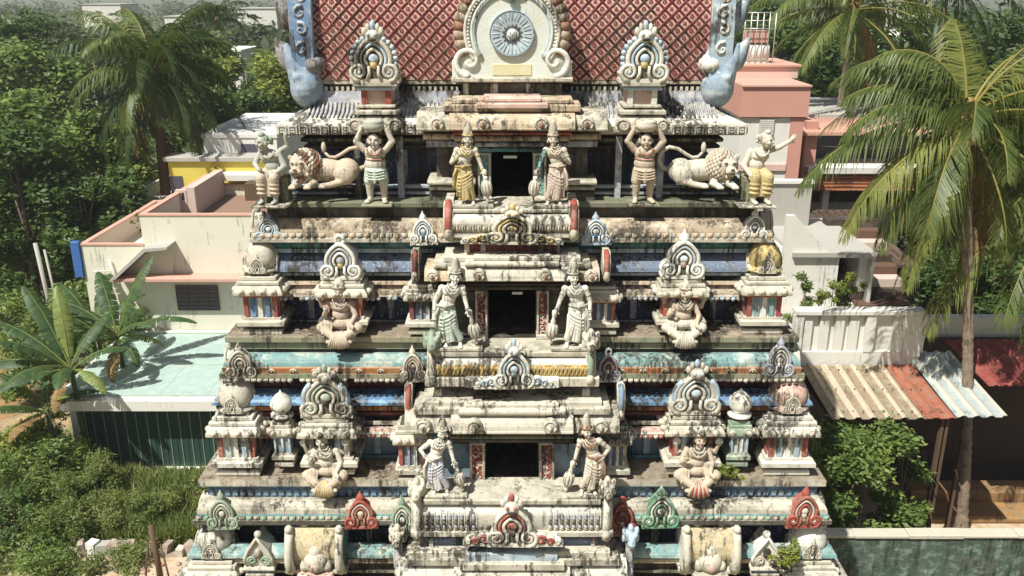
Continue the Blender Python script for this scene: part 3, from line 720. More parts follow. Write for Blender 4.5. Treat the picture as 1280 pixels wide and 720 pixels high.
def jambs(t, h0, h1, o, p0, p1, m, edge):
    for s in (-1, 1):
        mb = MB(); c = (h0 + h1) / 2; w = (h1 - h0) / 2
        bar(mb, t, w * .72, o, p0, p1, 'slab', m, cx=s * c, back=-1.1)
        for k in (-1, 1): bar(mb, t, w * .16, o + .03, p0, p1, 'slab', edge, cx=s * c + k * w * .86, back=-1.1)
        bar(mb, t, w * 1.15, o + .05, p1 - (p1 - p0) * .1, p1, 'slab', edge, cx=s * c, back=-1.1)
        bar(mb, t, w * 1.1, o + .05, p0 + 1, p0 + 4, 'slab', edge, cx=s * c, back=-1.1)
        X0, X1, yf, z0, z1 = bar(mb, t, w * .1, o - .05, p0, p1, 'slab', m, cx=s * c, back=-1.1)
        n = 7
        for i in range(n):                       # little scroll bosses
            z = z0 + (z1 - z0) * (.16 + .8 * i / n); x = (X0 + X1) / 2
            mb.tube([(x + .05 * math.cos(a) * (1 - a / 9), yf - .055, z + .05 * math.sin(a) * (1 - a / 9)) for a in [j * .7 + i * 1.5 for j in range(8)]], .012, 'cream', 4)
        mb.build('door_jamb', tower, local=False)
def blind(t, h0, h1, o, p0, p1, m):
    for s in (-1, 1): mb = MB(); bar(mb, t, (h1 - h0) / 2, o, p0, p1, 'slab', m, cx=s * (h0 + h1) / 2, back=-1.2); mb.build('porch_wall', tower, local=False)
jambs('A', 27, 43, -.5, 190, 252, 'teal_carved', 'cream'); blind('A', 43, 96, -.62, 184, 252, 'dark_stone')
PSH['A'] = (0, 0); posts('pilaster', 'A', (84,), -.55, 186, 228, 9, 'pale_blue', .1); posts('pilaster', 'A', (142, 172), -.8, 186, 229, 8, 'lavender', .1); posts('pilaster', 'A', (230,), -.8, 186, 229, 6, 'dark_stone', .1); PSH['A'] = (.30, 120)
for s in (-1, 1):
    mb2 = MB()
    for (h, o, a, b, sh, m) in ((30, -.3, 226, 232, 'roll', 'cream_dirty'), (28, -.36, 233.5, 238, 'slab', 'cream_dirty'), (28, -.42, 239.5, 253, 'slab', 'dark_stone')): bar(mb2, 'A', h, o, a, b, sh, m, cx=s * 76)
    mb2.build('porch_base', tower, local=False)
# porch B
def drum(t, h, o, p0, p1, mtop, mlow, split=.5, bulge=.09):
    mb = MB(); Yf = T[t]['Yf']; zc = Yf * math.cos(PITCH) + (CZ - ZP((p0 + p1) / 2, Yf)) * math.sin(PITCH); X = h / F * zc
    z0, z1 = ZP(p1, Yf - o), ZP(p0, Yf - o); N = 12
    pr = [(Yf - o - bulge * math.sin(math.pi * (.12 + .76 * i / N)) + .10 * max(0, (i / N - .75) * 4) ** 2, z0 + (z1 - z0) * i / N) for i in range(N + 1)]
    for i in range(N):
        m = mlow if i < N * split else mtop
        (a, b), (c, d) = pr[i], pr[i + 1]
        mb.add([(-X, a, b), (X, a, b), (X, c, d), (-X, c, d)], [(0, 1, 2, 3)], m, True)
    v = [(x, y, z) for x in (-X, X) for y, z in pr] + [(x, Yf + 1.1, z) for x in (-X, X) for z in (z0, z1)]
    n = N + 1
    mb.add(v, [list(range(n)) + [2 * n + 1, 2 * n], (list(range(n, 2 * n)) + [2 * n + 3, 2 * n + 2])[::-1], (N, 2 * n - 1, 2 * n + 3, 2 * n + 1)], mtop)
    return mb, X, pr
mb, X, pr = drum('B', 76, .10, 266, 290, 'cream_clean', 'cream', .5)
for i in range(46):                             # scalloped fringe
    x = -X + (i + .5) * 2 * X / 46; k = 3 + (i % 3)
    mb.tube([(x, pr[j][0] - .012, pr[j][1]) for j in range(1, k + 2)], [.018, .022, .018, .012, .006, .006][:k + 1], 'weathered' if i % 2 else 'cream_clean', 4)
dB = mb.build('porch_roof', tower, local=False)
mb = MB(); bar(mb, 'B', 80, .12, 261.5, 266.5, 'slab', 'floor_stone', back=-.78); mb.build('porch_floor', tower, local=False)
mb = MB(); bar(mb, 'B', 83, .16, 290.5, 298, 'slab', 'cream'); bar(mb, 'B', 79, .04, 298.5, 303, 'slab', 'green_grey'); bar(mb, 'B', 43, .2, 294, 302, 'slab', 'cream'); bar(mb, 'B', 60, -.3, 303, 321, 'slab', 'maroon', back=-1.2)
bar(mb, 'B', 47, 0, 321, 326.5, 'slab', 'cream'); bar(mb, 'B', 84, -.1, 320.5, 328, 'slab', 'cream'); bar(mb, 'B', 57, .07, 328, 334.5, 'roll', 'cream'); bar(mb, 'B', 96, -.03, 329.5, 337, 'roll', 'cream_dirty')
mb.build('porch_moulding', tower, local=False)
posts('pedestal_post', 'B', (36, 56), -.27, 303.5, 320, 6, 'cream_dirty')
mb = MB(); bar(mb, 'B', 78, .12, 336, 353, 'kapota', 'cream'); bar(mb, 'B', 107, .02, 338, 353, 'kapota', 'beige'); knobs(mb, 'B', (40,), .14, 344, .10, 'cream_dirty', 'mane_brown'); knobs(mb, 'B', (97,), .04, 345, .10, 'cream', 'mane_brown'); mb.build('porch_cornice', tower, local=False)
mb = MB(); bar(mb, 'B', 76, -.15, 354, 357.5, 'slab', 'dark_brown'); bar(mb, 'B', 76, -.22, 358, 363, 'roll', 'dark_stone'); mb.build('door_lintel', tower, local=False)
jambs('B', 31, 45, -.24, 363, 425, 'red_carved', 'cream'); blind('B', 45, 88, -.42, 354, 422, 'dark_stone')
# porch C
mb, X, pr = drum('C', 98, .14, 446, 471, 'cream_clean', 'yellow_lattice', .62, .07)
for i in range(40):                             # crossed bars of the gilt trellis
    x = -X + i * 2 * X / 40; d = 2 * X / 40
    for s in (0, 1):
        mb.tube([(x + d * (s + (1 - 2 * s) * j / 6), pr[j + 1][0] - .006, pr[j + 1][1]) for j in range(7)], .011, 'yellow', 4)
mb.build('porch_roof', tower, local=False)
mb = MB(); bar(mb, 'C', 101, .16, 440, 446.5, 'slab', 'floor_stone', back=-.5); mb.build('porch_floor', tower, local=False)
mb = MB(); bar(mb, 'C', 107, .22, 472, 484, 'slab', 'cream'); bar(mb, 'C', 57, .32, 474, 485.5, 'slab', 'cream_clean'); bar(mb, 'C', 94, -.3, 485, 505, 'slab', 'dark_brown', back=-1.2)
bar(mb, 'C', 110, -.08, 502, 509, 'slab', 'cream'); bar(mb, 'C', 57, 0, 504, 512, 'roll', 'cream'); bar(mb, 'C', 120, -.02, 510, 519, 'slab', 'cream_dirty'); bar(mb, 'C', 65, .08, 512.5, 521.5, 'roll', 'cream')
mb.build('porch_moulding', tower, local=False)
posts('pedestal_post', 'C', (92,), -.26, 485.5, 503, 9, 'cream'); posts('pedestal_post', 'C', (46, 28), -.27, 486, 503, 5, 'dark_stone')
mb = MB(); bar(mb, 'C', 74, .14, 522, 544, 'kapota', 'cream'); bar(mb, 'C', 131, .03, 520, 543, 'kapota', 'cream_dirty'); knobs(mb, 'C', (46,), .17, 533, .13, 'cream', 'cream_dirty'); knobs(mb, 'C', (108,), .06, 533, .13, 'cream', 'cream_dirty')
for i in range(70):
    zc = 14.8; x = (-74 + (i + .5) * 148 / 70) / F * zc
    mb.ell((x, T['C']['Yf'] - .14, ZP(545, 12.86)), .016, 'white', 5, 4)
mb.build('porch_cornice', tower, local=False)
mb = MB(); bar(mb, 'C', 76, -.12, 546, 549, 'slab', 'olive_stone'); bar(mb, 'C', 76, -.2, 549.5, 554, 'roll', 'dark_stone'); mb.build('door_lintel', tower, local=False)
jambs('C', 34, 52, -.22, 553, 612, 'red_carved', 'cream_dirty'); blind('C', 52, 108, -.40, 544, 601, 'slate')
# porch D
mb, X, pr = drum('D', 109, .16, 631, 664, 'cream_clean', 'cream', .6, .06)
for i in range(30):                             # hanging flower tassels in relief
    x = -X + (i + .5) * 2 * X / 30
    if abs(x) < .55: continue
    for j in (3, 5, 7, 8): mb.ell((x, pr[j][0] - .01, pr[j][1]), (.034, .03, .034), 'dark_stone' if j == 5 else 'lavender', 6, 4)
    mb.tube([(x + .5 * 2 * X / 30, pr[j][0] - .005, pr[j][1]) for j in range(2, 11)], .010, 'white', 4)
    mb.ell((x, pr[2][0] - .01, pr[2][1]), (.045, .03, .03), 'cream_dirty', 6, 4)
mb.build('porch_roof', tower, local=False)
mb = MB(); bar(mb, 'D', 109, .20, 625, 631.5, 'slab', 'floor_stone', back=-.5); mb.build('porch_floor', tower, local=False)
mb = MB(); bar(mb, 'D', 124, .24, 664.5, 672, 'slab', 'cream'); bar(mb, 'D', 55, .36, 672, 682.5, 'slab', 'cream_clean'); bar(mb, 'D', 106, -.25, 673, 693, 'slab', 'mid_blue_speck', back=-1.2)
bar(mb, 'D', 120, -.06, 690, 697, 'slab', 'cream'); bar(mb, 'D', 55, .02, 692, 702, 'slab', 'pale_blue'); bar(mb, 'D', 130, 0, 699, 708, 'slab', 'cream_dirty'); bar(mb, 'D', 63, .1, 705, 714, 'slab', 'cream')
mb.build('porch_moulding', tower, local=False)
posts('pedestal_post', 'D', (100, 44, 36), -.2, 674, 690, 5, 'cream_dirty')
mb = MB(); bar(mb, 'D', 70, .16, 715, 738, 'kapota', 'cream'); bar(mb, 'D', 140, .05, 710, 734, 'kapota', 'cream_clean'); mb.build('porch_cornice', tower, local=False)
jambs('D', 36, 54, -.22, 742, 780, 'red_carved', 'cream_dirty'); blind('D', 54, 110, -.38, 734, 768, 'slate')
mb = MB()                                       # strip lamps at the door heads
mb.box(-.14, .08, T['A']['Yf'] + .26, T['A']['Yf'] + .3, q('A', -.28, 196)[1] - .02, q('A', -.28, 196)[1] + .02, 'lamp_white'); mb.build('lamp_tube', tower, local=False); mb = MB()
mb.box(0.0, .17, T['B']['Yf'] + .0, T['B']['Yf'] + .05, q('B', .02, 367)[1] - .02, q('B', .02, 367)[1] + .015, 'lamp_white')
mb.build('lamp_tube', tower, local=False)
# ================================================================ gable ornaments, shrines and end scrolls on the tower
def spiral(cx, cz, r0, r1, a0, turns, n, y, s=1):
    return [(cx + s * (r0 + (r1 - r0) * i / n) * math.cos(a0 + turns * 2 * math.pi * i / n), y, cz + (r0 + (r1 - r0) * i / n) * math.sin(a0 + turns * 2 * math.pi * i / n)) for i in range(n + 1)]
KUDU = {}
def kudu_mesh(body, acc, inner, style='plain', depth=.3):
    """horseshoe gable, unit width, foot at z = 0, front towards -y"""
    key = (body, acc, inner, style, depth)
    if key in KUDU: return KUDU[key]
    mb = MB(); cz = .42
    back = [(-.46, .02), (.46, .02), (.5, .14), (.42, .27)] + horseshoe(0, cz, .33, -15, 195, 16, pk=.22) + [(-.42, .27), (-.5, .14)]
    mb.prism(back, 0, depth, body)
    mb.prism([(-.40, .06), (.40, .06)] + horseshoe(0, cz, .30, -25, 205, 16, pk=.2), -.012, .05, 'dark_stone')  # dark sheet that paints shade into the gaps between the arches
    for r, rad, m in ((.34, .05, body), (.25, .032, acc), (.165, .036, body)):
        mb.tube([(x, -.03, z) for x, z in horseshoe(0, cz, r, -42, 222, 20, pk=.22)], rad, m, 6)
    for s in (-1, 1):
        mb.tube(spiral(s * .31, .18, .18, .03, -1.57, 1.7, 18, -.045, s), [.05 - .0012 * i for i in range(19)], body, 6)
        mb.ell((s * .30, -.03, .17), (.06, .06, .06), acc, 8, 5)
        mb.tube([(s * .14, -.03, .03), (s * .09, -.05, .16), (s * .10, -.05, .30)], [.05, .035, .03], body, 6)
    mb.box(-.5, .5, -.05, depth * .9, -.03, .045, body)
    mb.ell((0, -.02, .33), (.075, .05, .10), inner, 10, 6)
    mb.ell((0, -.03, .44), (.10, .05, .09), acc, 10, 6)
    if style == 'flame':
        for i in range(15):
            a = R(-12 + 204 * i / 14); mb.ell((.44 * math.cos(a), .04, cz + .44 * math.sin(a)), (.06, .07, .06), acc, 6, 4)
    if style == 'wide':
        for s in (-1, 1):
            for (x, z, r) in ((.55, .14, .14), (.73, .10, .11), (.88, .08, .08)):
                mb.ell((s * x, .06, z), (r, .1, r * .9), body, 10, 6)
                mb.tube(spiral(s * x, z, r * .8, r * .15, 0, 1.3, 12, -.04, s), r * .2, acc if x < .8 else body, 5)
            mb.box(min(s * .4, s * .98), max(s * .4, s * .98), -.02, depth * .8, -.028, .03, body)
    if style in ('face', 'wide', 'flame'):      # grotesque face with crest instead of a ball
        mb.ell((0, .0, .86), (.15, .13, .13), body, 10, 7)
        for s in (-1, 1):
            mb.ell((s * .07, -.11, .90), (.04, .04, .045), acc, 6, 5); mb.ell((s * .17, .02, .95), (.06, .05, .09), body, 6, 5)
            mb.ell((s * .10, .04, 1.02), (.05, .05, .09), body, 6, 5)
        mb.ell((0, -.12, .80), (.09, .05, .035), 'ink', 8, 4); mb.ell((0, .05, 1.06), (.06, .06, .11), acc, 6, 5)
    elif style == 'ring':
        mb.tube([(.1 * math.cos(a), .05, .92 + .11 * math.sin(a)) for a in [2 * math.pi * i / 12 for i in range(13)]], .045, body, 6)
        mb.tube([(0, .05, .74), (0, .05, .84)], .07, body, 8)
    else:
        mb.lathe([(.10, .74), (.07, .80), (.12, .86), (.13, .92), (.08, .99), (.03, 1.06), (.01, 1.12)], body, c=(0, .08, 0), n=10)
    KUDU[key] = mb.mesh('gable_ornament'); return KUDU[key]
def put_kudu(px, pb, w, h, Y, cols, style='plain', label=None, rz=0, parent=tower, depth=.3, X=None):
    me = kudu_mesh(*cols, style, depth); z = ZP(pb, Y); x = XP(px, pb, Y) if X is None else X
    wm = XP(px + w / 2, pb, Y) - XP(px - w / 2, pb, Y); hm = ZP(pb - h, Y) - z
    o = meshobj('gable_ornament', me, parent, (x, Y - YC, z), (rnd.uniform(-.05, .05), rnd.uniform(-.035, .035), rz + rnd.uniform(-.06, .06)), (wm * rnd.uniform(.95, 1.06), wm, hm / 1.1 * rnd.uniform(.96, 1.05)))
    if label: o['label'] = label
    return o
yk = lambda t, o: T[t]['Yf'] - o
for a in [(337, 300, 36, 34, yk('A', .22), ('pale_blue', 'white', 'blue'), 'plain', 'pale blue gable ornament'), (530, 305, 36, 40, yk('A', .30), ('white', 'pale_blue', 'blue'), 'plain', None),
          (745, 305, 36, 40, yk('A', .30), ('pale_blue', 'white', 'blue'), 'plain', 'pale blue gable ornament'), (942, 299, 34, 38, yk('A', .22), ('white', 'lavender', 'ink'), 'plain', None),
          (303, 471, 40, 44, yk('B', .24), ('cream', 'cream_dirty', 'beige'), 'plain', None), (517, 476, 34, 42, yk('B', .30), ('cream', 'pink', 'lavender'), 'plain', None),
          (760, 476, 34, 44, yk('B', .30), ('lavender', 'maroon', 'white'), 'ring', 'mauve gable ornament with a ring on top'), (973, 469, 38, 46, yk('B', .24), ('lavender', 'cream', 'white'), 'plain', None),
          (280, 660, 38, 46, yk('C', .24), ('green_grey', 'cream', 'dark_stone'), 'plain', None), (452, 659, 40, 44, yk('C', .26), ('red', 'cream', 'orange'), 'plain', 'red gable ornament'),
          (505, 668, 34, 50, yk('C', .34), ('green_grey', 'white', 'ink'), 'plain', None), (778, 668, 34, 48, yk('C', .34), ('red', 'maroon', 'pink'), 'ring', 'dark red gable ornament with a ring on top'),
          (825, 658, 46, 50, yk('C', .26), ('green', 'white', 'ink'), 'plain', 'dark green gable ornament'), (1003, 658, 44, 48, yk('C', .24), ('red', 'cream', 'white'), 'plain', 'pale red gable ornament')]:
    put_kudu(*a)
for t, o in (('A', .26), ('B', .22), ('C', .22)):   # on the side walls
    for s in (-1, 1):
        for y in (T[t]['Yf'] + .18, T[t]['Yf'] + 2.3, T[t]['Yf'] + 4.2):
            pb = {'A': 301, 'B': 472, 'C': 660}[t]; z = ZP(pb, T[t]['Yf'])
            k = meshobj('gable_ornament', kudu_mesh('cream', 'cream_dirty', 'dark_stone', 'plain'), tower, (s * (T[t]['W'] + o - XS), y - YC, z), (0, 0, s * R(90)), (.52, .52, .56))
put_kudu(640, 304, 62, 44, yk('B', .24), ('cream', 'yellow', 'pink'), 'wide', None, depth=.2)
put_kudu(643, 484, 54, 56, yk('C', .36), ('cream_clean', 'pale_blue', 'aqua'), 'wide', 'white gable ornament with pale blue arch', depth=.2)
put_kudu(641, 681, 62, 60, yk('D', .42), ('cream_clean', 'red', 'beige'), 'wide', 'white gable ornament with red flame arch', depth=.2)
# ---- gables over the two side bays of the top storey, on little pedestals
for px, body in ((470, 'cream'), (803, 'cream_clean')):
    Y = 14.35; x = XP(px, 130, Y); u = 14.2 / F; mb = MB()
    zz = lambda p: ZP(p, Y)
    def sl(h, p0, p1, m, d=0):
        mb.bbox(-h * u, h * u, -d, .75, zz(p1) - zz(168), zz(p0) - zz(168), m)
    sl(27, 103, 108, 'cream_dirty', .06); sl(24, 108.5, 113, 'pale_blue', .02); sl(19, 113, 131, 'pink', -.08); sl(24, 131, 135, 'cream_dirty', .03); sl(29, 137, 143, 'cream_dirty', .1)
    for k in (-1, 1): mb.box(k * 15 * u - .045, k * 15 * u + .045, -.02 + .06, .3, zz(130.8) - zz(168), zz(113.2) - zz(168), 'red' if px == 470 else 'white')
    mb.crings([(32 * u, .5, zz(166) - zz(168)), (34 * u, .52, zz(163) - zz(168)), (34 * u, .52, zz(160) - zz(168)), (32 * u, .48, zz(152) - zz(168)), (24 * u, .40, zz(145) - zz(168))], 'cream_dirty', 0, .35)
    for k in (-1, 1):
        mb.ell((k * 24 * u, -.14, zz(155) - zz(168)), (.12, .08, .11), 'cream', 10, 7); mb.tube(spiral(k * 24 * u, zz(155) - zz(168), .11, .03, 0, 1.4, 12, -.2, k), .022, 'cream_dirty', 5)
        mb.bbox(k * 27 * u - .05, k * 27 * u + .05, -.02, .1, zz(252) - zz(168), zz(170) - zz(168), 'lavender')
    sh = mb.build('bay_pedestal', tower, loc=(x, Y - YC, zz(168)))
    kd = meshobj('gable_ornament', kudu_mesh(body, 'pale_blue', 'yellow', 'flame', .5), sh, (0, -.02, zz(103) - zz(168) + .02), (0, 0, 0), (.78, .78, .80))
# ---- corner shrines, framed shrines, thin shrines
def shrine(px, pb, pt, w, Y, kind, cols, side=0, label=None, d=None):
    """pb, pt: pixel rows of the foot and of the top of the masonry body; w: body width in pixels across its cornice"""
    x = XP(px, (pb + pt) / 2, Y); z0 = ZP(pb, Y); H = ZP(pt, Y) - z0
    W_ = (XP(px + w / 2, pt, Y) - XP(px - w / 2, pt, Y)) / 2; D = (d or W_)
    body, wall, pil1, pil2, roofc = cols
    mb = MB(); r = lambda *a: [(W_ * p, D * p, H * z) for p, z in a]
    cy = D
    mb.crings(r((.80, 0), (.82, .02), (.82, .08), (.80, .09)), body, 0, cy); mb.crings(r((.68, .09), (.68, .15)), 'dark_stone', 0, cy)
    mb.crings(r((.88, .15), (.96, .17), (.96, .235), (.86, .25)), body, 0, cy); mb.crings(r((.80, .25), (.80, .29)), body, 0, cy)
    mb.crings(r((.66, .29), (.66, .63)), wall, 0, cy)
    mb.crings(r((.78, .63), (.82, .645), (.82, .67)), pil1, 0, cy)
    mb.crings(r((.97, .675), (1.0, .69), (1.0, .73), (.97, .76), (.90, .81), (.80, .84)), body, 0, cy)
    mb.crings(r((.84, .84), (.86, .85), (.86, .885), (.84, .895)), body, 0, cy); mb.crings(r((.70, .90), (.72, .91), (.72, .955), (.70, .96)), body, 0, cy)
    mb.crings(r((.58, .96), (.58, 1.0)), 'dark_stone', 0, cy)
    for k in range(4 if w > 40 else 2):
        n = 4 if w > 40 else 2
        for (xx, yy, rz) in ((W_ * 1.0 * (-.66 + 1.32 * k / (n - 1)), 0, 0),) + tuple((s * W_, cy + D * (-.6 + 1.2 * k / (n - 1)), 1) for s in (-1, 1)):
            mb.ell((xx, yy, H * .745), (.06, .06, .06), 'cream', 8, 6); mb.ell((xx - (0 if rz else 0), yy - (.05 if not rz else 0), H * .745), (.028, .03, .03), 'weathered', 6, 4)
    sh = mb.build({'dome': 'corner_shrine', 'gable': 'framed_shrine', 'thin': 'thin_shrine', 'plain': 'flank_shrine'}[kind], tower, loc=(x, Y - YC, z0))
    if label: sh['label'] = label
    npil = 5 if w > 50 else (4 if w > 30 else 3)
    for k in range(npil):                        # painted pilasters on the front, two on each side
        mb = MB(); xx = W_ * .66 * (-.9 + 1.8 * k / (npil - 1)); c = pil1 if k in (0, npil - 1) else (pil2 if k % 2 else 'white')
        mb.bbox(xx - W_ * .085, xx + W_ * .085, cy - D * .66 - .035, cy - D * .66 + .01, H * .29, H * .63, c, .008); mb.build('pilaster', sh)
    if kind != 'thin':
        for s in (-1, 1):
            for k in (-.6, .6):
                mb = MB(); xx = s * W_ * .66
                mb.bbox(min(xx - .01 * s, xx + .03 * s), max(xx - .01 * s, xx + .03 * s), cy + D * .66 * k - .05, cy + D * .66 * k + .05, H * .29, H * .63, pil1, .008); mb.build('pilaster', sh)
    if kind == 'dome':
        mb = MB(); h = W_ * 1.45
        mb.lathe([(W_ * .60, 0), (W_ * .70, h * .03), (W_ * .70, h * .08), (W_ * .54, h * .12), (W_ * .62, h * .2), (W_ * .655, h * .34), (W_ * .63, h * .5), (W_ * .53, h * .66), (W_ * .36, h * .80), (W_ * .2, h * .92), (W_ * .16, h * .98), (W_ * .2, h * 1.04), (W_ * .1, h * 1.14), (.01, h * 1.22)], roofc, c=(0, cy, 0), n=28, sq=2.6)
        dm = mb.build('dome', sh, loc=(0, 0, H))
        meshobj('dome_gable', kudu_mesh('cream', 'cream_dirty', 'lavender', 'plain'), dm, (0, cy - D * .68, .02), (0, 0, 0), (W_ * .72, W_ * .5, W_ * .72))
        for s in (-1, 1): meshobj('dome_gable', kudu_mesh('cream', 'cream_dirty', 'lavender', 'plain'), dm, (s * W_ * .68, cy, .02), (0, 0, s * R(90)), (W_ * .66, W_ * .5, W_ * .66))
    elif kind == 'thin':
        mb = MB(); h = W_ * 2.3
        mb.lathe([(W_ * .7, 0), (W_ * .95, h * .04), (W_ * .95, h * .12), (W_ * .55, h * .2), (W_ * .8, h * .32), (W_ * .95, h * .5), (W_ * .8, h * .7), (W_ * .4, h * .88), (W_ * .12, h * .97), (.01, h * 1.05)], roofc, c=(0, cy, 0), n=18)
        mb.build('onion_dome', sh, loc=(0, 0, H))
    return sh, W_, H, D
CB = ('cream', 'cream', 'red', 'pale_blue', 'cream')
shrine(323, 421, 346, 62, 13.52, 'dome', ('cream', 'pale_blue', 'red', 'blue', 'cream'))
shrine(958, 420, 346, 64, 13.52, 'dome', ('cream', 'pale_blue', 'red', 'aqua', 'yellow'), label='corner shrine with a yellowish dome')
shrine(292, 598, 523, 68, 13.02, 'dome', ('cream_clean', 'white', 'red', 'pale_blue', 'cream'))
shrine(989, 598, 523, 72, 13.02, 'dome', ('cream_clean', 'white', 'red', 'pale_blue', 'pink'), label='corner shrine with a pinkish dome')
for px, c in ((265, 'cream_clean'), (1014, 'white')):
    shrine(px, 768, 706, 70, 12.6, 'dome', ('cream', 'white', 'red', 'pale_blue', c))
for (px, pb, pt, w, Y, cols, kc, kw, kh, st) in ((427, 418, 351, 66, 13.44, ('cream', 'deep_blue', 'red', 'lavender', 'cream'), ('white', 'lavender', 'yellow'), 48, 54, 'ring'),
                                      (853, 418, 350, 66, 13.44, ('cream_dirty', 'deep_blue', 'red', 'lavender', 'cream'), ('white', 'pale_blue', 'pink'), 50, 56, 'plain'),
                                      (409, 597, 526, 76, 12.94, ('cream', 'slate', 'cream', 'pale_blue', 'cream'), ('cream', 'green_grey', 'ink'), 62, 62, 'face'),
                                      (868, 597, 522, 76, 12.94, ('cream', 'slate', 'red', 'pale_blue', 'cream'), ('cream', 'pale_blue', 'ink'), 60, 64, 'face')):
    sh, W_, H, D = shrine(px, pb, pt, w, Y, 'gable', cols)
    u = 14.6 / F
    g = meshobj('gable_ornament', kudu_mesh(*kc, st, .6), sh, (0, D * .35, H), (0, 0, 0), (kw * u * 1.05, .75, kh * u / 1.0 / 1.05))
    if st == 'face':                            # blue rim behind the gable
        for a_ in (-20, 130): mb = MB(); mb.tube([(x, D * .35 - .02, z) for x, z in horseshoe(0, H + kh * u * .37, kw * u * .44, a_, a_ + 70, 8)], .05, 'pale_blue', 6); mb.build('gable_rim', sh)
for px in (352, 925):
    shrine(px, 585, 527, 30 if px < 640 else 32, 13.10, 'thin', ('cream' if px < 640 else 'green_grey', 'slate', 'pale_blue', 'white', 'white'))
for px, pb, pt, w, Y, pil in ((529, 420, 356, 50, 13.42, 'maroon'), (753, 420, 358, 46, 13.42, 'red'), (514, 606, 533, 46, 12.95, 'red'), (768, 606, 533, 44, 12.95, 'cream_dirty')):
    shrine(px, pb, pt, w, Y, 'plain', ('cream', 'mid_blue_speck', pil, 'lavender', 'cream'))
# ---- end scrolls of the porch roofs: a horseshoe blade with a beast's head
def end_blade(px, pt, pb, Y, m1, m2, head, w=.13, dep=.5, outw=1, label=None):
    x = XP(px, (pt + pb) / 2, Y); z0 = ZP(pb, Y); H = ZP(pt, Y) - z0; mb = MB()
    out = [(0.06, 0), (-.10 * dep, H * .12), (-.20 * dep, H * .35), (-.16 * dep, H * .6), (0, H * .82), (.22 * dep, H * .92), (dep * 1.6, H * .95), (dep * 1.6, 0)]
    mb.prism(out, -w / 2, w / 2, m1, axis='x')
    mb.tube([(0, a - .012, b) for a, b in out[:6]], [w * .55, w * .5, w * .42, w * .42, w * .5, w * .4], m2, 7)
    for s in (-1, 1): mb.tube([(s * w * .5, a + .01, b) for a, b in out[:6]], .018, 'cream', 5)
    mb.tube([(0, .10, -.02), (0, -.1, .03), (0, -.14, .12), (0, -.06, .16)], [w * .6, w * .6, w * .45, w * .2], m1, 7)
    o = mb.build('roof_end_scroll', tower, loc=(x, Y - YC, z0))
    if head:
        h = MB()
        h.ell((0, 0, 0), (.11, .14, .11), m1, 12, 8); h.ell((0, -.14, -.03), (.075, .1, .06), m1, 10, 7); h.ell((0, -.13, -.10), (.06, .08, .03), m1, 8, 6)
        for s in (-1, 1): h.ell((s * .08, -.06, .07), (.04, .04, .045), m1, 8, 6); h.ell((s * .11, .04, .10), (.04, .06, .08), m1, 8, 6); h.ell((s * .10, .06, -.04), (.06, .09, .1), m1, 8, 6)
        h.ell((0, .03, .14), (.06, .08, .09), m1, 8, 6); h.ell((0, -.2, .02), (.03, .03, .04), m1, 8, 5)
        meshobj('beast_head', remesh(h, .018, 1), o, (0, -.02, H * .95), (0, 0, 0), (1, 1, 1))
    if label: o['label'] = label
for px in (561, 717): end_blade(px, 250, 296, 13.42, 'cream_dirty', 'red', False, label='roof end scroll painted red')
end_blade(541, 425, 476, 12.9, 'green_grey', 'cream', True); end_blade(738, 425, 476, 12.9, 'cream', 'green_grey', True)
end_blade(522, 610, 668, 12.35, 'cream', 'cream_clean', True, .15); end_blade(758, 608, 668, 12.35, 'cream', 'cream_clean', True, .15)
for px, pt, pb, Y, c in ((519, 312, 348, 13.45, 'red'), (758, 312, 348, 13.45, 'red'), (511, 480, 522, 12.98, 'red'), (776, 480, 520, 12.98, 'slate')): end_blade(px, pt, pb, Y, 'cream', c, False, .1, .4)
end_blade(498, 668, 714, 12.5, 'cream', 'lavender', True, .12, .4); end_blade(787, 668, 714, 12.5, 'pale_blue', 'lavender', True, .12, .4)
# ---- bottom row: small barrel shrines and leaf shaped shrines
for px, em_, ym in ((394, 'teal', 'trellis_cream'), (888, 'white', 'trellis_cream')):
    Y = 12.62; x = XP(px, 690, Y); z0 = ZP(712, Y); H = ZP(668, Y) - z0; u = 14.9 / F; mb = MB()
    mb.bbox(-38 * u, 38 * u, -.05, .8, -.06, .02, 'cream')
    pr = [(.10 - .14 * math.sin(math.pi * (.1 + .8 * i / 9)), .02 + H * i / 9) for i in range(10)]
    mb.prism(pr + [(.8, .02 + H), (.8, .02)], -27 * u, 27 * u, ym, axis='x')
    o = mb.build('barrel_shrine', tower, loc=(x, Y - YC, z0))
    for s in (-1, 1):
        mb = MB(); mb.prism([(.05, 0), (-.1, H * .2), (-.13, H * .5), (-.05, H * .8), (.1, H * 1.06), (.6, H * 1.1), (.6, 0)], s * 31 * u - .06, s * 31 * u + .06, em_, axis='x')
        mb.tube([(s * 31 * u, a - .01, b) for a, b in ((.0, 0), (-.11, H * .2), (-.14, H * .5), (-.06, H * .8), (.08, H * 1.08))], [.09, .08, .07, .07, .08], 'cream', 7)
        mb.ell((s * 31 * u, .02, H * 1.12), (.07, .09, .07), 'cream', 8, 6); mb.build('end_scroll', o)
    mb = MB()
    mb.ell((0, -.02, .17), (.21, .16, .2), 'cream', 12, 8); mb.ell((0, .02, .34), (.12, .12, .16), 'cream', 10, 7); mb.ell((0, -.14, .13), (.09, .06, .1), 'pink', 8, 6)
    for s in (-1, 1): mb.ell((s * .19, -.02, .10), (.09, .1, .1), 'cream', 8, 6)
    mb.bbox(-.3, .3, -.16, .3, -.10, .0, 'pink' if px < 640 else 'cream_dirty'); mb.build('front_gable', o)
    for k in (-1, 1):
        mb = MB(); mb.lathe([(.06, 0), (.1, .03), (.09, .06), (.05, .1), (.11, .13), (.09, .18), (.02, .2)], 'cream', n=10); mb.build('finial', o, loc=(k * .2, .25, H + .02))
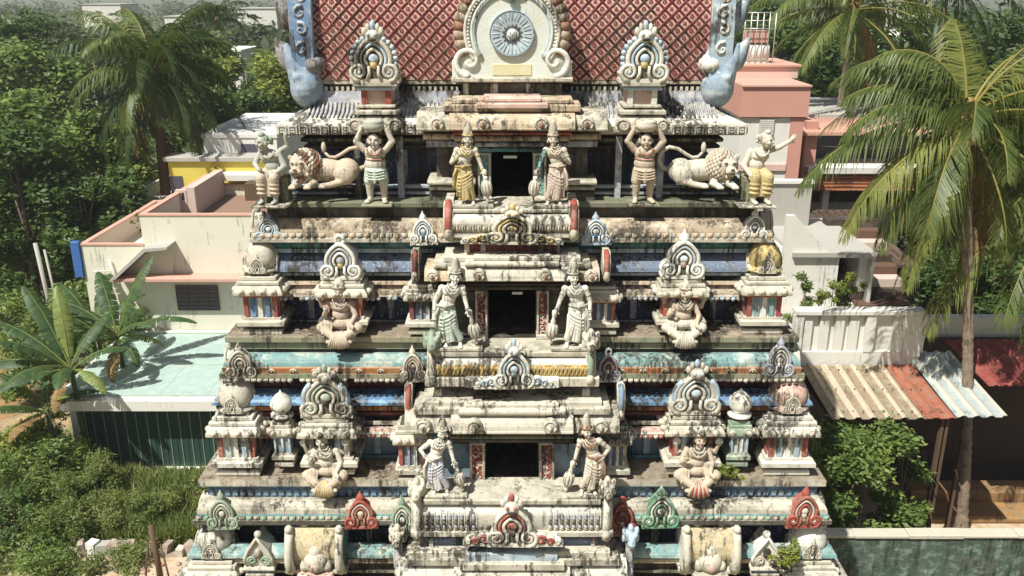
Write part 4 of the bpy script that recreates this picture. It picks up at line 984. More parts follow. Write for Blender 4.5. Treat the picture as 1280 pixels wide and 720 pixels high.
for px, c in ((323, ('cream', 'green_grey', 'cream_dirty')), (958, ('white', 'cream', 'ink'))):
    Y = 12.7; x = XP(px, 700, Y); z0 = ZP(708, Y); mb = MB()
    mb.bbox(-.2, .2, .0, .45, -.62, -.06, 'slate'); mb.bbox(-.27, .27, -.06, .5, -.06, -.01, 'cream'); mb.bbox(-.24, .24, -.03, .48, -.2, -.13, 'cream_dirty')
    mb.prism([(-.24, 0), (.24, 0), (.25, .12), (.18, .3), (.08, .44), (0, .54), (-.08, .44), (-.18, .3), (-.25, .12)], .02, .42, c[0])
    for s in (-1, 1): mb.tube(spiral(s * .11, .12, .09, .02, -1.5, 1.6, 14, .0, s), .025, c[1], 6)
    mb.tube([(s_ * .5, .0, z_) for s_, z_ in ((-.46, .05), (-.46, .16), (-.32, .32), (-.12, .46), (0, .56), (.12, .46), (.32, .32), (.46, .16), (.46, .05))], .03, c[0], 6)
    mb.ell((0, .0, .26), (.07, .05, .1), c[2], 8, 6); mb.ell((0, .12, .56), (.07, .08, .07), c[0], 8, 6)
    mb.build('leaf_shrine', tower, loc=(x, Y - YC, z0))
# ---- scattered relief: pilasters on the parapet walls, eave rosettes
for _k in PSH: PSH[_k] = (0, 0)
for t, xs, a, b, o, c in (('B', (-265, -160, 160, 265), 372, 399, -.76, 'lavender'), ('C', (-178, 178), 544, 568, -.76, 'pale_blue'), ('D', (-330, -190, 190, 330), 660, 678, -.8, 'cream_dirty')):
    for h in xs: mb = MB(); bar(mb, t, 4, o, a, b, 'slab', c, cx=h, back=o - .08); mb.build('wall_pilaster', tower, local=False)
mb = MB()
for t, pr_, o, m, sp in (('B', 463.8, .215, 'cream', .36), ('C', 537, -.34, 'cream_dirty', .3), ('B', 365.5, -.34, 'cream_dirty', .26)):
    W, Yf = T[t]['W'], T[t]['Yf']; z = ZP(pr_, Yf - o)
    n = int((W + o) / sp)
    for i in range(-n, n + 1):
        x = i * sp
        if abs(x) > W + o - XS - .1: continue
        if abs(x) < 1.7: continue
        mb.tube([(x + .05 * math.cos(a), Yf - o - .012, z - .01 + .045 * math.sin(a)) for a in [math.pi * j / 6 for j in range(7)]], .014, m, 5); mb.ell((x, Yf - o - .01, z), .02, m, 6, 4)
mb.build('cornice_rosette', tower, local=False)['label'] = 'row of small cream rosettes'
# ================================================================ the statues
def hand(mb, p, d, m, k=1.0, curl=.4, side=1):
    """small hand at p pointing along d: palm, four unequal bent fingers, thumb"""
    p = Vector(p); d = Vector(d).normalized(); up = Vector((0, -1, 0)); w = d.cross(up)
    if w.length < .2: w = d.cross(Vector((1, 0, 0)))
    w.normalize(); n = w.cross(d)
    caps(mb, p, .03 * k, p + d * .05 * k, .034 * k, m, 8)
    for i, L in enumerate((.052, .06, .056, .042)):
        a = p + d * .06 * k + w * (i - 1.5) * .019 * k; b = a + (d * (1 - curl * .3) + n * curl * .4) * L * .55 * k; c = b + (d * (1 - curl) + n * curl) * L * .5 * k
        caps(mb, a, .0115 * k, b, .0105 * k, m, 6); caps(mb, b, .0105 * k, c, .009 * k, m, 6)
    a = p + w * side * .03 * k; caps(mb, a, .013 * k, a + (d * .7 + w * side * .7) * .045 * k, .011 * k, m, 6)
def head(mb, c, m, k=1.0, turn=0.0, tilt=0.0):
    c = Vector(c); Rm = Euler((tilt, 0, turn)).to_matrix()
    P = lambda x, y, z: c + Rm @ Vector((x * k, y * k, z * k))
    M = Rm.to_4x4()
    mb.ell(c, (.083 * k, .098 * k, .108 * k), m, 14, 10, M=M); mb.ell(P(0, -.02, -.06), (.064 * k, .07 * k, .06 * k), m, 12, 8, M=M)
    caps(mb, P(0, -.092, .025), .012 * k, P(0, -.112, -.018), .018 * k, m, 8)
    for s in (-1, 1):
        mb.ell(P(s * .035, -.085, .03), (.024 * k, .016 * k, .012 * k), m, 8, 6, M=M); mb.ell(P(s * .088, .01, -.01), (.018 * k, .03 * k, .045 * k), m, 8, 6, M=M)
        mb.ell(P(s * .045, -.07, -.03), (.03 * k, .03 * k, .028 * k), m, 8, 6, M=M)
    mb.ell(P(0, -.09, -.055), (.028 * k, .014 * k, .010 * k), m, 8, 6, M=M); mb.ell(P(0, -.075, -.095), (.028 * k, .025 * k, .02 * k), m, 8, 6, M=M)
    return P, M
def face_marks(o, P, k):
    for s in (-1, 1):
        mb = MB(); mb.ell(P(s * .035, -.10, .022), (.014 * k, .005 * k, .006 * k), 'ink', 8, 5); mb.tube([P(s * .018, -.103, .043), P(s * .036, -.104, .048), P(s * .056, -.092, .043)], .003 * k, 'mane_brown', 4); mb.build('eye', o)
    mb = MB(); mb.ell(P(0, -.104, -.056), (.015 * k, .005 * k, .004 * k), 'cloth_red', 8, 5)
    mb.build('mouth', o)
def crown(o, P, k, cols, h=.30, style='tall'):
    mb = MB(); c = P(0, 0.01, .06); prof = [(.100, 0), (.106, .02), (.094, .04), (.098, .06), (.088, .10), (.094, .115), (.080, .16), (.084, .175), (.066, .215), (.07, .23), (.045, .255), (.055, .275), (.03, h - .005), (.012, h + .03)]
    if style == 'low': prof = [(.100, 0), (.108, .02), (.1, .05), (.085, .08), (.09, .1), (.05, .14), (.03, .17), (.01, .18)]
    mb.lathe([(r * k, z * k) for r, z in prof], cols[0], c=c, n=18)
    mb.tube([Vector(c) + Vector((.106 * k * math.cos(a), .106 * k * math.sin(a), .03 * k)) for a in [2 * math.pi * i / 16 for i in range(17)]], .013 * k, cols[1], 6)
    for s in (-1, 0, 1): mb.ell(Vector(c) + Vector((s * .07 * k, -.095 * k + abs(s) * .03, .07 * k)), (.022 * k, .015 * k, .04 * k), cols[1], 8, 6)
    for s in (-1, 1): mb.ell(P(s * .10, .02, -.045), (.022 * k, .022 * k, .035 * k), cols[1], 8, 6); mb.tube([P(s * .085, .06, .05), P(s * .11, .07, -.05), P(s * .12, .05, -.14)], [.03 * k, .035 * k, .02 * k], 'ink' if cols[0] != 'cream_clean' else 'mane_brown', 6)
    mb.build('crown', o)
def jewels(o, k, zc, m, sc=1):
    mb = MB()
    for r, dz, t in ((.075, .13, .013), (.105, .10, .012), (.13, .04, .016)):
        mb.tube([(r * k * math.cos(a), -.085 * k - .028 * k * abs(math.sin(a)) - (.035 * k if r > .1 else 0), zc + (dz + .05 - r * .9 * math.sin(a)) * k) for a in [math.pi * i / 12 for i in range(13)]], t * k, m, 6)
    mb.ell((0, -.15 * k, zc - .02 * k), (.03 * k, .02 * k, .035 * k), m, 8, 6)
    mb.build('necklace', o)
def mace(o, top, bot, k, m, m2):
    top, bot = Vector(top), Vector(bot); L = (top - bot).length; mb = MB()
    q_ = (top - bot).to_track_quat('Z', 'Y').to_matrix().to_4x4(); M = Matrix.Translation(bot) @ q_
    mb.lathe([(.03 * k, 0), (.05 * k, .02), (.025 * k, .06), (.04 * k, .09), (.085 * k, .14), (.105 * k, .21), (.10 * k, .27), (.07 * k, .33), (.04 * k, .36), (.055 * k, .385), (.035 * k, .42), (.032 * k, L * .8), (.045 * k, L * .9), (.05 * k, L), (.01, L + .02)], m, n=16, M=M)
    for i in range(10):
        a = 2 * math.pi * i / 10
        mb.tube([M @ Vector((r * k * math.cos(a), r * k * math.sin(a), z)) for r, z in ((.055, .10), (.09, .14), (.112, .21), (.107, .27), (.075, .33))], .014 * k, m2, 5)
    mb.build('mace', o)
def guard(name, label, px, pf, pt, Y, s, body, cloth, metal, outer, turn=0, hipshift=.05, group='standing guardian statues beside the doorways', plinth=(-.32, .46), clubm='cream_clean', arm=None):
    """standing doorkeeper; s = +1 when the mace is on the viewer's right"""
    fz = {'A': ZP(261.5, 13.38), 'B': ZP(440, 12.84), 'C': ZP(625, 12.25)}[pf]; H = (ZP(pt, Y) - fz) / 1.035; k = H / 1.80; z0 = fz + .06 * k; x = (px - 640) / F * (Y * math.cos(PITCH) + (CZ - z0 - .5) * math.sin(PITCH))
    o = thing(name, label, 'statue', (x, Y, z0), 0, group); m = body
    V = lambda a, b, c: Vector((s * (a - hipshift * .8 * math.sin(math.pi * min(c, 1.5) / 1.18) * (1 if c > .1 else 0)) * k, b * k, c * k)); h = hipshift * .3
    b = MB()
    P, M = head(b, V(.02, -.03, 1.40), m, 1.06 * k, turn)
    caps(b, V(.01, 0, 1.23), .055 * k, V(.015, -.01, 1.33), .052 * k, m)
    b.ell(V(.0, 0, 1.10), (.175 * k, .115 * k, .15 * k), m, 14, 10); b.ell(V(-.01, -.01, .97), (.135 * k, .105 * k, .14 * k), m, 14, 10); b.ell(V(-.03, -.015, .86), (.14 * k, .11 * k, .10 * k), m, 12, 8)
    for t in (-1, 1): b.ell(V(t * .075, -.075, 1.11), (.082 * k, .06 * k, .07 * k), m, 10, 8); b.ell(V(t * .19, 0, 1.16), (.078 * k, .07 * k, .075 * k), m, 10, 8)
    # mace arm, straight and away from the body
    el, wr = V(.31, -.02, .93), V(.40, -.08, .72)
    caps(b, V(.20, 0, 1.15), .058 * k, el, .047 * k, m); caps(b, el, .046 * k, wr, .034 * k, m); hand(b, wr, (s * .3, -.35, -1), m, 1.15 * k, .7, s)
    # other arm
    if outer == 'hip': el2, wr2, dd = V(-.36, .02, .98), V(-.20, -.08, .82), (s * .8, -.3, -.3)
    elif outer == 'chest': el2, wr2, dd = V(-.29, -.02, .90), V(-.17, -.17, 1.02), (s * .4, -.3, .9)
    else: el2, wr2, dd = V(-.27, .0, .90), V(-.25, -.10, .68), (s * .0, -.3, -1)
    caps(b, V(-.20, 0, 1.15), .058 * k, el2, .047 * k, m); caps(b, el2, .046 * k, wr2, .034 * k, m); hand(b, wr2, dd, m, 1.15 * k, .5, -s)
    f1, f2 = V(-.10 - h * .3, -.06, .035), V(.13, -.10, .035)
    for p, t in ((f1, -1), (f2, 1)):
        caps(b, p + Vector((0, .06 * k, .02 * k)), .045 * k, p + Vector((s * t * .02 * k, -.09 * k, 0)), .038 * k, m); b.ell(p + Vector((s * t * .025 * k, -.12 * k, -.005 * k)), (.05 * k, .045 * k, .028 * k), m, 8, 6)
        caps(b, p + Vector((0, .06 * k, .02 * k)), .04 * k, p + Vector((0, .06 * k, .2 * k)), .05 * k, m)
    meshobj('body', remesh(b, .0105 * max(k, .8)), o)
    # garment: two legs' worth of draped cloth, folds, sash
    g = MB(); mc = cloth
    hip = V(-.03 - h * .4, 0, .78)
    g.ell(hip, (.18 * k, .135 * k, .11 * k), mc, 14, 9)
    kn1, kn2 = V(-.11 - h * .4, -.05, .44), V(.09, -.09, .43)
    caps(g, V(-.12 - h * .4, 0, .74), .10 * k, kn1, .088 * k, mc); caps(g, kn1, .088 * k, f1 + Vector((0, .05 * k, .12 * k)), .078 * k, mc)
    caps(g, V(.06, 0, .74), .10 * k, kn2, .085 * k, mc); caps(g, kn2, .085 * k, f2 + Vector((0, .05 * k, .12 * k)), .075 * k, mc)
    caps(g, V(-.03, .02, .7), .12 * k, V(.0, .03, .16), .10 * k, mc)
    for i in range(5):                          # pleats hanging between the legs
        xx = -.06 + .03 * i; caps(g, V(xx * .6 - .02, -.14, .72), .018 * k, V(xx * 1.25, -.165 - .012 * (i % 2), .14), .022 * k, mc, 6)
    for i in range(5):                          # swags across the hip
        z = .70 - i * .075
        pts = [V(.16 - .30 * u, -.13 - .035 * math.sin(math.pi * u), z + .03 - .14 * math.sin(math.pi * u * .55)) for u in [j / 8 for j in range(9)]]
        g.tube(pts, .021 * k, mc, 6)
    for t in (-1, 1):
        for i in range(3): caps(g, V(t * (.15 + .015 * i) - h * .3, .02 - .05 * i, .66), .014 * k, V(t * (.14 + .02 * i) - h * .3, 0 - .05 * i, .18), .02 * k, mc, 6)
    meshobj('draped_skirt', remesh(g, .0105 * max(k, .8)), o)
    g = MB(); mt = metal
    g.tube([hip + Vector((.172 * k * math.cos(a), .137 * k * math.sin(a), (.06 + .01 * math.cos(a)) * k)) for a in [2 * math.pi * i / 20 for i in range(21)]], .022 * k, mt, 6)
    g.ell(hip + Vector((0, -.15 * k, .05 * k)), (.045 * k, .025 * k, .04 * k), mt, 8, 6)
    g.tube([V(-.17, -.12, .80), V(-.22, -.13, .66), V(-.24, -.10, .45), V(-.22, -.10, .32)], [.02 * k, .035 * k, .03 * k, .045 * k], mt, 6)
    g.build('belt', o)
    def ring(p, d, r, t, mm):
        q_ = Vector(d).to_track_quat('Z', 'Y').to_matrix(); return [Vector(p) + q_ @ Vector((r * math.cos(a), r * math.sin(a), 0)) for a in [2 * math.pi * i / 12 for i in range(13)]]
    sh1, sh2 = V(.20, 0, 1.15), V(-.20, 0, 1.15)
    for (p, d, r) in ((sh1.lerp(el, .45), el - sh1, .056), (el.lerp(wr, .86), wr - el, .041), (el.lerp(wr, .74), wr - el, .042), (sh2.lerp(el2, .45), el2 - sh2, .056), (el2.lerp(wr2, .86), wr2 - el2, .041), (el2.lerp(wr2, .72), wr2 - el2, .043)): g = MB(); g.tube(ring(p, d, r * k, 0, mt), .010 * k, mt, 5); g.build('bangle', o)
    for p in (f1, f2): g = MB(); g.tube(ring(p + Vector((0, .05 * k, .09 * k)), (0, 0, 1), .06 * k, 0, mt), .012 * k, mt, 5); g.build('anklet', o)
    g = MB()                                    # painted border along the pleats and the hem
    for xx in (-.075, .07): g.tube([V(xx * .6 - .02, -.155, .70), V(xx * 1.0 - .01, -.178, .42), V(xx * 1.35, -.19, .13)], .011 * k, mt, 5)
    g.tube([V(.17 * math.cos(a) - .005, -.02 - .165 * math.sin(a), .125 + .012 * math.sin(a * 6)) for a in [math.pi * i / 16 for i in range(17)]], .012 * k, mt, 5)
    g.build('skirt_border', o)
    jewels(o, k, 1.12 * k, mt); crown(o, P, 1.06 * k, ('cream' if body != 'cream_clean' else 'cream_clean', mt)); face_marks(o, P, 1.06 * k)
    mace(o, wr + Vector((s * .03 * k, -.05 * k, .03 * k)), V(.47, -.10, .06), k, clubm, 'cream_dirty')
    mb = MB(); a, c = sorted((s * plinth[0] * k, s * plinth[1] * k)); mb.bbox(a * 1.0, c + .12 * k * (s > 0), -.25 * k, .26 * k, -.06 * k, .02 * k, 'cream_dirty'); mb.build('plinth', o)
    if arm:
        mb = MB(); caps(mb, V(.205, -.012, 1.155), .066 * k, el, .055 * k, arm); caps(mb, el, .054 * k, V(.37, -.06, .79), .042 * k, arm); meshobj('sleeve', remesh(mb, .014), o)
    return o
guard('guardian_statue', 'guardian statue in a yellow skirt beside the topmost doorway, mace on its right', 583, 'A', 150, 13.58, 1, 'stucco', 'cloth_yellow', 'yellow', 'chest')
guard('guardian_statue', 'guardian statue in a pinkish skirt with a mint green sleeve beside the topmost doorway', 693, 'A', 150, 13.58, -1, 'stucco', 'cloth_pink', 'stucco_tan', 'chest', arm='teal_carved')
guard('guardian_statue', 'guardian statue in a pale green skirt left of the middle doorway with red jambs', 566, 'B', 320, 13.04, 1, 'stucco_white', 'cloth_green', 'stucco_grey', 'down', hipshift=.13)
guard('guardian_statue', 'white guardian statue right of the middle doorway with red jambs', 718, 'B', 321, 13.04, -1, 'stucco_white', 'stucco_white', 'stucco_grey', 'down', turn=.3)
guard('guardian_statue', 'guardian statue in lilac drapery with hand on hip left of the lowest open doorway', 550, 'C', 519, 12.46, 1, 'stucco_white', 'cloth_lilac', 'stucco', 'hip', turn=-.5, hipshift=.12)
guard('guardian_statue', 'cream guardian statue with brown hair striding right of the lowest open doorway', 736, 'C', 516, 12.46, -1, 'stucco', 'stucco', 'mane_brown', 'hip', turn=.5, hipshift=.12)
# ---- dwarfs that carry bowls on their heads
def dwarf(label, px, pf, pt, Y, body, shorts, bowl, torso):
    x = XP(px, pf, Y); z0 = ZP(pf, Y); k = (ZP(pt, Y) - z0) / 1.36
    o = thing('dwarf_statue', label, 'statue', (x, Y, z0), 0, 'dwarf statues carrying bowls'); V = lambda a, b, c: Vector((a * k, b * k, c * k)); b = MB(); m = body
    P, M = head(b, V(0, -.05, 1.02), m, 1.15 * k)
    b.ell(V(0, 0, .80), (.17 * k, .13 * k, .15 * k), m, 14, 9); b.ell(V(0, -.02, .64), (.175 * k, .145 * k, .14 * k), m, 14, 9); caps(b, V(0, 0, .88), .06 * k, V(0, -.02, .96), .055 * k, m)
    for s in (-1, 1):
        caps(b, V(s * .17, 0, .86), .06 * k, V(s * .29, -.03, 1.0), .052 * k, m); caps(b, V(s * .29, -.03, 1.0), .05 * k, V(s * .20, -.05, 1.19), .038 * k, m); hand(b, V(s * .20, -.05, 1.19), (-s * .3, -.1, 1), m, k, .5, s)
        caps(b, V(s * .10, 0, .5), .085 * k, V(s * .115, -.02, .28), .07 * k, m); caps(b, V(s * .115, -.02, .28), .068 * k, V(s * .115, .01, .08), .05 * k, m)
        caps(b, V(s * .115, .01, .04), .045 * k, V(s * .145, -.13, .03), .04 * k, m); b.ell(V(s * .15, -.15, .028), (.05 * k, .05 * k, .028 * k), m, 8, 6)
        b.ell(V(s * .075, -.105, .83), (.07 * k, .045 * k, .055 * k), m, 8, 6)
    meshobj('body', remesh(b, .0105, 1), o)
    g = MB(); g.ell(V(0, -.01, .54), (.185 * k, .155 * k, .09 * k), shorts, 14, 8)
    for s in (-1, 1): caps(g, V(s * .09, -.01, .5), .10 * k, V(s * .115, -.02, .36), .092 * k, shorts)
    for i in range(4): g.tube([V(-.16 + .32 * u, -.155 - .02 * math.sin(math.pi * u), .56 - i * .045 - .03 * math.sin(math.pi * u)) for u in [j / 8 for j in range(9)]], .014 * k, shorts, 5)
    caps(g, V(0, -.16, .55), .025 * k, V(.0, -.15, .36), .035 * k, shorts, 8)
    meshobj('shorts', remesh(g, .0105, 1), o)
    h = MB(); h.ell(P(0, .03, .03), (.115 * k, .11 * k, .12 * k), 'ink', 12, 8)
    for s in (-1, 1): h.ell(P(s * .1, .04, -.07), (.045 * k, .05 * k, .07 * k), 'ink', 8, 6)
    h.build('hair', o); face_marks(o, P, 1.15 * k)
    mb = MB(); mb.lathe([(.05 * k, 0), (.12 * k, .01), (.17 * k, .06 * k), (.185 * k, .12 * k), (.16 * k, .15 * k), (.17 * k, .17 * k), (.13 * k, .19 * k), (.10 * k, .2 * k)], bowl, c=V(0, -.02, 1.15), n=20); mb.build('bowl', o)
    mb = MB(); mb.tube([V(.11 * math.cos(a), -.125 - .03 * abs(math.sin(a)), .90 - .10 * math.sin(a)) for a in [math.pi * i / 10 for i in range(11)]], .015 * k, torso, 6)
    mb.tube([V(.155 * math.cos(a), -.145 * abs(math.sin(a)) - .01, .72) for a in [math.pi * i / 10 for i in range(11)]], .014 * k, torso, 6); mb.build('necklace', o)
    mb = MB(); mb.bbox(-.24 * k, .26 * k, -.22 * k, .18 * k, -.05 * k, .0, 'olive_stone'); mb.build('plinth', o)
dwarf('chubby standing figure in green shorts lifting a bowl on its head, by the left lion', 472, 252, 148, 14.0, 'stucco', 'cloth_green', 'stucco_grey', 'cloth_red')
dwarf('chubby standing figure in beige shorts lifting a bowl overhead, by the right lion', 803, 252, 148, 14.0, 'stucco_tan', 'stucco_tan', 'stucco', 'cloth_red')
# ---- lions
def lion(label, px, pf, Y, s, body, mane, stripe):
    """s = +1: head on the viewer's left"""
    x = XP(px, pf, Y); z0 = ZP(pf, Y); k = 1.0; o = thing('lion_statue', label, 'statue', (x, Y, z0), 0, 'lying lion statues'); V = lambda a, b, c: Vector((s * a, b, c)); b = MB(); m = body
    b.ell(V(-.02, .02, .25), (.36, .17, .19), m, 16, 10); b.ell(V(-.24, 0, .27), (.20, .18, .22), m, 14, 9); b.ell(V(.30, .0, .25), (.21, .19, .20), m, 14, 9)
    b.ell(V(.28, -.14, .19), (.17, .09, .16), m, 12, 8); caps(b, V(.22, -.18, .09), .06, V(.04, -.24, .05), .05, m); caps(b, V(.04, -.24, .05), .05, V(-.06, -.27, .045), .048, m)
    caps(b, V(-.30, -.10, .20), .085, V(-.20, -.20, .07), .06, m); caps(b, V(-.20, -.20, .07), .058, V(-.28, -.36, .05), .05, m)
    caps(b, V(-.38, -.08, .20), .08, V(-.46, -.2, .07), .06, m); caps(b, V(-.46, -.2, .07), .058, V(-.52, -.36, .05), .05, m)
    for p in (V(-.06, -.29, .035), V(-.28, -.39, .04), V(-.52, -.39, .04)):
        for i in range(4): b.ell(p + Vector(((i - 1.5) * .028, -.02 + .006 * abs(i - 1.5), 0)), (.02, .04, .03), m, 8, 6)
    c = V(-.44, -.16, .37); b.ell(c, (.15, .15, .155), m, 14, 10); b.ell(c + V(-.02, -.13, -.07), (.085, .10, .07), m, 12, 8); b.ell(c + V(-.02, -.14, -.13), (.06, .07, .035), m, 10, 7)
    b.ell(c + V(-.02, -.10, .04), (.04, .08, .05), m, 8, 6)
    for t in (-1, 1): b.ell(c + Vector((t * .07, -.12, .055)), (.04, .03, .022), m, 8, 6); b.ell(c + Vector((t * .13, -.0, .12)), (.045, .03, .055), m, 8, 6); b.ell(c + Vector((t * .06 - s * .02, -.19, -.08)), (.045, .04, .04), m, 8, 6)
    meshobj('body', remesh(b, .0135), o)
    g = MB(); r2 = random.Random(3)             # mane of rows of curls round the head and down the neck
    mc_ = c + V(.10, .09, -.03)
    for i in range(230):                        # curls on a shell round head and neck, open at the face
        u = 1 - 2 * (i + .5) / 230; th = i * 2.39996; d = Vector((math.cos(th) * math.sqrt(1 - u * u), math.sin(th) * math.sqrt(1 - u * u), u))
        p = mc_ + Vector((d.x * .25, d.y * .21, d.z * .25))
        if p.z < .05 or (p - (c + Vector((0, -.16, -.02)))).length < .165: continue
        band_ = int((p - c).length / .055)
        g.ell(p, (.032, .032, .042), stripe if band_ % 2 else mane, 7, 5)
    g.ell(mc_, (.245, .205, .245), mane, 16, 10); g.build('mane', o)
    mb = MB(); tp = [V(.48, .06, .25), V(.60, .04, .30), V(.66, .02, .42), V(.62, .0, .56), V(.50, -.01, .63), V(.36, -.01, .60), V(.22, 0, .51), V(.12, 0, .46), V(.02, 0, .47), V(-.04, 0, .54)]
    mb.tube(tp, [.045, .04, .036, .034, .032, .03, .028, .026, .025, .022], body, 9); mb.ell(V(-.055, 0, .62), (.042, .042, .09), body, 10, 8); mb.build('tail', o)
    mb = MB()
    for t in (-1, 1): me_ = MB(); me_.ell(c + Vector((t * .07, -.15, .045)), (.026, .012, .014), 'ink', 8, 5); me_.build('eye', o)
    for t in (-1, 1): mb.ell(c + Vector((t * .02 - s * .02, -.235, -.045)), (.012, .01, .008), 'ink', 6, 4)
    mb.ell(c + V(-.02, -.232, -.04), (.035, .014, .02), 'mane_brown', 8, 5); mb.build('nose', o); mb = MB(); mb.ell(c + V(-.02, -.2, -.115), (.055, .02, .014), 'ink', 8, 5); mb.build('mouth', o)
lion('lying tan lion statue with a brown striped mane, head to the left', 412, 231.5, 14.22, 1, 'stucco_tan', 'stucco', 'mane_brown')
lion('lying cream lion statue with a pale mane, head to the right', 872, 231.5, 14.22, -1, 'stucco', 'stucco', 'stucco_tan')
# ---- figures at the corners of the top storey
def perch(label, px, pf, pt, Y, s, body, cloth, hairc, arm):
    """figure half seated on a block at a corner; s = +1: leans to the viewer's left"""
    x = XP(px, pf, Y); z0 = ZP(pf, Y); k = (ZP(pt, Y) - z0) / 1.22; o = thing('corner_statue', label, 'statue', (x, Y, z0), 0, 'seated statues on the corners of the top storey'); V = lambda a, b, c: Vector((s * a * k, b * k, c * k)); b = MB(); m = body
    P, M = head(b, V(-.13, -.08, 1.06), m, 1.1 * k, -s * .7)
    caps(b, V(-.08, 0, .9), .055 * k, V(-.12, -.05, .99), .052 * k, m); b.ell(V(-.04, 0, .79), (.165 * k, .12 * k, .15 * k), m, 14, 9); b.ell(V(0, -.02, .64), (.14 * k, .12 * k, .13 * k), m, 12, 8)
    for t in (-1, 1): b.ell(V(-.05 + t * .07, -.09, .79), (.07 * k, .05 * k, .06 * k), m, 10, 7)
    if arm == 'rest':
        caps(b, V(.11, 0, .86), .06 * k, V(.22, -.06, .64), .052 * k, m); caps(b, V(.22, -.06, .64), .05 * k, V(.06, -.22, .52), .038 * k, m); hand(b, V(.06, -.22, .52), (-s, -.4, -.1), m, k * 1.1, .3, 1)
        caps(b, V(-.2, 0, .86), .058 * k, V(-.3, -.05, .68), .05 * k, m); caps(b, V(-.3, -.05, .68), .048 * k, V(-.2, -.2, .6), .036 * k, m); hand(b, V(-.2, -.2, .6), (s * .5, -.5, .2), m, k * 1.1, .6, 1)
        caps(b, V(.14, .06, .9), .05 * k, V(.28, .05, .98), .045 * k, m); caps(b, V(.28, .05, .98), .042 * k, V(.26, .0, 1.14), .034 * k, m); hand(b, V(.26, 0, 1.14), (s * .2, -.1, 1), m, k * 1.1, .2, 1)
    else:
        caps(b, V(-.2, 0, .88), .058 * k, V(-.34, -.10, .95), .048 * k, m); caps(b, V(-.34, -.10, .95), .046 * k, V(-.50, -.14, 1.06), .034 * k, m); hand(b, V(-.50, -.14, 1.06), (-s * .6, -.1, .7), m, k * 1.2, .15, 1)
        caps(b, V(.12, 0, .86), .06 * k, V(.22, -.05, .62), .05 * k, m); caps(b, V(.22, -.05, .62), .048 * k, V(.14, -.2, .5), .036 * k, m); hand(b, V(.14, -.2, .5), (-s * .4, -.6, -.2), m, k * 1.1, .4, 1)
    for t, kx in ((-1, -.17), (1, .06)):
        b.ell(V(kx - .02, -.30, .035), (.05 * k, .1 * k, .032 * k), m, 10, 7); caps(b, V(kx, -.22, .05), .045 * k, V(kx, -.23, .2), .05 * k, m)
    meshobj('body', remesh(b, .0105, 1), o)
    g = MB(); g.ell(V(.02, 0, .52), (.19 * k, .16 * k, .11 * k), cloth, 14, 9)
    for kx in (-.17, .06):
        caps(g, V(kx * .6, -.02, .52), .105 * k, V(kx, -.24, .46), .092 * k, cloth); caps(g, V(kx, -.24, .46), .09 * k, V(kx, -.22, .16), .07 * k, cloth)
        for i in range(4): g.tube([V(kx + .085 * math.cos(a), -.23 - .085 * abs(math.sin(a)), .42 - i * .075) for a in [math.pi * j / 8 for j in range(9)]], .014 * k, cloth, 5)
    for i in range(5): caps(g, V(-.09 + .02 * i, -.22, .5), .015 * k, V(-.11 + .03 * i, -.25, .14), .018 * k, cloth, 6)
    meshobj('draped_skirt', remesh(g, .0105, 1), o)
    h = MB(); h.ell(P(0, .035, .035), (.10 * k, .10 * k, .11 * k), hairc, 12, 8); h.ell(P(s * .03, .12, .03), (.07 * k, .07 * k, .07 * k), hairc, 10, 7); h.ell(P(0, .0, .13), (.06 * k, .06 * k, .05 * k), hairc, 10, 7)
    for i in range(6): h.ell(P(.09 * math.cos(i), .06 + .02 * i % 2, .05 * math.sin(i * 2)), .03 * k, hairc, 6, 5)
    h.build('hair', o); face_marks(o, P, 1.1 * k)
    mb = MB(); mb.bbox(-.2 * k, .24 * k, -.08 * k, .25 * k, 0, .44 * k, 'olive_stone'); mb.bbox(-.34 * k, .30 * k, -.42 * k, .3 * k, -.04, .002, 'cream_dirty'); mb.build('stump', o)
    mb = MB(); mb.tube([V(-.05 + .12 * math.cos(a), -.12 - .03 * abs(math.sin(a)), .92 - .12 * math.sin(a)) for a in [math.pi * i / 10 for i in range(11)]], .016 * k, 'cream_dirty', 6); mb.build('necklace', o)
perch('grey green seated statue leaning forward in a striped brown skirt at the top left corner', 345, 251, 166, 13.98, 1, 'stucco_grey', 'stucco_tan', 'green_grey', 'rest')
perch('cream seated statue with one arm stretched out to the right at the top right corner', 941, 251, 163, 13.98, -1, 'stucco', 'cloth_yellow', 'stucco', 'out')
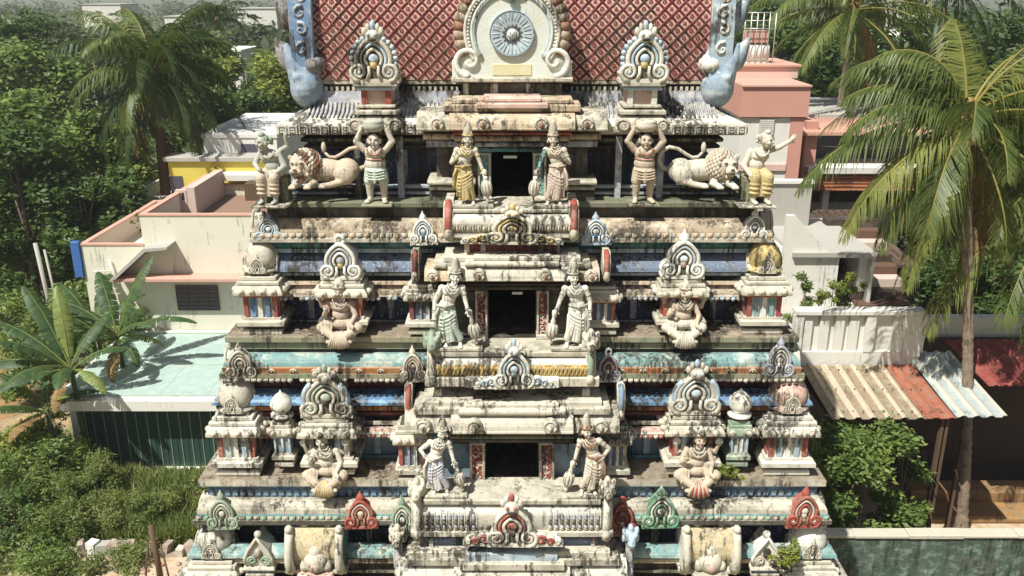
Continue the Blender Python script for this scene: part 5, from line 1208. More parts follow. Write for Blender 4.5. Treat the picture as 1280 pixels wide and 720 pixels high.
# ---- cross-legged four-armed figures in front of the framed shrines
def seated(label, px, pf, pt, Y, body, cloth, fan, crownm, lean=0):
    x = XP(px, pf, Y); z0 = ZP(pf, Y); k = (ZP(pt, Y) - z0) / 1.16; o = thing('seated_statue', label, 'statue', (x, Y, z0), 0, 'cross-legged statues in front of the shrines'); V = lambda a, b, c: Vector((a * k, b * k, c * k)); b = MB(); m = body
    P, M = head(b, V(lean, -.04, .86), m, 1.05 * k, lean * 2)
    caps(b, V(lean * .6, 0, .70), .055 * k, V(lean, -.02, .79), .052 * k, m); b.ell(V(lean * .5, 0, .58), (.17 * k, .12 * k, .14 * k), m, 14, 9); b.ell(V(0, -.02, .44), (.15 * k, .125 * k, .13 * k), m, 14, 9)
    for s in (-1, 1):
        b.ell(V(s * .07, -.085, .585), (.072 * k, .05 * k, .058 * k), m, 10, 7)
        caps(b, V(s * .18, 0, .64), .056 * k, V(s * .27, -.07, .44), .047 * k, m)
        if s < 0: caps(b, V(s * .27, -.07, .44), .045 * k, V(s * .22, -.2, .54), .034 * k, m); hand(b, V(s * .22, -.2, .54), (0, -.2, 1), m, 1.1 * k, .1, 1)
        else: caps(b, V(s * .27, -.07, .44), .045 * k, V(s * .20, -.24, .31), .034 * k, m); hand(b, V(s * .20, -.24, .31), (s * .5, -.6, -.2), m, 1.1 * k, .4, 1)
        caps(b, V(s * .19, .05, .66), .05 * k, V(s * .33, .06, .56), .042 * k, m); caps(b, V(s * .33, .06, .56), .04 * k, V(s * .36, .0, .72), .032 * k, m); hand(b, V(s * .36, 0, .72), (0, -.1, 1), m, 1.0 * k, .8, s)
        b.ell(V(s * .15, -.32, .03), (.09 * k, .05 * k, .04 * k), m, 10, 7)
    meshobj('body', remesh(b, .0105, 1), o)
    g = MB(); g.ell(V(0, 0, .28), (.21 * k, .17 * k, .13 * k), cloth, 14, 9)
    for s in (-1, 1): caps(g, V(s * .12, -.02, .26), .105 * k, V(s * .32, -.16, .24), .092 * k, cloth); caps(g, V(s * .32, -.16, .24), .088 * k, V(s * .08, -.30, .10), .068 * k, cloth)
    for i in range(4):
        for s in (-1, 1): g.tube([V(s * (.14 + .05 * i), -.10 - .10 * u - .03 * i, .36 - .18 * u - .01 * i) for u in [j / 5 for j in range(6)]], .014 * k, cloth, 5)
    meshobj('crossed_legs', remesh(g, .0105, 1), o)
    mb = MB()                                   # pleated fan of cloth falling over the ledge
    for i in range(9):
        a = R(-34 + 68 * i / 8); mb.tube([V(.05 * math.sin(a), -.27, .20), V(.22 * math.sin(a), -.35, .20 - .12 * math.cos(a)), V(.30 * math.sin(a), -.37, .16 - .24 * math.cos(a))], [.02 * k, .028 * k, .03 * k], fan if i % 2 else cloth, 6)
    mb.build('pleated_fan', o)
    jewels(o, k, .60 * k, 'cream_dirty'); crown(o, P, 1.05 * k, (crownm, 'cream_dirty'), h=.22, style='low' ); face_marks(o, P, 1.05 * k)
    mb = MB()
    for s in (-1, 1):
        c_ = V(s * .36, -.01, .82); mb.ell(c_, (.06 * k, .04 * k, .07 * k), 'cream_clean', 10, 7); mb.tube([c_ + Vector((.06 * k * math.cos(t), -.02, .06 * k * math.sin(t))) for t in [2 * math.pi * i / 10 for i in range(11)]], .014 * k, 'cream_clean', 5)
    mb.build('held_emblem', o)
    mb = MB(); mb.bbox(-.25 * k, .25 * k, -.2 * k, .2 * k, -.02, .16 * k, 'cream_dirty'); mb.build('seat', o)
seated('reddish brown cross-legged statue with a pleated skirt, below the ringed gable on the upper left', 428, 421, 343, 13.55, 'stucco_pink', 'stucco_tan', 'stucco_tan', 'stucco')
seated('tan cross-legged statue with four arms, below the pointed gable on the upper right', 852, 421, 345, 13.55, 'stucco_tan', 'stucco', 'cream_dirty', 'stucco')
seated('cream cross-legged statue holding white emblems, leaning, on the lower left', 410, 603, 530, 13.05, 'stucco', 'stucco_tan', 'yellow', 'stucco', lean=-.05)
seated('cross-legged statue with a red pleated skirt beside the green sprout, on the lower right', 868, 603, 528, 13.05, 'stucco_tan', 'stucco_tan', 'red', 'stucco', lean=.03)
# ================================================================ ground and the houses round the tower
mb = MB(); n = 40
def gz(x, y): return 0.0
mb.add([(-900, -60, 0), (900, -60, 0), (900, 1500, 0), (-900, 1500, 0)], [(0, 1, 2, 3)], 'earth'); tag(mb.build('ground'), kind='structure')
r_ = random.Random(5)
def blot(name, cx, cy, rx, ry, z, m, seed, n=40):
    r = random.Random(seed); mb = MB(); ph = [r.uniform(0, 6.28) for _ in range(4)]
    v = [(cx, cy, z)]
    for i in range(n):
        a = 2 * math.pi * i / n; k = 1 + .12 * math.sin(3 * a + ph[0]) + .08 * math.sin(5 * a + ph[1]) + .05 * math.sin(9 * a + ph[2])
        v.append((cx + rx * k * math.cos(a), cy + ry * k * math.sin(a), z))
    mb.add(v, [(0, 1 + i, 1 + (i + 1) % n) for i in range(n)], m); return tag(mb.build(name), kind='structure')
blot('sandy_path', -11, 16.6, 9.5, 5.6, .004, 'sand', 1); blot('sandy_yard', 15.5, 22, 7, 3.2, .004, 'sand', 2)
blot('bare_earth', -24, 31, 5, 5, .008, 'mud_platform', 3)
def house(name, label, X, Y, group=None): return thing(name, label, 'building', (X, Y, 0), 0, group)
def part(name, parent, mb, label=None):
    o = mb.build(name, parent, local=False)
    if label: o['label'] = label
    return o
def subpart(name, par, mb):                    # par was built in world space under its house
    o = mb.build(name, par); return o
def parapet(mb, x0, x1, y0, y1, z0, z1, t, m, cap=None, sides='FBLR'):
    if 'F' in sides: mb.box(x0, x1, y0, y0 + t, z0, z1, m)
    if 'B' in sides: mb.box(x0, x1, y1 - t, y1, z0, z1, m)
    if 'L' in sides: mb.box(x0, x0 + t, y0 + t, y1 - t, z0, z1, m)
    if 'R' in sides: mb.box(x1 - t, x1, y0 + t, y1 - t, z0, z1, m)
    if cap:
        e = .03
        if 'F' in sides: mb.box(x0 - e, x1 + e, y0 - e, y0 + t + e, z1, z1 + .06, cap)
        if 'B' in sides: mb.box(x0 - e, x1 + e, y1 - t - e, y1 + e, z1, z1 + .06, cap)
        if 'L' in sides: mb.box(x0 - e, x0 + t + e, y0 + t + e, y1 - t - e, z1, z1 + .06, cap)
        if 'R' in sides: mb.box(x1 - t - e, x1 + e, y0 + t + e, y1 - t - e, z1, z1 + .06, cap)
# ---- garage with the aqua roof and dark green shutter
Y0 = 15 / math.tan(ang(588)); xl = XP(116, 588, Y0); xr = xl + 6.2; zt = ZP(514, Y0 - .55); YB = (CZ - zt - .25) / math.tan(ang(419))
g = house('garage', 'low white garage with a pale aqua flat roof and a dark green corrugated shutter', (xl + xr) / 2, Y0)
mb = MB(); mb.box(xl - .42, xl, Y0, YB, 0, zt, 'house_white'); mb.box(xl, xr, YB - .25, YB, 0, zt, 'house_white'); mb.box(xr, xr + .3, Y0, YB, 0, zt, 'house_white'); mb.box(xl, xr, Y0 - .06, Y0 + .12, 0.0, .10, 'house_white')
part('wall', g, mb)
mb = MB(); mb.box(xl - .8, xr + .6, Y0 - .55, YB, zt, zt + .34, 'house_white'); mb.box(xl - .62, xr + .5, Y0 - .2, YB - .01, zt + .36, zt + .372, 'aqua_roof')
part('roof', g, mb)
mb = MB()
for k in (.27, .52, .76): mb.box(xl - .6 + k * (xr - xl), xl - .585 + k * (xr - xl), Y0 - .19, YB - .03, zt + .372, zt + .377, 'house_grey')
mb.box(xl - .6, xr + .48, Y0 + 2.2, Y0 + 2.215, zt + .378, zt + .381, 'house_grey'); mb.bbox(xl - .8, xr + .6, YB - .16, YB - .02, zt + .372, zt + .47, 'house_white', .02)
for i in range(5): mb.tube([(xr - 1.6 + .05 * i, YB - .9, zt + .4 + i * .03), (xr - .2, YB - .7 - .04 * i, zt + .4)], .03, 'wood_post', 5)
part('roof_joint', g, mb)
mb = MB(); mb.box(xl, xr, Y0 + .10, Y0 + .14, .1, zt, 'shutter_green')
n = 17
for i in range(n): x = xl + .25 + i * (xr - xl - .3) / n; mb.box(x - .012, x + .012, Y0 + .075, Y0 + .10, .1, zt, 'shutter_rib'); mb.box(x + .12, x + .20, Y0 + .085, Y0 + .10, .1, zt, 'shutter_green')
part('shutter', g, mb)
# ---- cream house behind it
HY = YB + .02; hx0 = XP(174, 268, HY); hx1 = hx0 + 8.5; hz = ZP(268, HY); lx0 = XP(100, 305, HY); lz = ZP(305, HY); HB = HY + 7.5
h = house('cream_house', 'cream plastered house with stepped roof terraces, pink copings and one dark window', (hx0 + hx1) / 2, HY)
mb = MB(); mb.box(hx0, hx1, HY, HB, 0, hz - .95, 'house_cream'); mb.box(lx0, hx0 - .002, HY + .003, HB - .5, 0, lz - .85, 'house_cream'); part('wall', h, mb)
mb = MB(); parapet(mb, hx0, hx1, HY, HB, hz - .95, hz - .05, .16, 'house_cream', 'coping_pink', 'FLR'); parapet(mb, hx0 + .2, hx1 - .2, HY, HB, hz - .95, hz - .5, .16, 'house_cream', 'coping_pink', 'B'); part('parapet', h, mb)
mb = MB(); parapet(mb, lx0, hx0 - .003, HY, HB - .5, lz - .85, lz - .05, .14, 'pinkish_and_shade', 'coping_pink', 'BL'); parapet(mb, lx0, hx0 - .003, HY, HB - .5, lz - .85, lz - .05, .14, 'house_cream', 'coping_pink', 'F'); part('parapet', h, mb)  # pinkish back and left sides have their shade painted in
mb = MB(); mb.box(hx0 + .17, hx1 - .17, HY + .17, HB - .17, hz - .95, hz - .935, 'terrace_floor'); part('terrace_floor', h, mb)
iy = HY + 3.6; ix = XP(243, 245, iy)
mb = MB(); mb.box(ix - .3, ix + .02, iy, HB - .18, hz - .93, hz + .2, 'pinkish_and_shade'); mb.box(ix - .75, ix - .31, iy - .02, iy + .2, hz - .93, hz + .1, 'pinkish_and_shade'); mb.box(ix - .5, ix - .4, iy - .03, iy - .01, hz - .3, hz + .0, 'ink'); part('stair_wall', h, mb)  # pinkish tone carries the shade on this wall
mb = MB(); bx = XP(306, 235, HB - 1.2); mb.box(bx, bx + 1.0, HB - 1.3, HB - .5, hz - .93, hz - .2, 'wood_post'); part('wooden_hatch', h, mb)
sz = ZP(347, HY - .4); sx0 = XP(150, 347, HY)
mb = MB(); mb.bbox(sx0, hx1, HY - .75, HY + .01, sz - .06, sz + .06, 'coping_pink', .01); part('sunshade', h, mb)
wx0, wx1, wz0, wz1 = XP(222, 370, HY), XP(273, 370, HY), ZP(387, HY), ZP(354, HY) - .08
mb = MB(); mb.box(wx0, wx1, HY - .035, HY - .01, wz0, wz1, 'window_purple')
w = part('window', h, mb)
mb = MB()
for k in (0, .25, .5, .75, 1): mb.box(wx0 + (wx1 - wx0) * k - .03, wx0 + (wx1 - wx0) * k + .03, HY - .06, HY - .035, wz0, wz1, 'wood_post')
for i in range(7): mb.box(wx0, wx1, HY - .055, HY - .04, wz0 + (wz1 - wz0) * i / 6 - .012, wz0 + (wz1 - wz0) * i / 6 + .012, 'wood_post')
subpart('frame', w, mb)
mb = MB()                                       # sloping stair hood on the front wall
A = [(sx0 + .05, sz + .06), (XP(190, 302, HY), ZP(303, HY)), (XP(219, 300, HY), ZP(301, HY)), (XP(219, 300, HY), ZP(304, HY)), (XP(192, 306, HY), ZP(307, HY)), (sx0 + .2, sz + .06)]
mb.prism(A, HY - .85, HY + .01, 'house_grey'); mb.prism([(sx0 + .22, sz + .06), (XP(193, 306, HY), ZP(307.5, HY)), (XP(219, 300, HY), ZP(304.5, HY)), (XP(212, 300, HY), sz + .06)], HY - .08, HY + .005, 'house_cream')
part('stair_hood', h, mb)
mb = MB(); px_ = XP(138, 340, HY - .1); mb.tube([(px_, HY - .1, ZP(323, HY)), (px_ + .25, HY - .1, ZP(365, HY))], .035, 'house_white', 6); mb.tube([(px_ - .6, HY - .1, ZP(338, HY)), (px_ + .1, HY - .1, ZP(338, HY))], .025, 'house_white', 6); part('drain_pipe', h, mb)
mb = MB(); mb.bbox(lx0 - .32, lx0 - .02, HY - .1, HY + .12, ZP(346, HY), lz + .1, 'blue_pipe'); tag(mb.build('blue_post', origin=(lx0 - .17, HY, ZP(346, HY))), 'bright blue painted board standing against the left corner of the cream house', 'board')
# ---- houses further back on the left
def simple_house(name, label, px0, px1, pt, Y, depth, m, roofm=None, zb=0, ov=.15, slab=.2):
    x0, x1, z = XP(px0, pt, Y), XP(px1, pt, Y), ZP(pt, Y); h = house(name, label, (x0 + x1) / 2, Y)
    mb = MB(); mb.box(x0, x1, Y, Y + depth, 0, z - slab, m); part('wall', h, mb)
    mb = MB(); mb.bbox(x0 - ov, x1 + ov, Y - ov, Y + depth + ov, z - slab, z, roofm or m, .02); part('roof', h, mb)
    return h, x0, x1, z
h2, x0, x1, z = simple_house('lime_house', 'pale lime walled low house with an open roof terrace behind the cream house', 160, 215, 262, HB + 1.2, 5, 'house_lime', 'pinkish_and_shade', ov=.02)
mb = MB(); parapet(mb, x0, x1, HB + 1.2, HB + 6.2, z, z + .55, .14, 'house_lime', 'wall_cap'); part('parapet', h2, mb)
yy = HB + .5
h3, x0, x1, z = simple_house('yellow_house', 'bright yellow house with a grey roof slab behind the terrace', 209, 335, 196, yy, 1.0, 'house_yellow', 'house_grey')
mb = MB(); wx = XP(222, 230, yy); mb.box(wx - .3, wx + .25, yy - .04, yy - .01, ZP(243, yy), ZP(220, yy), 'window_purple'); w = part('window', h3, mb)
mb = MB(); mb.box(wx - .36, wx + .31, yy - .06, yy - .02, ZP(243, yy) - .08, ZP(243, yy) - .01, 'house_white'); subpart('sill', w, mb)
mb = MB(); mb.box(XP(282, 214, yy), XP(340, 214, yy), yy - .9, yy - .01, ZP(221, yy), ZP(214, yy), 'house_white'); part('balcony', h3, mb)
yy = HB + 1.6
h4, x0, x1, z = simple_house('white_house', 'white house with a dark door behind the yellow house', 253, 345, 167, yy, 7, 'house_white', 'house_white', ov=.05)
mb = MB(); wx = XP(315, 185, yy); mb.box(wx - .5, wx + .5, yy - .04, yy - .005, ZP(194, yy), ZP(180, yy), 'window_purple'); part('window', h4, mb)
mb = MB(); mb.prism([(XP(255, 176, yy), z), (XP(270, 170, yy), z + .3), (XP(270, 170, yy), z)], yy + .2, yy + 3, 'house_white'); part('stair_head', h4, mb)
simple_house('far_house', 'small white flat roofed house among the trees left of the shaded palm', 85, 128, 72, 92, 6, 'house_white', 'house_white')
simple_house('far_house', 'distant white house under the light green tree', 262, 300, 62, 88, 6, 'house_white', 'house_white')
for i, (a, b, p, Y, m, lab) in enumerate(((102, 150, 5, 210, 'house_white', 'hazy white block on the skyline left of the tower'), (205, 235, 20, 170, 'house_white', 'hazy grey white block right behind the shaded palm'), (296, 345, 10, 190, 'house_white', 'hazy low block close beside the blue roof gable'))):
    simple_house('distant_building', lab, a, b, p, Y, 10, m, 'house_grey')
# ================================================================ right side
# pink house
yy = 33.0; x0 = XP(932, 85, yy); x1 = XP(1009, 110, yy); zt = ZP(108, yy)
p = house('pink_house', 'pink and white house with salmon roof band, roof tank and white railing', (x0 + x1) / 2, yy)
mb = MB(); mb.box(x0, x1 - .5, yy, yy + 8, 0, ZP(147, yy), 'house_white'); mb.box(x1 - .5, x1, yy - .03, yy + 8, 0, ZP(147, yy), 'house_salmon'); mb.box(x0 - .05, x1 - .52, yy - .08, yy - .003, ZP(213, yy), ZP(205, yy), 'house_pink'); part('wall', p, mb)
mb = MB(); mb.bbox(x0 - .1, x1 + .1, yy - .12, yy + 8.1, ZP(146, yy), zt, 'house_salmon', .01); mb.box(x0 - .1, x1 + .12, yy - .2, yy + 8.2, zt, zt + .06, 'coping_pink'); part('roof_band', p, mb)
mb = MB(); xa = XP(945, 95, yy + 2.5); xb = XP(997, 95, yy + 2.5); z2 = ZP(83, yy + 2.5); mb.box(xa - 1.5, xb, yy + 2.5, yy + 6, zt + .06, z2, 'house_pink'); mb.box(xa - 1.5, xb + .1, yy + 2.4, yy + 6.1, z2, z2 + .07, 'coping_pink'); part('stair_tower', p, mb)
mb = MB(); xt = XP(948, 70, yy + 3); M = Matrix.Translation((xt, yy + 3.6, z2 + .45)) @ Matrix.Rotation(R(90), 4, 'Y')
mb.lathe([(.2, -.55), (.38, -.5), (.4, 0), (.38, .5), (.2, .55)], 'house_white', n=18, M=M); mb.box(xt - .45, xt + .4, yy + 3.3, yy + 3.9, z2 + .86, z2 + 1.3, 'coping_pink'); mb.box(xt - .5, xt + .5, yy + 3.2, yy + 4, z2 + .07, z2 + .12, 'house_white'); part('water_tank', p, mb)
mb = MB()
for i in range(6): mb.tube([(xt - .6 + i * .24, yy + 3.1, z2 + .07), (xt - .6 + i * .24, yy + 3.1, z2 + 2.0)], .022, 'metal_rail', 5)
for zz_ in (1.4, 1.7, 2.0): mb.tube([(xt - .6, yy + 3.1, z2 + zz_), (xt + .6, yy + 3.1, z2 + zz_)], .022, 'metal_rail', 5)
part('railing', p, mb)
mb = MB(); wx0 = XP(949, 155, yy); wx1 = XP(967, 155, yy); wz0, wz1 = ZP(168, yy), ZP(148.5, yy)
mb.box(wx0, wx1, yy - .03, yy - .01, wz0, wz1, 'window_purple'); w = part('louvre_window', p, mb)
mb = MB()
for i in range(8): mb.box(wx0, wx1, yy - .07, yy - .03, wz0 + (wz1 - wz0) * i / 8, wz0 + (wz1 - wz0) * i / 8 + .05, 'house_white')
subpart('louvre', w, mb)
# balcony house
yy = 36.0; x0 = XP(1008, 160, yy); x1 = XP(1165, 160, yy)
b = house('balcony_house', 'house with a shaded upper balcony and a sloping tiled awning behind the big coconut palm', (x0 + x1) / 2, yy)
mb = MB(); mb.box(x0, x1, yy + 1.6, yy + 8, 0, ZP(150, yy), 'house_grey'); mb.box(x0, x0 + .5, yy, yy + 1.6, 0, ZP(152, yy), 'house_salmon'); mb.box(x0 + 1.0, x0 + 1.25, yy, yy + .3, ZP(265, yy), ZP(205, yy), 'house_white'); mb.box(x0 + .55, x1, yy + 1.4, yy + 1.59, ZP(262, yy), ZP(236, yy), 'dark_inside'); part('wall', b, mb)
mb = MB(); mb.prism([(yy - .3, ZP(168, yy)), (yy - .3, ZP(165, yy)), (yy + 1.9, ZP(146, yy + 1.9)), (yy + 1.9, ZP(150, yy + 1.9))], x0 - .2, x1, 'roof_tile_pink', axis='x')
for i in range(40): x = x0 + i * (x1 - x0) / 40; mb.tube([(x, yy - .28, ZP(164.5, yy)), (x, yy + 1.88, ZP(145.5, yy + 1.9))], .05, 'roof_tile_pink', 5)
part('awning', b, mb)
mb = MB(); mb.box(x0 + .8, x1, yy + 1.5, yy + 1.59, ZP(206, yy + 1.5), ZP(168, yy + 1.5), 'window_purple'); mb.box(x0 + .7, x0 + 1.0, yy + 1.3, yy + 1.5, ZP(206, yy + 1.5), ZP(168, yy), 'shutter_green'); part('window', b, mb)
mb = MB(); mb.bbox(x0 + .1, x1, yy - .5, yy + 1.6, ZP(215, yy), ZP(206, yy), 'house_white', .03); mb.box(x0 + .5, x1, yy - .3, yy + 1.6, ZP(236, yy), ZP(215.5, yy), 'brick')
for i in range(6): mb.box(x0 + .48, x1, yy - .33, yy - .29, ZP(236, yy) + i * .15, ZP(236, yy) + i * .15 + .05, 'orange')
part('balcony', b, mb)
mb = MB(); pts = [(x0 + .8 + i * .5, yy + .3, ZP(184, yy) - .08 * math.sin(math.pi * i / 9)) for i in range(10)]; mb.tube(pts, .015, 'metal_rail', 4)
for i in (2, 3, 5, 6): mb.box(x0 + .8 + i * .5, x0 + 1.0 + i * .5, yy + .29, yy + .31, ZP(184, yy) - .45, ZP(184, yy) - .06, 'ink')
part('washing_line', b, mb)
# far tiled roof
yy = 60.0; x0 = XP(1095, 60, yy); x1 = XP(1140, 60, yy); t = house('tiled_house', 'distant house with a grey ribbed tile roof seen through the palm fronds', (x0 + x1) / 2, yy)
mb = MB(); mb.box(x0, x1, yy, yy + 5, 0, ZP(62, yy), 'house_grey'); part('wall', t, mb)
mb = MB(); mb.prism([(yy - .5, ZP(62, yy)), (yy - .5, ZP(60, yy)), (yy + 4, ZP(34, yy + 4)), (yy + 4, ZP(37, yy + 4))], x0 - .3, x1 + .3, 'house_grey', axis='x')
for i in range(9): x = x0 + i * (x1 - x0) / 8; mb.tube([(x, yy - .48, ZP(59.5, yy)), (x, yy + 4, ZP(33.5, yy + 4))], .06, 'house_white', 5)
part('roof', t, mb)
yy = 150.0; simple_house('distant_building', 'pale block at the top edge above the palms on the right', 1133, 1168, -4, yy, 8, 'house_white', 'house_white')
# white outhouse with a doorway
yy = 26.5; x0 = XP(985, 268, yy); x1 = XP(1097, 268, yy); z1 = ZP(270, yy); z0 = 0
o = house('white_outhouse', 'whitewashed roof room with an open doorway and a sloping front wall', (x0 + x1) / 2, yy)
dx0, dx1, dz0, dz1 = XP(1046, 350, yy), XP(1088, 350, yy), ZP(381, yy), ZP(322, yy)
xm = XP(1012, 300, yy)
mb = MB(); mb.box(x0, dx0, yy, yy + .25, 0, ZP(320, yy), 'house_white'); mb.box(dx1, x1, yy, yy + .25, 0, ZP(320, yy), 'house_grey'); mb.box(dx0, dx1, yy, yy + .25, 0, dz0, 'house_white')
mb.box(x0, x0 + .25, yy + .25, yy + 4, 0, ZP(320, yy), 'house_white'); mb.box(x1 - .25, x1, yy + .25, yy + 4, 0, ZP(320, yy), 'house_white'); mb.box(x0, x1, yy + 4, yy + 4.2, 0, ZP(320, yy), 'house_grey')
mb.prism([(x0, ZP(320, yy)), (x0, z1), (x0 + .25, z1), (XP(1040, 318, yy), ZP(320, yy))], yy, yy + .24, 'house_white'); part('wall', o, mb)
mb = MB(); mb.box(x0 + .25, x1 + .1, yy - .15, yy + 4.3, ZP(320, yy), ZP(320, yy) + .14, 'house_grey'); part('roof', o, mb)
mb = MB(); mb.box(x0, x1 - 1.0, yy + 3.2, yy + 3.4, ZP(320, yy) + .14, z1 + .35, 'house_grey'); mb.box(x0, x1 - .95, yy + 3.12, yy + 3.5, z1 + .35, z1 + .45, 'house_white'); part('back_parapet', o, mb)
mb = MB(); mb.box(dx1 - .35, dx1 - .02, yy + .3, yy + .34, dz0, dz1, 'lavender'); mb.box(dx1 - .02, dx1 + .05, yy - .05, yy, dz0, dz1, 'house_white'); mb.box(dx0 - .04, dx1 + .05, yy - .05, yy, dz1, dz1 + .06, 'house_white'); part('door', o, mb)
# terrace with the balustrade wall
yb_ = 23.0; x0 = XP(993, 420, yb_); x1 = XP(1152, 420, yb_); z0, z1 = ZP(457, yb_), ZP(388, yb_)
tr = house('terrace_house', 'white terrace with a panelled balustrade wall and a row of pot plants behind it', (x0 + x1) / 2, yb_)
mb = MB(); mb.box(x0, x1, yb_ + .02, yy - .02, z0 - .1, z0 + .35, 'house_white'); mb.box(x0, x1, 24.9, yy - .02, 0, z0 - .1, 'house_grey'); part('wall', tr, mb)
mb = MB(); mb.box(x0, x1, yb_, yb_ + .3, z0, z0 + .42, 'house_white'); mb.box(x0, x1, yb_ + .14, yb_ + .3, z0 + .42, z1 - .14, 'house_white'); mb.bbox(x0 - .03, x1 + .03, yb_ - .06, yb_ + .34, z1 - .14, z1, 'house_white', .02)
for pxp in (997, 1009, 1030, 1049, 1067, 1087, 1122, 1133, 1150):
    xx = XP(pxp, 420, yb_); mb.box(xx - .13, xx + .13, yb_ - .02 + (.06 if pxp not in (997, 1087, 1133, 1150) else 0), yb_ + .14, z0 + .42, z1 - .14, 'house_white')
mb.box(XP(1130, 420, yb_), x1, yb_ - .05, yb_ - .02, z0 + .3, z1 - .14, 'house_white')
part('balustrade', tr, mb)
mb = MB(); mb.box(x0, x1, yb_ + .3, yy - .02, z0 + .35, z0 + .37, 'house_grey'); part('terrace_floor', tr, mb)
mb = MB()
for i in range(8): mb.bbox(XP(1092, 390, 25), XP(1165, 390, 25), 26.2 + i * .5, 26.7 + i * .5, ZP(398, 25) + i * .27 - .3, ZP(398, 25) + i * .27, ('roof_brown', 'dark_brown', 'pinkish_and_shade')[i % 3], .01)
part('outer_stair', tr, mb)
# grey wall and dark house on the far right
yy2 = 25.0; gw = house('rear_house', 'grey walled house with a dark brown roof in the shade of the palms', XP(1230, 380, yy2), yy2)
mb = MB(); xa, xb = XP(1150, 420, yy2), XP(1400, 420, yy2); mb.box(xa, xb, yy2, yy2 + .3, 0, ZP(397, yy2), 'house_white'); part('yard_wall', gw, mb); mb = MB(); mb.box(xa - .9, xa + 1.0, yy2 + 4, yy2 + 9, 0, ZP(330, yy2 + 4), 'shed_dark'); part('wall', gw, mb)
mb = MB(); mb.prism([(yy2 + 3.2, ZP(335, yy2 + 3.2)), (yy2 + 3.2, ZP(332, yy2 + 3.2)), (yy2 + 9.5, ZP(262, yy2 + 9.5)), (yy2 + 9.5, ZP(266, yy2 + 9.5))], xa - 1.2, xa + 1.2, 'dark_brown', axis='x')
for i in range(8): x = xa - 1.1 + i * .3; mb.tube([(x, yy2 + 3.22, ZP(331.5, yy2 + 3.2)), (x, yy2 + 9.4, ZP(262, yy2 + 9.5))], .05, 'roof_brown', 5)
part('roof', gw, mb)
# ---- shed with corrugated roof
ya, yb2 = 22.95, 20.25; za, zb2 = ZP(457, ya), ZP(524, yb2)
sx0, sx1 = XP(1001, 457, ya), XP(1196, 524, yb2)
sh = house('tin_shed', 'open shed with a rusty corrugated roof, its right end painted orange', (sx0 + sx1) / 2, yb2)
def corr(xa, xb, y0, z0, y1, z1, m, pitch=.21, amp=.035, skew=0, ridge=None):
    mb = MB(); n = int((xb - xa) / pitch * 8); v = []
    for i in range(n + 1):
        x = xa + (xb - xa) * i / n; ph = (x / pitch) % 1; dz = amp * (1 if ph < .28 else (1 - (ph - .28) / .12 if ph < .40 else (0 if ph < .88 else (ph - .88) / .12)))
        for j in range(5):
            u = j / 4; v.append((x + skew * u, y0 + (y1 - y0) * u, z0 + (z1 - z0) * u + dz - .02 * math.sin(math.pi * u)))
    f = [(i * 5 + j, (i + 1) * 5 + j, (i + 1) * 5 + j + 1, i * 5 + j + 1) for i in range(n) for j in range(4)]
    for k_, q_ in enumerate(f):
        ph = ((v[q_[0]][0] + v[q_[1]][0]) / 2 / pitch) % 1; mb.f.append(list(q_)); mb.m.append(ridge if ridge and (ph < .34 or ph > .94) else m); mb.s.append(False)
    mb.v += [tuple(p) for p in v]
    o = len(v); mb.add([(a, b_, c - .012) for a, b_, c in v], [q_[::-1] for q_ in f], m); return mb
xo = XP(1150, 470, 22)
part('corrugated_roof', sh, corr(sx0, xo - .55, ya, za, yb2, zb2, 'roof_tin', .40, .055, 0, 'roof_ridge'), 'weathered tan corrugated roof')
part('corrugated_roof', sh, corr(xo - .56, sx1, ya + .02, za + .02, yb2, zb2 + .015, 'roof_orange', .40, .03), 'orange painted end of the corrugated roof')
for xx in (sx0 + .2, xo, sx1 - .15): mb = MB(); mb.box(xx - .06, xx + .06, yb2 + .15, yb2 + .27, 0, zb2 - .05, 'wood_post'); part('post', sh, mb)
mb = MB(); mb.box(sx0, sx1, 24.75, 24.85, 0, za - .15, 'shed_dark'); mb.box(sx0 - .05, sx0, yb2 + .4, 24.85, 0, zb2 - .05, 'shed_dark'); part('wall', sh, mb)
mb = MB()
for i in range(34):                             # bolts and a few stones that hold the sheets down
    u = (.12, .5, .9)[i % 3]; x = sx0 + .2 + (sx1 - sx0 - .4) * i / 33; mb.ell((x, ya + (yb2 - ya) * u, za + (zb2 - za) * u + .06), .025, 'dark_stone', 5, 3)
part('bolt', sh, mb)['kind'] = 'stuff'
sh2 = house('sheet_shed', 'lean-to with grey translucent corrugated sheets and a faded red roof beside the palm trunk', sx1 + 1, yb2)
s3 = sx1 + .02; s4 = XP(1260, 524, yb2)
part('corrugated_roof', sh2, corr(s3, s4, ya + .6, za + .16, yb2 + .05, zb2 + .03, 'roof_sheet', .36, .05, 0, 'wall_cap'))
part('corrugated_roof', sh2, corr(s4 + .15, s4 + 2.8, ya + 1.3, za + .25, yb2 + 1.35, zb2 + .30, 'roof_red', .26), 'faded red corrugated roof')
mb = MB(); mb.box(s3, s4 + 4, 24.78, 24.88, 0, za + .1, 'shed_dark'); part('wall', sh2, mb)
for xx in (s4 - .2, s4 + 2.6): mb = MB(); mb.box(xx - .05, xx + .05, yb2 + 1.45, yb2 + 1.55, 0, zb2 + .05, 'wood_post'); part('post', sh2, mb)
sh3 = house('blue_sheet_shed', 'blue grey corrugated sheet roof at the right edge', s4 + 4, yb2 + 1.5)
part('corrugated_roof', sh3, corr(s4 + 2.85, s4 + 6, ya + 1.6, za + .4, yb2 + 1.4, zb2 + .4, 'roof_sheet', .22)); mb = MB(); mb.box(s4 + 4.1, s4 + 6, 24.7, 24.8, 0, zb2 + .3, 'shed_dark'); part('wall', sh3, mb)
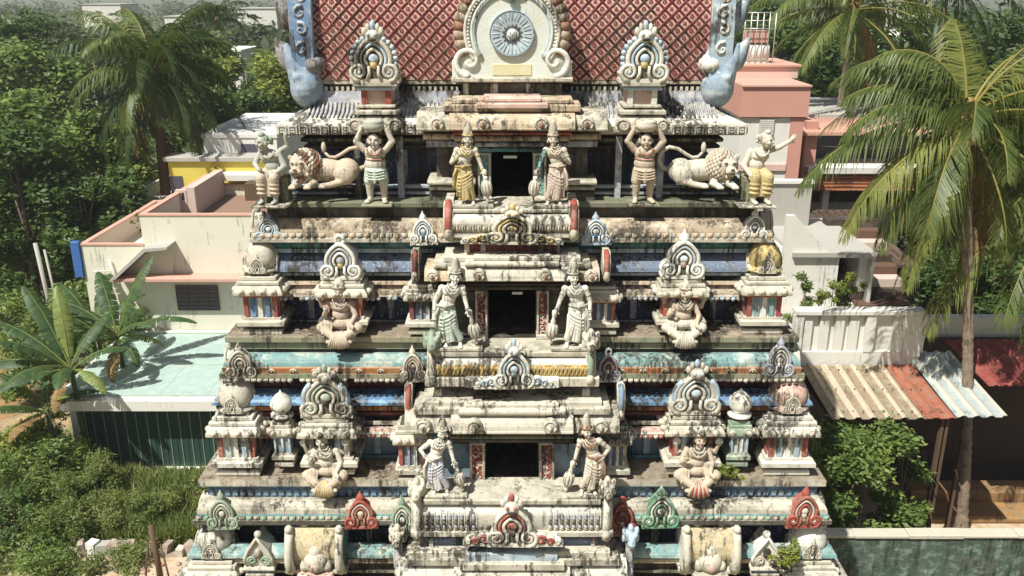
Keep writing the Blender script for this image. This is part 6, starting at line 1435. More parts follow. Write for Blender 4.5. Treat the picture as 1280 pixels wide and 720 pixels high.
# low mud platform and the boundary wall
mb = MB(); xa, ya_ = GP(1136, 634, .0); mb.bbox(xa, xa + 8, ya_, ya_ + .7, 0, .55, 'mud_platform', .06); mb.bbox(xa + .3, xa + 8, ya_ - .9, ya_ - .02, 0, .22, 'mud_platform', .06)
tag(mb.build('mud_platform', origin=(xa + 4, ya_, 0)), 'low orange mud plastered platform in front of the dark shed', 'platform')
wy = 17.6; x0 = XP(1000, 672, wy); x1 = 22; z = ZP(668, wy)
bw = thing('boundary_wall', 'long mossy green compound wall with a pale coping, in front of the palm trunk', 'wall', ((x0 + x1) / 2, wy, 0))
mb = MB(); mb.box(x0, x1, wy, wy + .22, 0, z - .08, 'mossy_shaded_wall'); part('wall_face', bw, mb)
mb = MB()
for i in range(12): a = x0 + (x1 - x0) * i / 12; mb.bbox(a, a + (x1 - x0) / 12 - .01, wy - .05, wy + .28, z - .08 - .012 * (i % 3), z - .01 * (i % 2), 'wall_cap', .015)
part('coping', bw, mb)
for px, lab in ((53, 'pale leaning concrete post standing in the trees left of the blue board'), (63, 'thin grey post beside the pale leaning post in the trees')):
    fx, fy = XP(px, 340, 32.5), 32.5; mb = MB(); zt_ = ZP(304 if px < 60 else 312, fy); w_ = .09 if px < 60 else .05
    mb.tube([(fx + .12, fy, 0), (fx + .04, fy, zt_ * .6), (fx - .08, fy, zt_)], w_, 'house_grey', 6); tag(mb.build('fence_post', origin=(fx, fy, 0)), lab, 'post')
# ruined wall and the wooden post at the lower left
ry = 20.9; xa, xb = XP(30, 692, ry), XP(262, 692, ry)
rw = thing('rubble_wall', 'low broken white and red brick wall along the weeds at the lower left', 'wall', ((xa + xb) / 2, ry, 0)); r2 = random.Random(9)
mb = MB(); x = xa
while x < xb:
    w_ = r2.uniform(.10, .42); hh = r2.uniform(.10, .46)
    M_ = Matrix.Translation((x, ry + r2.uniform(-.08, .08), 0)) @ Euler((r2.uniform(-.12, .12), r2.uniform(-.16, .16), r2.uniform(-.3, .3))).to_matrix().to_4x4()
    mb.box(0, w_, 0, r2.uniform(.2, .34), -.05, hh, r2.choice(['rubble', 'house_white', 'rubble', 'wall_cap', 'rubble', 'house_grey']), M=M_)
    x += w_ * .92
part('masonry', rw, mb)
px_, py_ = GP(203, 735, 0); pz = ZP(657, py_)
po = thing('wooden_post', 'dark wooden post propped by two thin poles at the lower left', 'post', (px_, py_, 0))
mb = MB(); mb.tube([(px_, py_, 0), (px_ - .02, py_, pz * .5), (px_ - .06, py_, pz)], [.085, .08, .07], 'wood_post', 8); mb.tube([(px_ - .25, py_, pz * .72), (px_ + .12, py_, pz * .74)], .025, 'wood_post', 5); part('stake', po, mb)
for dx in (-.42, .30):
    mb = MB(); mb.tube([(px_ + dx, py_ - .1, 0), (px_ + dx * .45, py_ - .03, pz * .72)], .025, 'wood_post', 5); part('prop', po, mb)
r3 = random.Random(21); mb = MB()
for i in range(260):
    x, y = r3.uniform(-13.5, -6.5), r3.uniform(16.4, 20.6); s_ = r3.uniform(.02, .10)
    mb.ell((x, y, s_ * .3), (s_, s_ * r3.uniform(.6, 1), s_ * .6), r3.choice(['rubble', 'sand', 'house_grey', 'brick']), 6, 4, M=Matrix.Rotation(r3.uniform(0, 3), 4, 'Z'))
tag(mb.build('scattered_stones', origin=(-10, 17.5, 0)), 'scattered stones and brick bits on the sandy path', 'stones', kind='stuff')
# ================================================================ trees, palms and plants
def leafcloud(name, clumps, n, size, mat, seed, parent=None, loc=(0, 0, 0), flat=.35, aspect=.45):
    """clumps: rows of (x, y, z, radius); n leaf faces scattered in them, denser towards each clump's surface"""
    g = np.random.default_rng(seed); C_ = np.array(clumps, float); w = C_[:, 3] ** 2; idx = g.choice(len(C_), n, p=w / w.sum())
    d = g.normal(size=(n, 3)); d /= np.linalg.norm(d, axis=1)[:, None]; d[:, 2] = d[:, 2] * .8 + .1
    rad = C_[idx, 3] * (g.random(n) ** .35) * (1 + .18 * g.normal(size=n)); p = C_[idx, :3] + d * rad[:, None]
    a = g.normal(size=(n, 3)); a[:, 2] *= flat; a /= np.linalg.norm(a, axis=1)[:, None]
    nn = d * .6 + g.normal(size=(n, 3)) * .6; nn[:, 2] += .5
    b = np.cross(a, nn); b /= np.maximum(np.linalg.norm(b, axis=1), 1e-6)[:, None]
    L = size * (.6 + .8 * g.random(n))[:, None]
    v = np.stack([p - a * L, p + b * L * aspect, p + a * L, p - b * L * aspect], 1).reshape(-1, 3)
    me = bpy.data.meshes.new(name); me.vertices.add(4 * n); me.loops.add(4 * n); me.polygons.add(n)
    me.vertices.foreach_set('co', v.astype(np.float32).ravel()); me.loops.foreach_set('vertex_index', np.arange(4 * n, dtype=np.int32)); me.polygons.foreach_set('loop_start', np.arange(0, 4 * n, 4, dtype=np.int32))
    me.materials.append(MATS[mat]); me.update(calc_edges=True)
    return meshobj(name, me, parent, loc)
def tree(name, label, x, y, h, r, mat, seed, n=9000, size=.16, group='trees round the houses', low=.25, trunk=.16, cat='tree', nclump=26):
    """tapered trunk with limbs, crown of separate leaf clumps"""
    g = random.Random(seed); t = thing(name, label, cat, (x, y, 0), g.uniform(0, 6), group); mb = MB(); c0 = h * low
    mb.tube([(0, 0, 0), (.05 * r, 0, c0), (.0, .08 * r, h * .55), (.03, .1 * r, h * .85)], [trunk * 1.3, trunk, trunk * .7, trunk * .25], 'bark', 8)
    cl = []
    for i in range(nclump):
        a = g.uniform(0, 6.28); u = g.random(); zz = c0 + (h - c0) * (.12 + .88 * u); k = math.sin(math.pi * (.16 + .76 * u)) ** .7
        rr = r * k * g.uniform(.45, .92); c = (rr * math.cos(a), rr * math.sin(a), zz - r * .15); cl.append((*c, r * g.uniform(.20, .38)))
        if i < 14: s = h * (low + .1 + .4 * u * .8); mb.tube([(0.02, 0, s * .8), (c[0] * .5, c[1] * .5, (s + c[2]) / 2), c], [trunk * .45, trunk * .25, .02], 'bark', 5)
    mb.build('trunk', t); leafcloud('crown', cl, n, size, mat, seed, t); return t
def tpix(px, py_base, Y): return XP(px, py_base, Y)
TR = [  # name, px centre, Y, top pixel row, radius, material, leaves, leaf size, label
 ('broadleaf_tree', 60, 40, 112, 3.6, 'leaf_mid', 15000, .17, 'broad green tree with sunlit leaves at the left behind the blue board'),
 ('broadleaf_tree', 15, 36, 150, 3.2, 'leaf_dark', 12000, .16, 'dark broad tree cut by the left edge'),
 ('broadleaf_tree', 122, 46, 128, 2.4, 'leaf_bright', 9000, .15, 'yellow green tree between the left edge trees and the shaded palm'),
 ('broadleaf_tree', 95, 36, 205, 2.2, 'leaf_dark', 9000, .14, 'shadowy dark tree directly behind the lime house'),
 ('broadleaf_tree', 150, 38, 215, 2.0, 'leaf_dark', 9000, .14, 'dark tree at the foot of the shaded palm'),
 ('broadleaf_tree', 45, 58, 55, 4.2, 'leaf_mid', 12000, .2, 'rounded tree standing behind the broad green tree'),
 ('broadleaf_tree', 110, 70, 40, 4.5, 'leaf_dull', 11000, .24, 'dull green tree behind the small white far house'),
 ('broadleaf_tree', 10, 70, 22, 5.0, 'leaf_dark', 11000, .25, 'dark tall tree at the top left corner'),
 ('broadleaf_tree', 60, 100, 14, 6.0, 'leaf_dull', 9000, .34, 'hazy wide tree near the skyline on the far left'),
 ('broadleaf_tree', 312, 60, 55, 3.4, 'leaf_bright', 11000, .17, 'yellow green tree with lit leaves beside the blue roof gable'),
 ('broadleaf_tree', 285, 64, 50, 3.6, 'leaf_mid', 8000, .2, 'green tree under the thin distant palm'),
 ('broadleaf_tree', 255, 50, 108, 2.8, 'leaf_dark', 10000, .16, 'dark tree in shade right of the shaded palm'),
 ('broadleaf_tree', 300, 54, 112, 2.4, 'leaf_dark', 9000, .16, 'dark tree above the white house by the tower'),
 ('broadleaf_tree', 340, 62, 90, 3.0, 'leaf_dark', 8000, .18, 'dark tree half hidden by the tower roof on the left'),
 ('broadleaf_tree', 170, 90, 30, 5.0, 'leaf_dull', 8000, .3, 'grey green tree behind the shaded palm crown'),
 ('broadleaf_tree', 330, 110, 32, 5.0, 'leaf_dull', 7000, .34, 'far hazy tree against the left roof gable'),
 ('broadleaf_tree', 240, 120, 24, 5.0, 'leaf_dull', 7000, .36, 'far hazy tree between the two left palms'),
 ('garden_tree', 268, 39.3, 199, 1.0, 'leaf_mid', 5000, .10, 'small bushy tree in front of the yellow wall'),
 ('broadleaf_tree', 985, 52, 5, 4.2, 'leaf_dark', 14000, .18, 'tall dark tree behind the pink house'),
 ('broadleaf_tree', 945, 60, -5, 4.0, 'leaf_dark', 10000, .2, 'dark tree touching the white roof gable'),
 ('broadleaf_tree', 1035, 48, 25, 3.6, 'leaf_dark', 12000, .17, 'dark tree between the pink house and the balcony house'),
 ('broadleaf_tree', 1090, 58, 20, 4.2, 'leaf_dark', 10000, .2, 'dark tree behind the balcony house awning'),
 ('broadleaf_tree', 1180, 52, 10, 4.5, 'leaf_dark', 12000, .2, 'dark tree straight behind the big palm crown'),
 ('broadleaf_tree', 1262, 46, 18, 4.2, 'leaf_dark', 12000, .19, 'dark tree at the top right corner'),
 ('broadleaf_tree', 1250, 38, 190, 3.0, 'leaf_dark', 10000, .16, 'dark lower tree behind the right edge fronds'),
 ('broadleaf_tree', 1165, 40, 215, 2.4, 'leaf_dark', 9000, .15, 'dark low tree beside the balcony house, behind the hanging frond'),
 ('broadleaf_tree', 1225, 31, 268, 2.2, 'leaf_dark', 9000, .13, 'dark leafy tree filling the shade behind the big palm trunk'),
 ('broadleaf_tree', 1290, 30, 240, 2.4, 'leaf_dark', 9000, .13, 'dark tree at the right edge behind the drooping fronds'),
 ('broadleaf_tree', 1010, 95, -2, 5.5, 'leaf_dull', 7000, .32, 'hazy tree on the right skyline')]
for i, (nm, px, Y, pt, r, m, n, sz_, lab) in enumerate(TR):
    tree(nm, lab, XP(px, pt + 20, Y), Y, ZP(pt, Y), r, m, 100 + i, n, sz_)
tree('shrub_tree', 'leafy green shrub tree between the tower and the tin shed', XP(1062, 600, 20.2), 19.8, ZP(520, 19.6), 1.6, 'leaf_mid', 301, 12500, .075, None, .08, .06)
tree('shrub_tree', 'small leafy sapling at the right side of the green shrub tree', XP(1122, 600, 20.6), 20.3, ZP(545, 20.3), .75, 'leaf_mid', 302, 3000, .07, None, .1, .04)
# far wood in one mass, and the hills on the skyline
g = np.random.default_rng(4); cl = []
for i in range(620):
    y = 95 + 420 * g.random() ** 1.5; x = g.uniform(-.75, .75) * y; cl.append((x, y, g.uniform(3, 8), g.uniform(3.5, 6.5)))
wd = leafcloud('distant_wood', cl, 60000, .8, 'leaf_dull', 5); tag(wd, 'far wood of merged treetops reaching to the skyline', 'wood', kind='stuff')
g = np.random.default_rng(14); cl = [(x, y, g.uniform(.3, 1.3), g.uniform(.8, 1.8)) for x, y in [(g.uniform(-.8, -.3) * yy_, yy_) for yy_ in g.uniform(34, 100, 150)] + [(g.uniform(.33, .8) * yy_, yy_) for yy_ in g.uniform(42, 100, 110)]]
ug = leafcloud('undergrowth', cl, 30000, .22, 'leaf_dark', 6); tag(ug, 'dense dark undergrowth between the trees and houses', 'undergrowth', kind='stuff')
mb = MB(); N = 60
v = [(-1400 + 2800 * i / N, 1150, 0) for i in range(N + 1)] + [(-1400 + 2800 * i / N, 1250, 16 + 14 * math.sin(i * .5) ** 2 + 8 * math.sin(i * 1.3 + 1) ** 2) for i in range(N + 1)] + [(-1400 + 2800 * i / N, 1400, 0) for i in range(N + 1)]
mb.add(v, [(k * (N + 1) + i, k * (N + 1) + i + 1, (k + 1) * (N + 1) + i + 1, (k + 1) * (N + 1) + i) for k in range(2) for i in range(N)], 'earth', True); tag(mb.build('hills'), kind='structure')
# ---- coconut palms
def frond(seed, L, az, el, droop, m, nl=46, lw=.05, ll=.75, twist=0, dens=1.0):
    """arching midrib with hanging leaflets; built round the crown's centre"""
    g = random.Random(seed); mb = MB(); n = 16; pts = []; p = Vector((0, 0, 0)); e = el; a = az; fw = []
    for i in range(n + 1):
        d = Vector((math.cos(e) * math.cos(a), math.cos(e) * math.sin(a), math.sin(e))); pts.append(p.copy()); fw.append(d); p = p + d * L / n; e -= droop / n * (.5 + 1.1 * i / n); a += twist / n
    mb.tube(pts, [.05 - .044 * i / n for i in range(n + 1)], 'palm_yellow' if m != 'palm_dark' else m, 5)
    v = []; f = []
    for i in range(nl):
        u = .12 + .88 * i / (nl - 1); k = min(n - 1, int(u * n)); w = u * n - k; q_ = pts[k].lerp(pts[min(k + 1, n)], w); d = fw[k]
        side = d.cross(Vector((0, 0, 1)));  side = side.normalized() if side.length > .05 else Vector((1, 0, 0)); upv = side.cross(d)
        ln = ll * (math.sin(math.pi * min(1, .18 + u * .80)) ** .6) * g.uniform(.7, 1.15)
        for s in (-1, 1):
            if g.random() > dens: continue
            dd = (side * s * g.uniform(.55, .8) + d * g.uniform(.45, .65) + upv * .12 + Vector((0, 0, -1)) * (.35 + .25 * g.random())).normalized()
            d2 = (dd * .55 + Vector((0, 0, -1)) * g.uniform(.55, .95)).normalized(); m1 = q_ + dd * ln * .5; t = m1 + d2 * ln * .55; wv = dd.cross(upv).normalized() if dd.cross(upv).length > .05 else d
            wv = (wv * .6 + d * .8).normalized() * lw * .5; o = len(v)
            v += [q_ - wv * .6, q_ + wv * .6, m1 + wv, m1 - wv, t]; f += [(o, o + 1, o + 2, o + 3), (o + 3, o + 2, o + 4)]
    mb.add(v, f, m); return mb
def palm(name, label, base, crown, nf, L, seed, m='palm_leaf', rt=.17, bark='palm_bark', dead=3, ll=.75, nl=46, group='coconut palms', azs=None, els=(1.15, -.55), nuts=True, lw=.05, lit_leaf=None, gold=0, dens=1.0, hang=0, spec=None):
    g = random.Random(seed); bx_, by_ = base; t = thing(name, label, 'palm tree', (bx_, by_, 0), 0, group); c = Vector((crown[0] - bx_, crown[1] - by_, crown[2])); mb = MB(); n = 44; pts = []; rr = []
    for i in range(n * 2 + 1):
        u = i / (n * 2); pts.append((c.x * u ** 1.25, c.y * u ** 1.25, c.z * u)); rr.append(rt * (1.0 + .55 * max(0, 1 - u * 14) - .22 * u) * (1.09 if i % 2 else .95))
    mb.tube(pts, rr, bark, 12); mb.build('trunk', t)
    mb = MB(); mb.lathe([(rt * .8, -.5), (rt * 1.3, -.1), (rt * 1.1, .3), (.05, .7)], 'palm_dry', c=tuple(c), n=10); mb.build('crown_shaft', t)
    for i, (a_, e_, L_, dr, mm) in enumerate(spec or []):
        frond(seed * 53 + i, L_, R(a_), R(e_), dr, mm, nl, lw, ll * g.uniform(.9, 1.1), g.uniform(-.15, .15), dens).build('frond', t, loc=tuple(c + Vector((0, 0, .1))))
    for i in range(nf):
        u = i / max(1, nf - 1); az = (i * 2.39996 + g.uniform(-.2, .2)) if azs is None else azs[i % len(azs)] + g.uniform(-.15, .15); el = els[0] + (els[1] - els[0]) * u + g.uniform(-.12, .12)
        dr = 1.0 + .75 * g.random() + (.4 if el > .4 else 0)
        mm = (lit_leaf if lit_leaf and math.cos(az) < .1 and i % 3 else m) if i < nf - dead else 'palm_dry'  # brighter leaf on left-hand fronds paints in the sunlit side
        if gold and i % gold == 1 and i < nf - dead: mm = 'palm_gold'
        frond(seed * 97 + i, L * g.uniform(.85, 1.08), az, el, dr + hang * g.random(), mm, nl, lw, ll * g.uniform(.85, 1.1), g.uniform(-.35, .35), dens).build('frond', t, loc=tuple(c + Vector((0, 0, .25 - .3 * u))))
    if nuts:
        for i in range(7):
            mb = MB(); a = i * .9; mb.ell((c.x + .28 * math.cos(a), c.y + .28 * math.sin(a), c.z - .35 - .1 * (i % 2)), (.13, .13, .16), 'palm_yellow' if i % 2 else 'palm_bark_red', 8, 6); mb.build('coconut', t)
    return t
Yp = 15 / math.tan(ang(673)); bx = XP(1200, 673, Yp); Yc_ = Yp - .1; cx_, cz_ = XP(1207, 158, Yc_), ZP(158, Yc_)
palm('coconut_palm', 'tall foreground coconut palm with a bare ringed trunk behind the mossy wall', (bx, Yp), (cx_, Yc_, cz_), 19, 4.4, 11, nl=88, ll=1.1, lw=.045, dead=2, els=(1.2, -.7), rt=.15, gold=5, dens=.9, hang=.3, azs=[R(a) for a in (35, -20, 80, 10, -50, 110, 55, -5, 25)],
     spec=[(172, 42, 3.3, 1.5, 'palm_leaf'), (160, 62, 3.6, 1.9, 'palm_leaf'), (186, 6, 4.7, 1.25, 'palm_leaf'), (200, -18, 4.4, .95, 'palm_gold'), (196, -42, 3.7, .6, 'palm_leaf'), (212, -66, 4.3, .25, 'palm_gold'), (240, -74, 3.6, .15, 'palm_leaf'), (20, 62, 3.6, 1.0, 'palm_leaf'), (5, 40, 4.2, 1.2, 'palm_leaf'), (100, 78, 2.6, .5, 'palm_gold'), (-8, 12, 4.4, 1.2, 'palm_leaf'), (-15, -25, 4.2, .9, 'palm_gold'), (-25, -55, 3.8, .5, 'palm_leaf'), (265, 20, 3.2, 1.8, 'palm_leaf'), (285, -40, 3.6, .8, 'palm_leaf'), (150, -30, 4.0, .9, 'palm_leaf'), (130, 20, 4.2, 1.4, 'palm_leaf'), (215, -80, 2.6, .1, 'palm_dry'), (170, -60, 2.8, .3, 'palm_dry'), (184, 30, 3.5, 1.7, 'palm_leaf'), (175, 76, 3.4, 2.1, 'palm_leaf'), (250, 45, 2.8, 2.1, 'palm_leaf'), (305, 30, 3.2, 1.8, 'palm_leaf'), (145, 48, 3.8, 1.6, 'palm_leaf'), (228, -30, 3.2, .9, 'palm_leaf')])
palm('coconut_palm', 'second coconut palm whose fronds reach in from the right edge', (19.5, 23.5), (XP(1318, 262, 22.6), 22.6, ZP(262, 22.6)), 30, 4.8, 23, dead=1, nl=76, ll=1.05, lw=.045, gold=4, dens=.9, hang=.3)
palm('coconut_palm', 'feathery coconut palm behind the pink house and the balcony house', (XP(1062, 80, 40), 41), (XP(1066, 20, 40), 40, ZP(15, 40)), 30, 5.2, 31, m='palm_leaf', nl=64, ll=1.0, dead=1, lw=.07)
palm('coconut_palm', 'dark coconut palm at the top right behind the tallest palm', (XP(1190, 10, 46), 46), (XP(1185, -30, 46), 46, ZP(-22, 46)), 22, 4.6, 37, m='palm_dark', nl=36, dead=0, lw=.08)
palm('coconut_palm', 'shaded coconut palm with a reddish trunk behind the left terrace', (XP(204, 245, 40.5), 40.5), (XP(193, 92, 40.4), 40.4, ZP(92, 40.4)), 44, 4.5, 41, m='palm_dark', rt=.26, bark='palm_bark_red', nl=64, ll=1.15, dead=4, lw=.08, els=(1.3, -.8), lit_leaf='palm_leaf')
palm('coconut_palm', 'thin distant palm with an upright crown on the left skyline', (XP(272, 60, 75), 75), (XP(272, 25, 75), 75, ZP(30, 75)), 16, 3.8, 43, m='palm_dark', nl=26, dead=0, lw=.12, els=(1.3, .1), rt=.2)
# ---- banana plants
def bleaf(seed, L, W_, az, el, droop, m, tear=.5):
    g = random.Random(seed); W_ *= .72; L *= .95; mb = MB(); n = 26; pts = []; p = Vector((0, 0, 0)); e = el; d_ = []
    for i in range(n + 1):
        d = Vector((math.cos(e) * math.cos(az), math.cos(e) * math.sin(az), math.sin(e))); pts.append(p.copy()); d_.append(d); p = p + d * L / n; e -= droop / n * (.3 + 1.4 * i / n)
    mb.tube(pts, [.028 - .024 * i / n for i in range(n + 1)], 'banana_pale', 5)
    for s in (-1, 1):
        off = 0
        for i in range(4, n):
            if g.random() < tear: off = g.uniform(.15, .6)
            w0, w1 = [W_ * math.sin(math.pi * (.06 + .92 * (j - 4) / (n - 4))) ** .55 for j in (i, i + 1)]
            v = []
            for j, w in ((i, w0), (i + 1, w1)):
                sd = d_[j].cross(Vector((0, 0, 1))); sd = sd.normalized() if sd.length > .05 else Vector((1, 0, 0)); up = sd.cross(d_[j])
                gap = .86 if g.random() < tear and j == i + 1 else 1.0
                for u in (0, .5, 1.0): v.append(pts[j].lerp(pts[i], 0 if gap == 1 else .25 * u) + sd * s * w * u + up * w * (.28 * u - (.30 + off) * u * u))
            mb.add(v, [(0, 1, 4, 3), (1, 2, 5, 4)], m, True)
    return mb
def banana(label, px, py, Y, h, leaves, seed):
    x = XP(px, py, Y); g = random.Random(seed); t = thing('banana_plant', label, 'banana plant', (x, Y, 0), 0, 'banana plants')
    mb = MB(); mb.tube([(0, 0, 0), (.04, 0, h * .5), (.0, .0, h)], [.13, .11, .06], 'leaf_dull', 10); mb.build('stem', t)
    for i, (az, el, L, W_, dr, m) in enumerate(leaves): bleaf(seed * 31 + i, L, W_, R(az), R(el), dr, m).build('leaf', t, loc=(0, 0, h - .15 + .05 * (i % 3)))
B_, P_ = 'banana_leaf', 'banana_pale'
banana('tall banana plant with a leaf rising in front of the cream wall', 148, 428, 27.6, 4.0, [(48, 70, 3.3, .40, .6, B_), (6, 34, 3.0, .32, 1.25, B_), (165, 42, 2.9, .44, 1.0, B_), (195, 24, 3.0, .44, 1.0, B_), (125, 62, 2.8, .42, .8, B_), (250, 38, 2.5, .42, 1.3, B_), (310, 16, 2.2, .34, 1.4, B_), (280, -15, 1.9, .28, 1.2, 'palm_dry'), (230, 55, 2.2, .40, 1.0, B_), (85, 30, 2.4, .36, 1.1, B_), (340, 45, 2.0, .36, 1.2, B_), (20, 0, 1.8, .3, 1.2, P_)], 5)
banana('banana plant with long drooping leaves over the bright weeds at the left', 90, 468, 25.2, 3.9, [(185, 24, 3.3, .40, 1.2, B_), (165, 42, 3.3, .42, .8, B_), (148, 62, 3.2, .42, .5, B_), (118, 70, 2.9, .36, .4, P_), (212, 8, 3.1, .38, 1.0, B_), (240, 30, 2.5, .38, 1.4, B_), (20, 40, 2.0, .36, 1.2, B_), (330, 10, 1.9, .32, 1.3, P_), (270, -10, 1.8, .28, 1.2, 'palm_dry'), (200, 50, 2.6, .38, .9, B_), (285, 30, 2.1, .36, 1.3, B_), (60, 55, 2.4, .36, .9, B_)], 6)
banana('lower banana plant with pale torn leaves by the corner of the garage', 56, 500, 24.6, 2.7, [(200, 30, 2.2, .34, 1.2, B_), (250, 15, 1.7, .32, 1.3, 'palm_dry'), (330, 50, 1.6, .30, .9, P_), (170, 55, 2.2, .36, .8, B_), (100, 60, 2.1, .36, .8, B_), (30, 35, 1.8, .32, 1.2, B_), (235, 45, 2.0, .34, 1.1, B_)], 7)
banana('banana plant half hidden behind the others, against the cream house corner', 120, 405, 29.2, 3.6, [(190, 45, 2.6, .40, 1.0, B_), (150, 55, 2.6, .40, .8, B_), (230, 30, 2.3, .38, 1.2, B_), (40, 50, 2.3, .36, 1.0, B_), (300, 30, 2.2, .36, 1.2, B_), (90, 60, 2.4, .38, .7, B_)], 8)
# ---- bushes, weeds, plants
def bush(name, label, px, py, Y, h, r, m, seed, n=4000, size=.07, group=None, z=0, cat='bush', flat=.6):
    x = XP(px, py, Y); g = random.Random(seed); t = thing(name, label, cat, (x, Y, z), 0, group); cl = [(g.gauss(0, r * .5), g.gauss(0, r * .4), h * (.15 + .8 * g.random() ** 1.3), r * g.uniform(.22, .42)) for _ in range(16)]
    mb = MB()
    for c in cl[:9]: mb.tube([(c[0] * .2, c[1] * .2, 0), (c[0] * .6, c[1] * .6, c[2] * .6), c[:3]], [.03, .02, .008], 'bark', 5)
    mb.build('stem', t); leafcloud('leaves', cl, n, size, m, seed, t, flat=flat, aspect=.38); return t
BU = 'bushes among the weeds at the lower left'
bush('bush', 'leafy dark bush at the left edge under the banana plants', 25, 560, 23.6, 2.0, 1.5, 'leaf_mid', 1, 7000, .075, BU)
bush('bush', 'bush with small bright leaves below the drooping banana leaf', 66, 540, 24.4, 2.0, 1.1, 'leaf_mid', 2, 5000, .06, BU)
bush('bush', 'soft pale green bush left of the garage corner', 60, 590, 23.4, 1.7, 1.1, 'leaf_grass', 3, 8000, .042, BU)
bush('bush', 'yellow green bush at the foot of the white garage pillar', 108, 600, 23.8, 1.5, 1.0, 'leaf_grass', 4, 8000, .042, BU)
bush('bush', 'dark shaded bush at the bottom left corner', 12, 650, 21.8, 1.2, 1.2, 'leaf_dark', 5, 5000, .07, BU)
bush('bush', 'pale feathery bush above the left end of the rubble wall', 100, 645, 22.0, 1.2, 1.1, 'leaf_grass', 6, 8000, .042, BU)
bush('bush', 'scrubby bush behind the wooden post', 185, 640, 22.3, 1.2, .9, 'leaf_grass', 7, 7000, .04, BU)
bush('bush', 'pale bush in front of the right end of the shutter', 236, 620, 23.0, 1.2, .6, 'leaf_grass', 8, 4000, .05, BU)
bush('bush', 'dark leafy clump at the bottom edge left of the sandy path', 45, 712, 20.3, .8, 1.3, 'leaf_mid', 13, 5000, .06, BU)
bush('bush', 'straggly weed patch in front of the broken wall', 150, 700, 20.4, .45, .9, 'leaf_grass', 14, 2500, .05, BU)
bush('bush', 'bright weed clump beside the sandy path', 118, 705, 18.6, .5, .7, 'leaf_bright', 9, 2500, .05, BU)
bush('bush', 'bushy plants at the far left under the trees', 20, 480, 25, 2.2, 1.4, 'leaf_bright', 10, 5000, .08, BU)
bush('bush', 'dark hedge plant behind the bent banana leaves', 52, 350, 31, 4.3, 2.0, 'leaf_mid', 11, 9000, .10, BU)
bush('bush', 'yellowish bush near the bare earth on the left', 35, 500, 26, 1.0, 1.6, 'leaf_grass', 12, 5000, .08, BU)
zt_ = ZP(457, 23.0) + .37
for i, (px, lab, m) in enumerate(((1000, 'dark green pot plant at the left end of the balustrade', 'leaf_mid'), (1020, 'yellow green pot plant on the terrace', 'leaf_bright'), (1038, 'leafy pot plant in the middle of the terrace row', 'leaf_mid'), (1056, 'pot plant at the right end of the terrace row', 'leaf_bright'))):
    b_ = bush('pot_plant', lab, px, 400, 23.85, 2.15, .42, m, 40 + i, 2400, .045, 'pot plants on the terrace', zt_, 'pot plant')
    mb = MB(); mb.lathe([(.14, 0), (.2, .3), (.22, .32), (.2, .34)], 'brick', n=12); mb.build('pot', b_)
def sprout(label, px, py, Y, z, r, m, seed, n=420):
    return bush('wild_sprout', label, px, py, Y, r * 1.2, r, m, seed, n, .045, None, z, 'plant')
sprout('small green sprout growing on the ledge beside the red skirted statue', 909, 588, 13.0, ZP(596, 13.0), .2, 'leaf_bright', 61)
sprout('weedy sprout growing between the white domes at the lower right of the tower', 985, 700, 12.5, ZP(704, 12.5), .24, 'leaf_bright', 62)
sprout('yellow green plant on the edge of the rusty shed roof', 1066, 520, 20.0, 3.2, .45, 'leaf_bright', 63, 900)
# tall weeds and grass in front of the shutter
g = np.random.default_rng(8); n = 26000
ys = g.uniform(21.3, 25.3, n); xs = np.array([0.0] * n); 
u = g.random(n); xl_ = -13.6 + (ys - 21.3) * -.55; xr_ = -8.0 + (ys - 21.3) * -.3; xs = xl_ + (xr_ - xl_) * u
keep = (np.sin(xs * 1.7) + np.sin(ys * 2.3 + xs) + g.normal(size=n) * .8) > -.9; xs, ys = xs[keep], ys[keep]; n = len(xs)
hgt = (.25 + .6 * g.random(n)) * np.clip(1.25 - (ys - 21.3) * .15, .55, 1) * (1 + .35 * np.sin(xs * 1.1 + 1) * np.sin(ys * 1.4)); lean = g.normal(size=(n, 2)) * .25 * hgt[:, None]; a = g.uniform(0, 6.28, n); w = .013 + .012 * g.random(n)
p0 = np.stack([xs, ys, 0 * xs], 1); wv = np.stack([np.cos(a), np.sin(a), 0 * a], 1) * w[:, None]; mid = p0 + np.stack([lean[:, 0] * .3, lean[:, 1] * .3, hgt * .6], 1); tip = p0 + np.stack([lean[:, 0], lean[:, 1], hgt], 1)
v = np.stack([p0 - wv, p0 + wv, mid + wv, mid - wv, tip], 1).reshape(-1, 3); o = np.arange(n) * 5
f = [(i, i + 1, i + 2, i + 3) for i in o] + [(i + 3, i + 2, i + 4) for i in o]
me = bpy.data.meshes.new('tall_weeds'); me.from_pydata(v.tolist(), [], [tuple(int(q_) for q_ in t) for t in f]); me.materials.append(MATS['leaf_grass'])
tag(meshobj('tall_weeds', me), 'thick stand of tall yellow green weeds below the green shutter', 'weeds', kind='stuff')
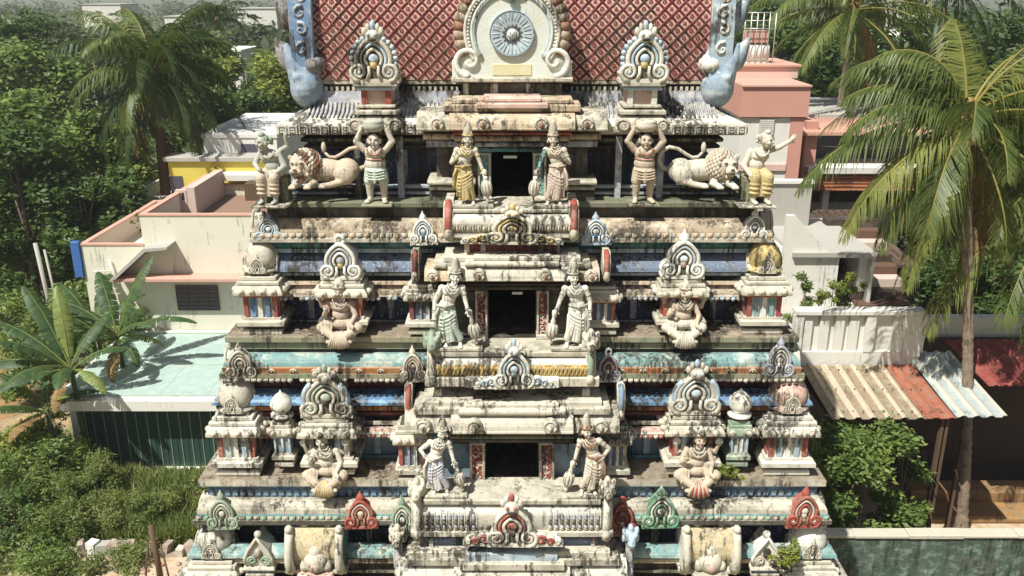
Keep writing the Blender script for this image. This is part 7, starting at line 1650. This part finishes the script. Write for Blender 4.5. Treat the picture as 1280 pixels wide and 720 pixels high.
# ================================================================ camera, sun, sky
cam = bpy.data.cameras.new('camera'); co = bpy.data.objects.new('camera', cam); COL.objects.link(co)
co.location = (0, 0, CZ); co.rotation_euler = (R(90) - PITCH, 0, 0); cam.sensor_width = 36; cam.lens = 36 * F / 1280; cam.clip_end = 4000; cam.clip_start = .1; S.camera = co
SUN_EL, SUN_AZ = R(57), R(42)                 # azimuth: to the left of the camera's back
d = Vector((-math.sin(SUN_AZ) * math.cos(SUN_EL), -math.cos(SUN_AZ) * math.cos(SUN_EL), math.sin(SUN_EL)))
sl_ = bpy.data.lights.new('sun', 'SUN'); sl_.energy = 5.0; sl_.angle = R(.5); sl_.color = (1.0, .985, .90); so = bpy.data.objects.new('sun', sl_); COL.objects.link(so)
so.rotation_euler = d.to_track_quat('Z', 'Y').to_euler(); so.location = (-20, -20, 40)
W_ = bpy.data.worlds.new('World'); S.world = W_; W_.use_nodes = True; nt = W_.node_tree; sk = nd(nt, 'ShaderNodeTexSky', sky_type='NISHITA'); sk.sun_disc = False; sk.sun_elevation = SUN_EL; sk.sun_rotation = math.atan2(d.x, d.y); sk.air_density = 1.4; sk.dust_density = 3.0
nt.links.new(sk.outputs[0], nt.nodes['Background'].inputs[0]); nt.nodes['Background'].inputs[1].default_value = .05
S.view_settings.view_transform = 'Standard'; S.view_settings.look = 'None'; S.view_settings.gamma = 1; S.view_settings.use_curve_mapping = False; S.view_settings.exposure = .42
S.cycles.use_denoising = True; S.cycles.max_bounces = 6; S.cycles.diffuse_bounces = 3; S.cycles.glossy_bounces = 2; S.cycles.transparent_max_bounces = 8; S.cycles.volume_bounces = 0

m = bpy.data.materials.new('haze_air'); m.use_nodes = True; nt = m.node_tree; nt.nodes.remove(nt.nodes['Principled BSDF'])
pv = nd(nt, 'ShaderNodeVolumePrincipled'); pv.inputs['Color'].default_value = (.86, .90, .92, 1); pv.inputs['Density'].default_value = .0007; pv.inputs['Anisotropy'].default_value = .2
nt.links.new(pv.outputs[0], nt.nodes['Material Output'].inputs['Volume']); MATS['haze_air'] = m
mb = MB(); mb.box(-1500, 1500, -70, 1600, -1, 48, 'haze_air'); tag(mb.build('haze'), kind='stuff')
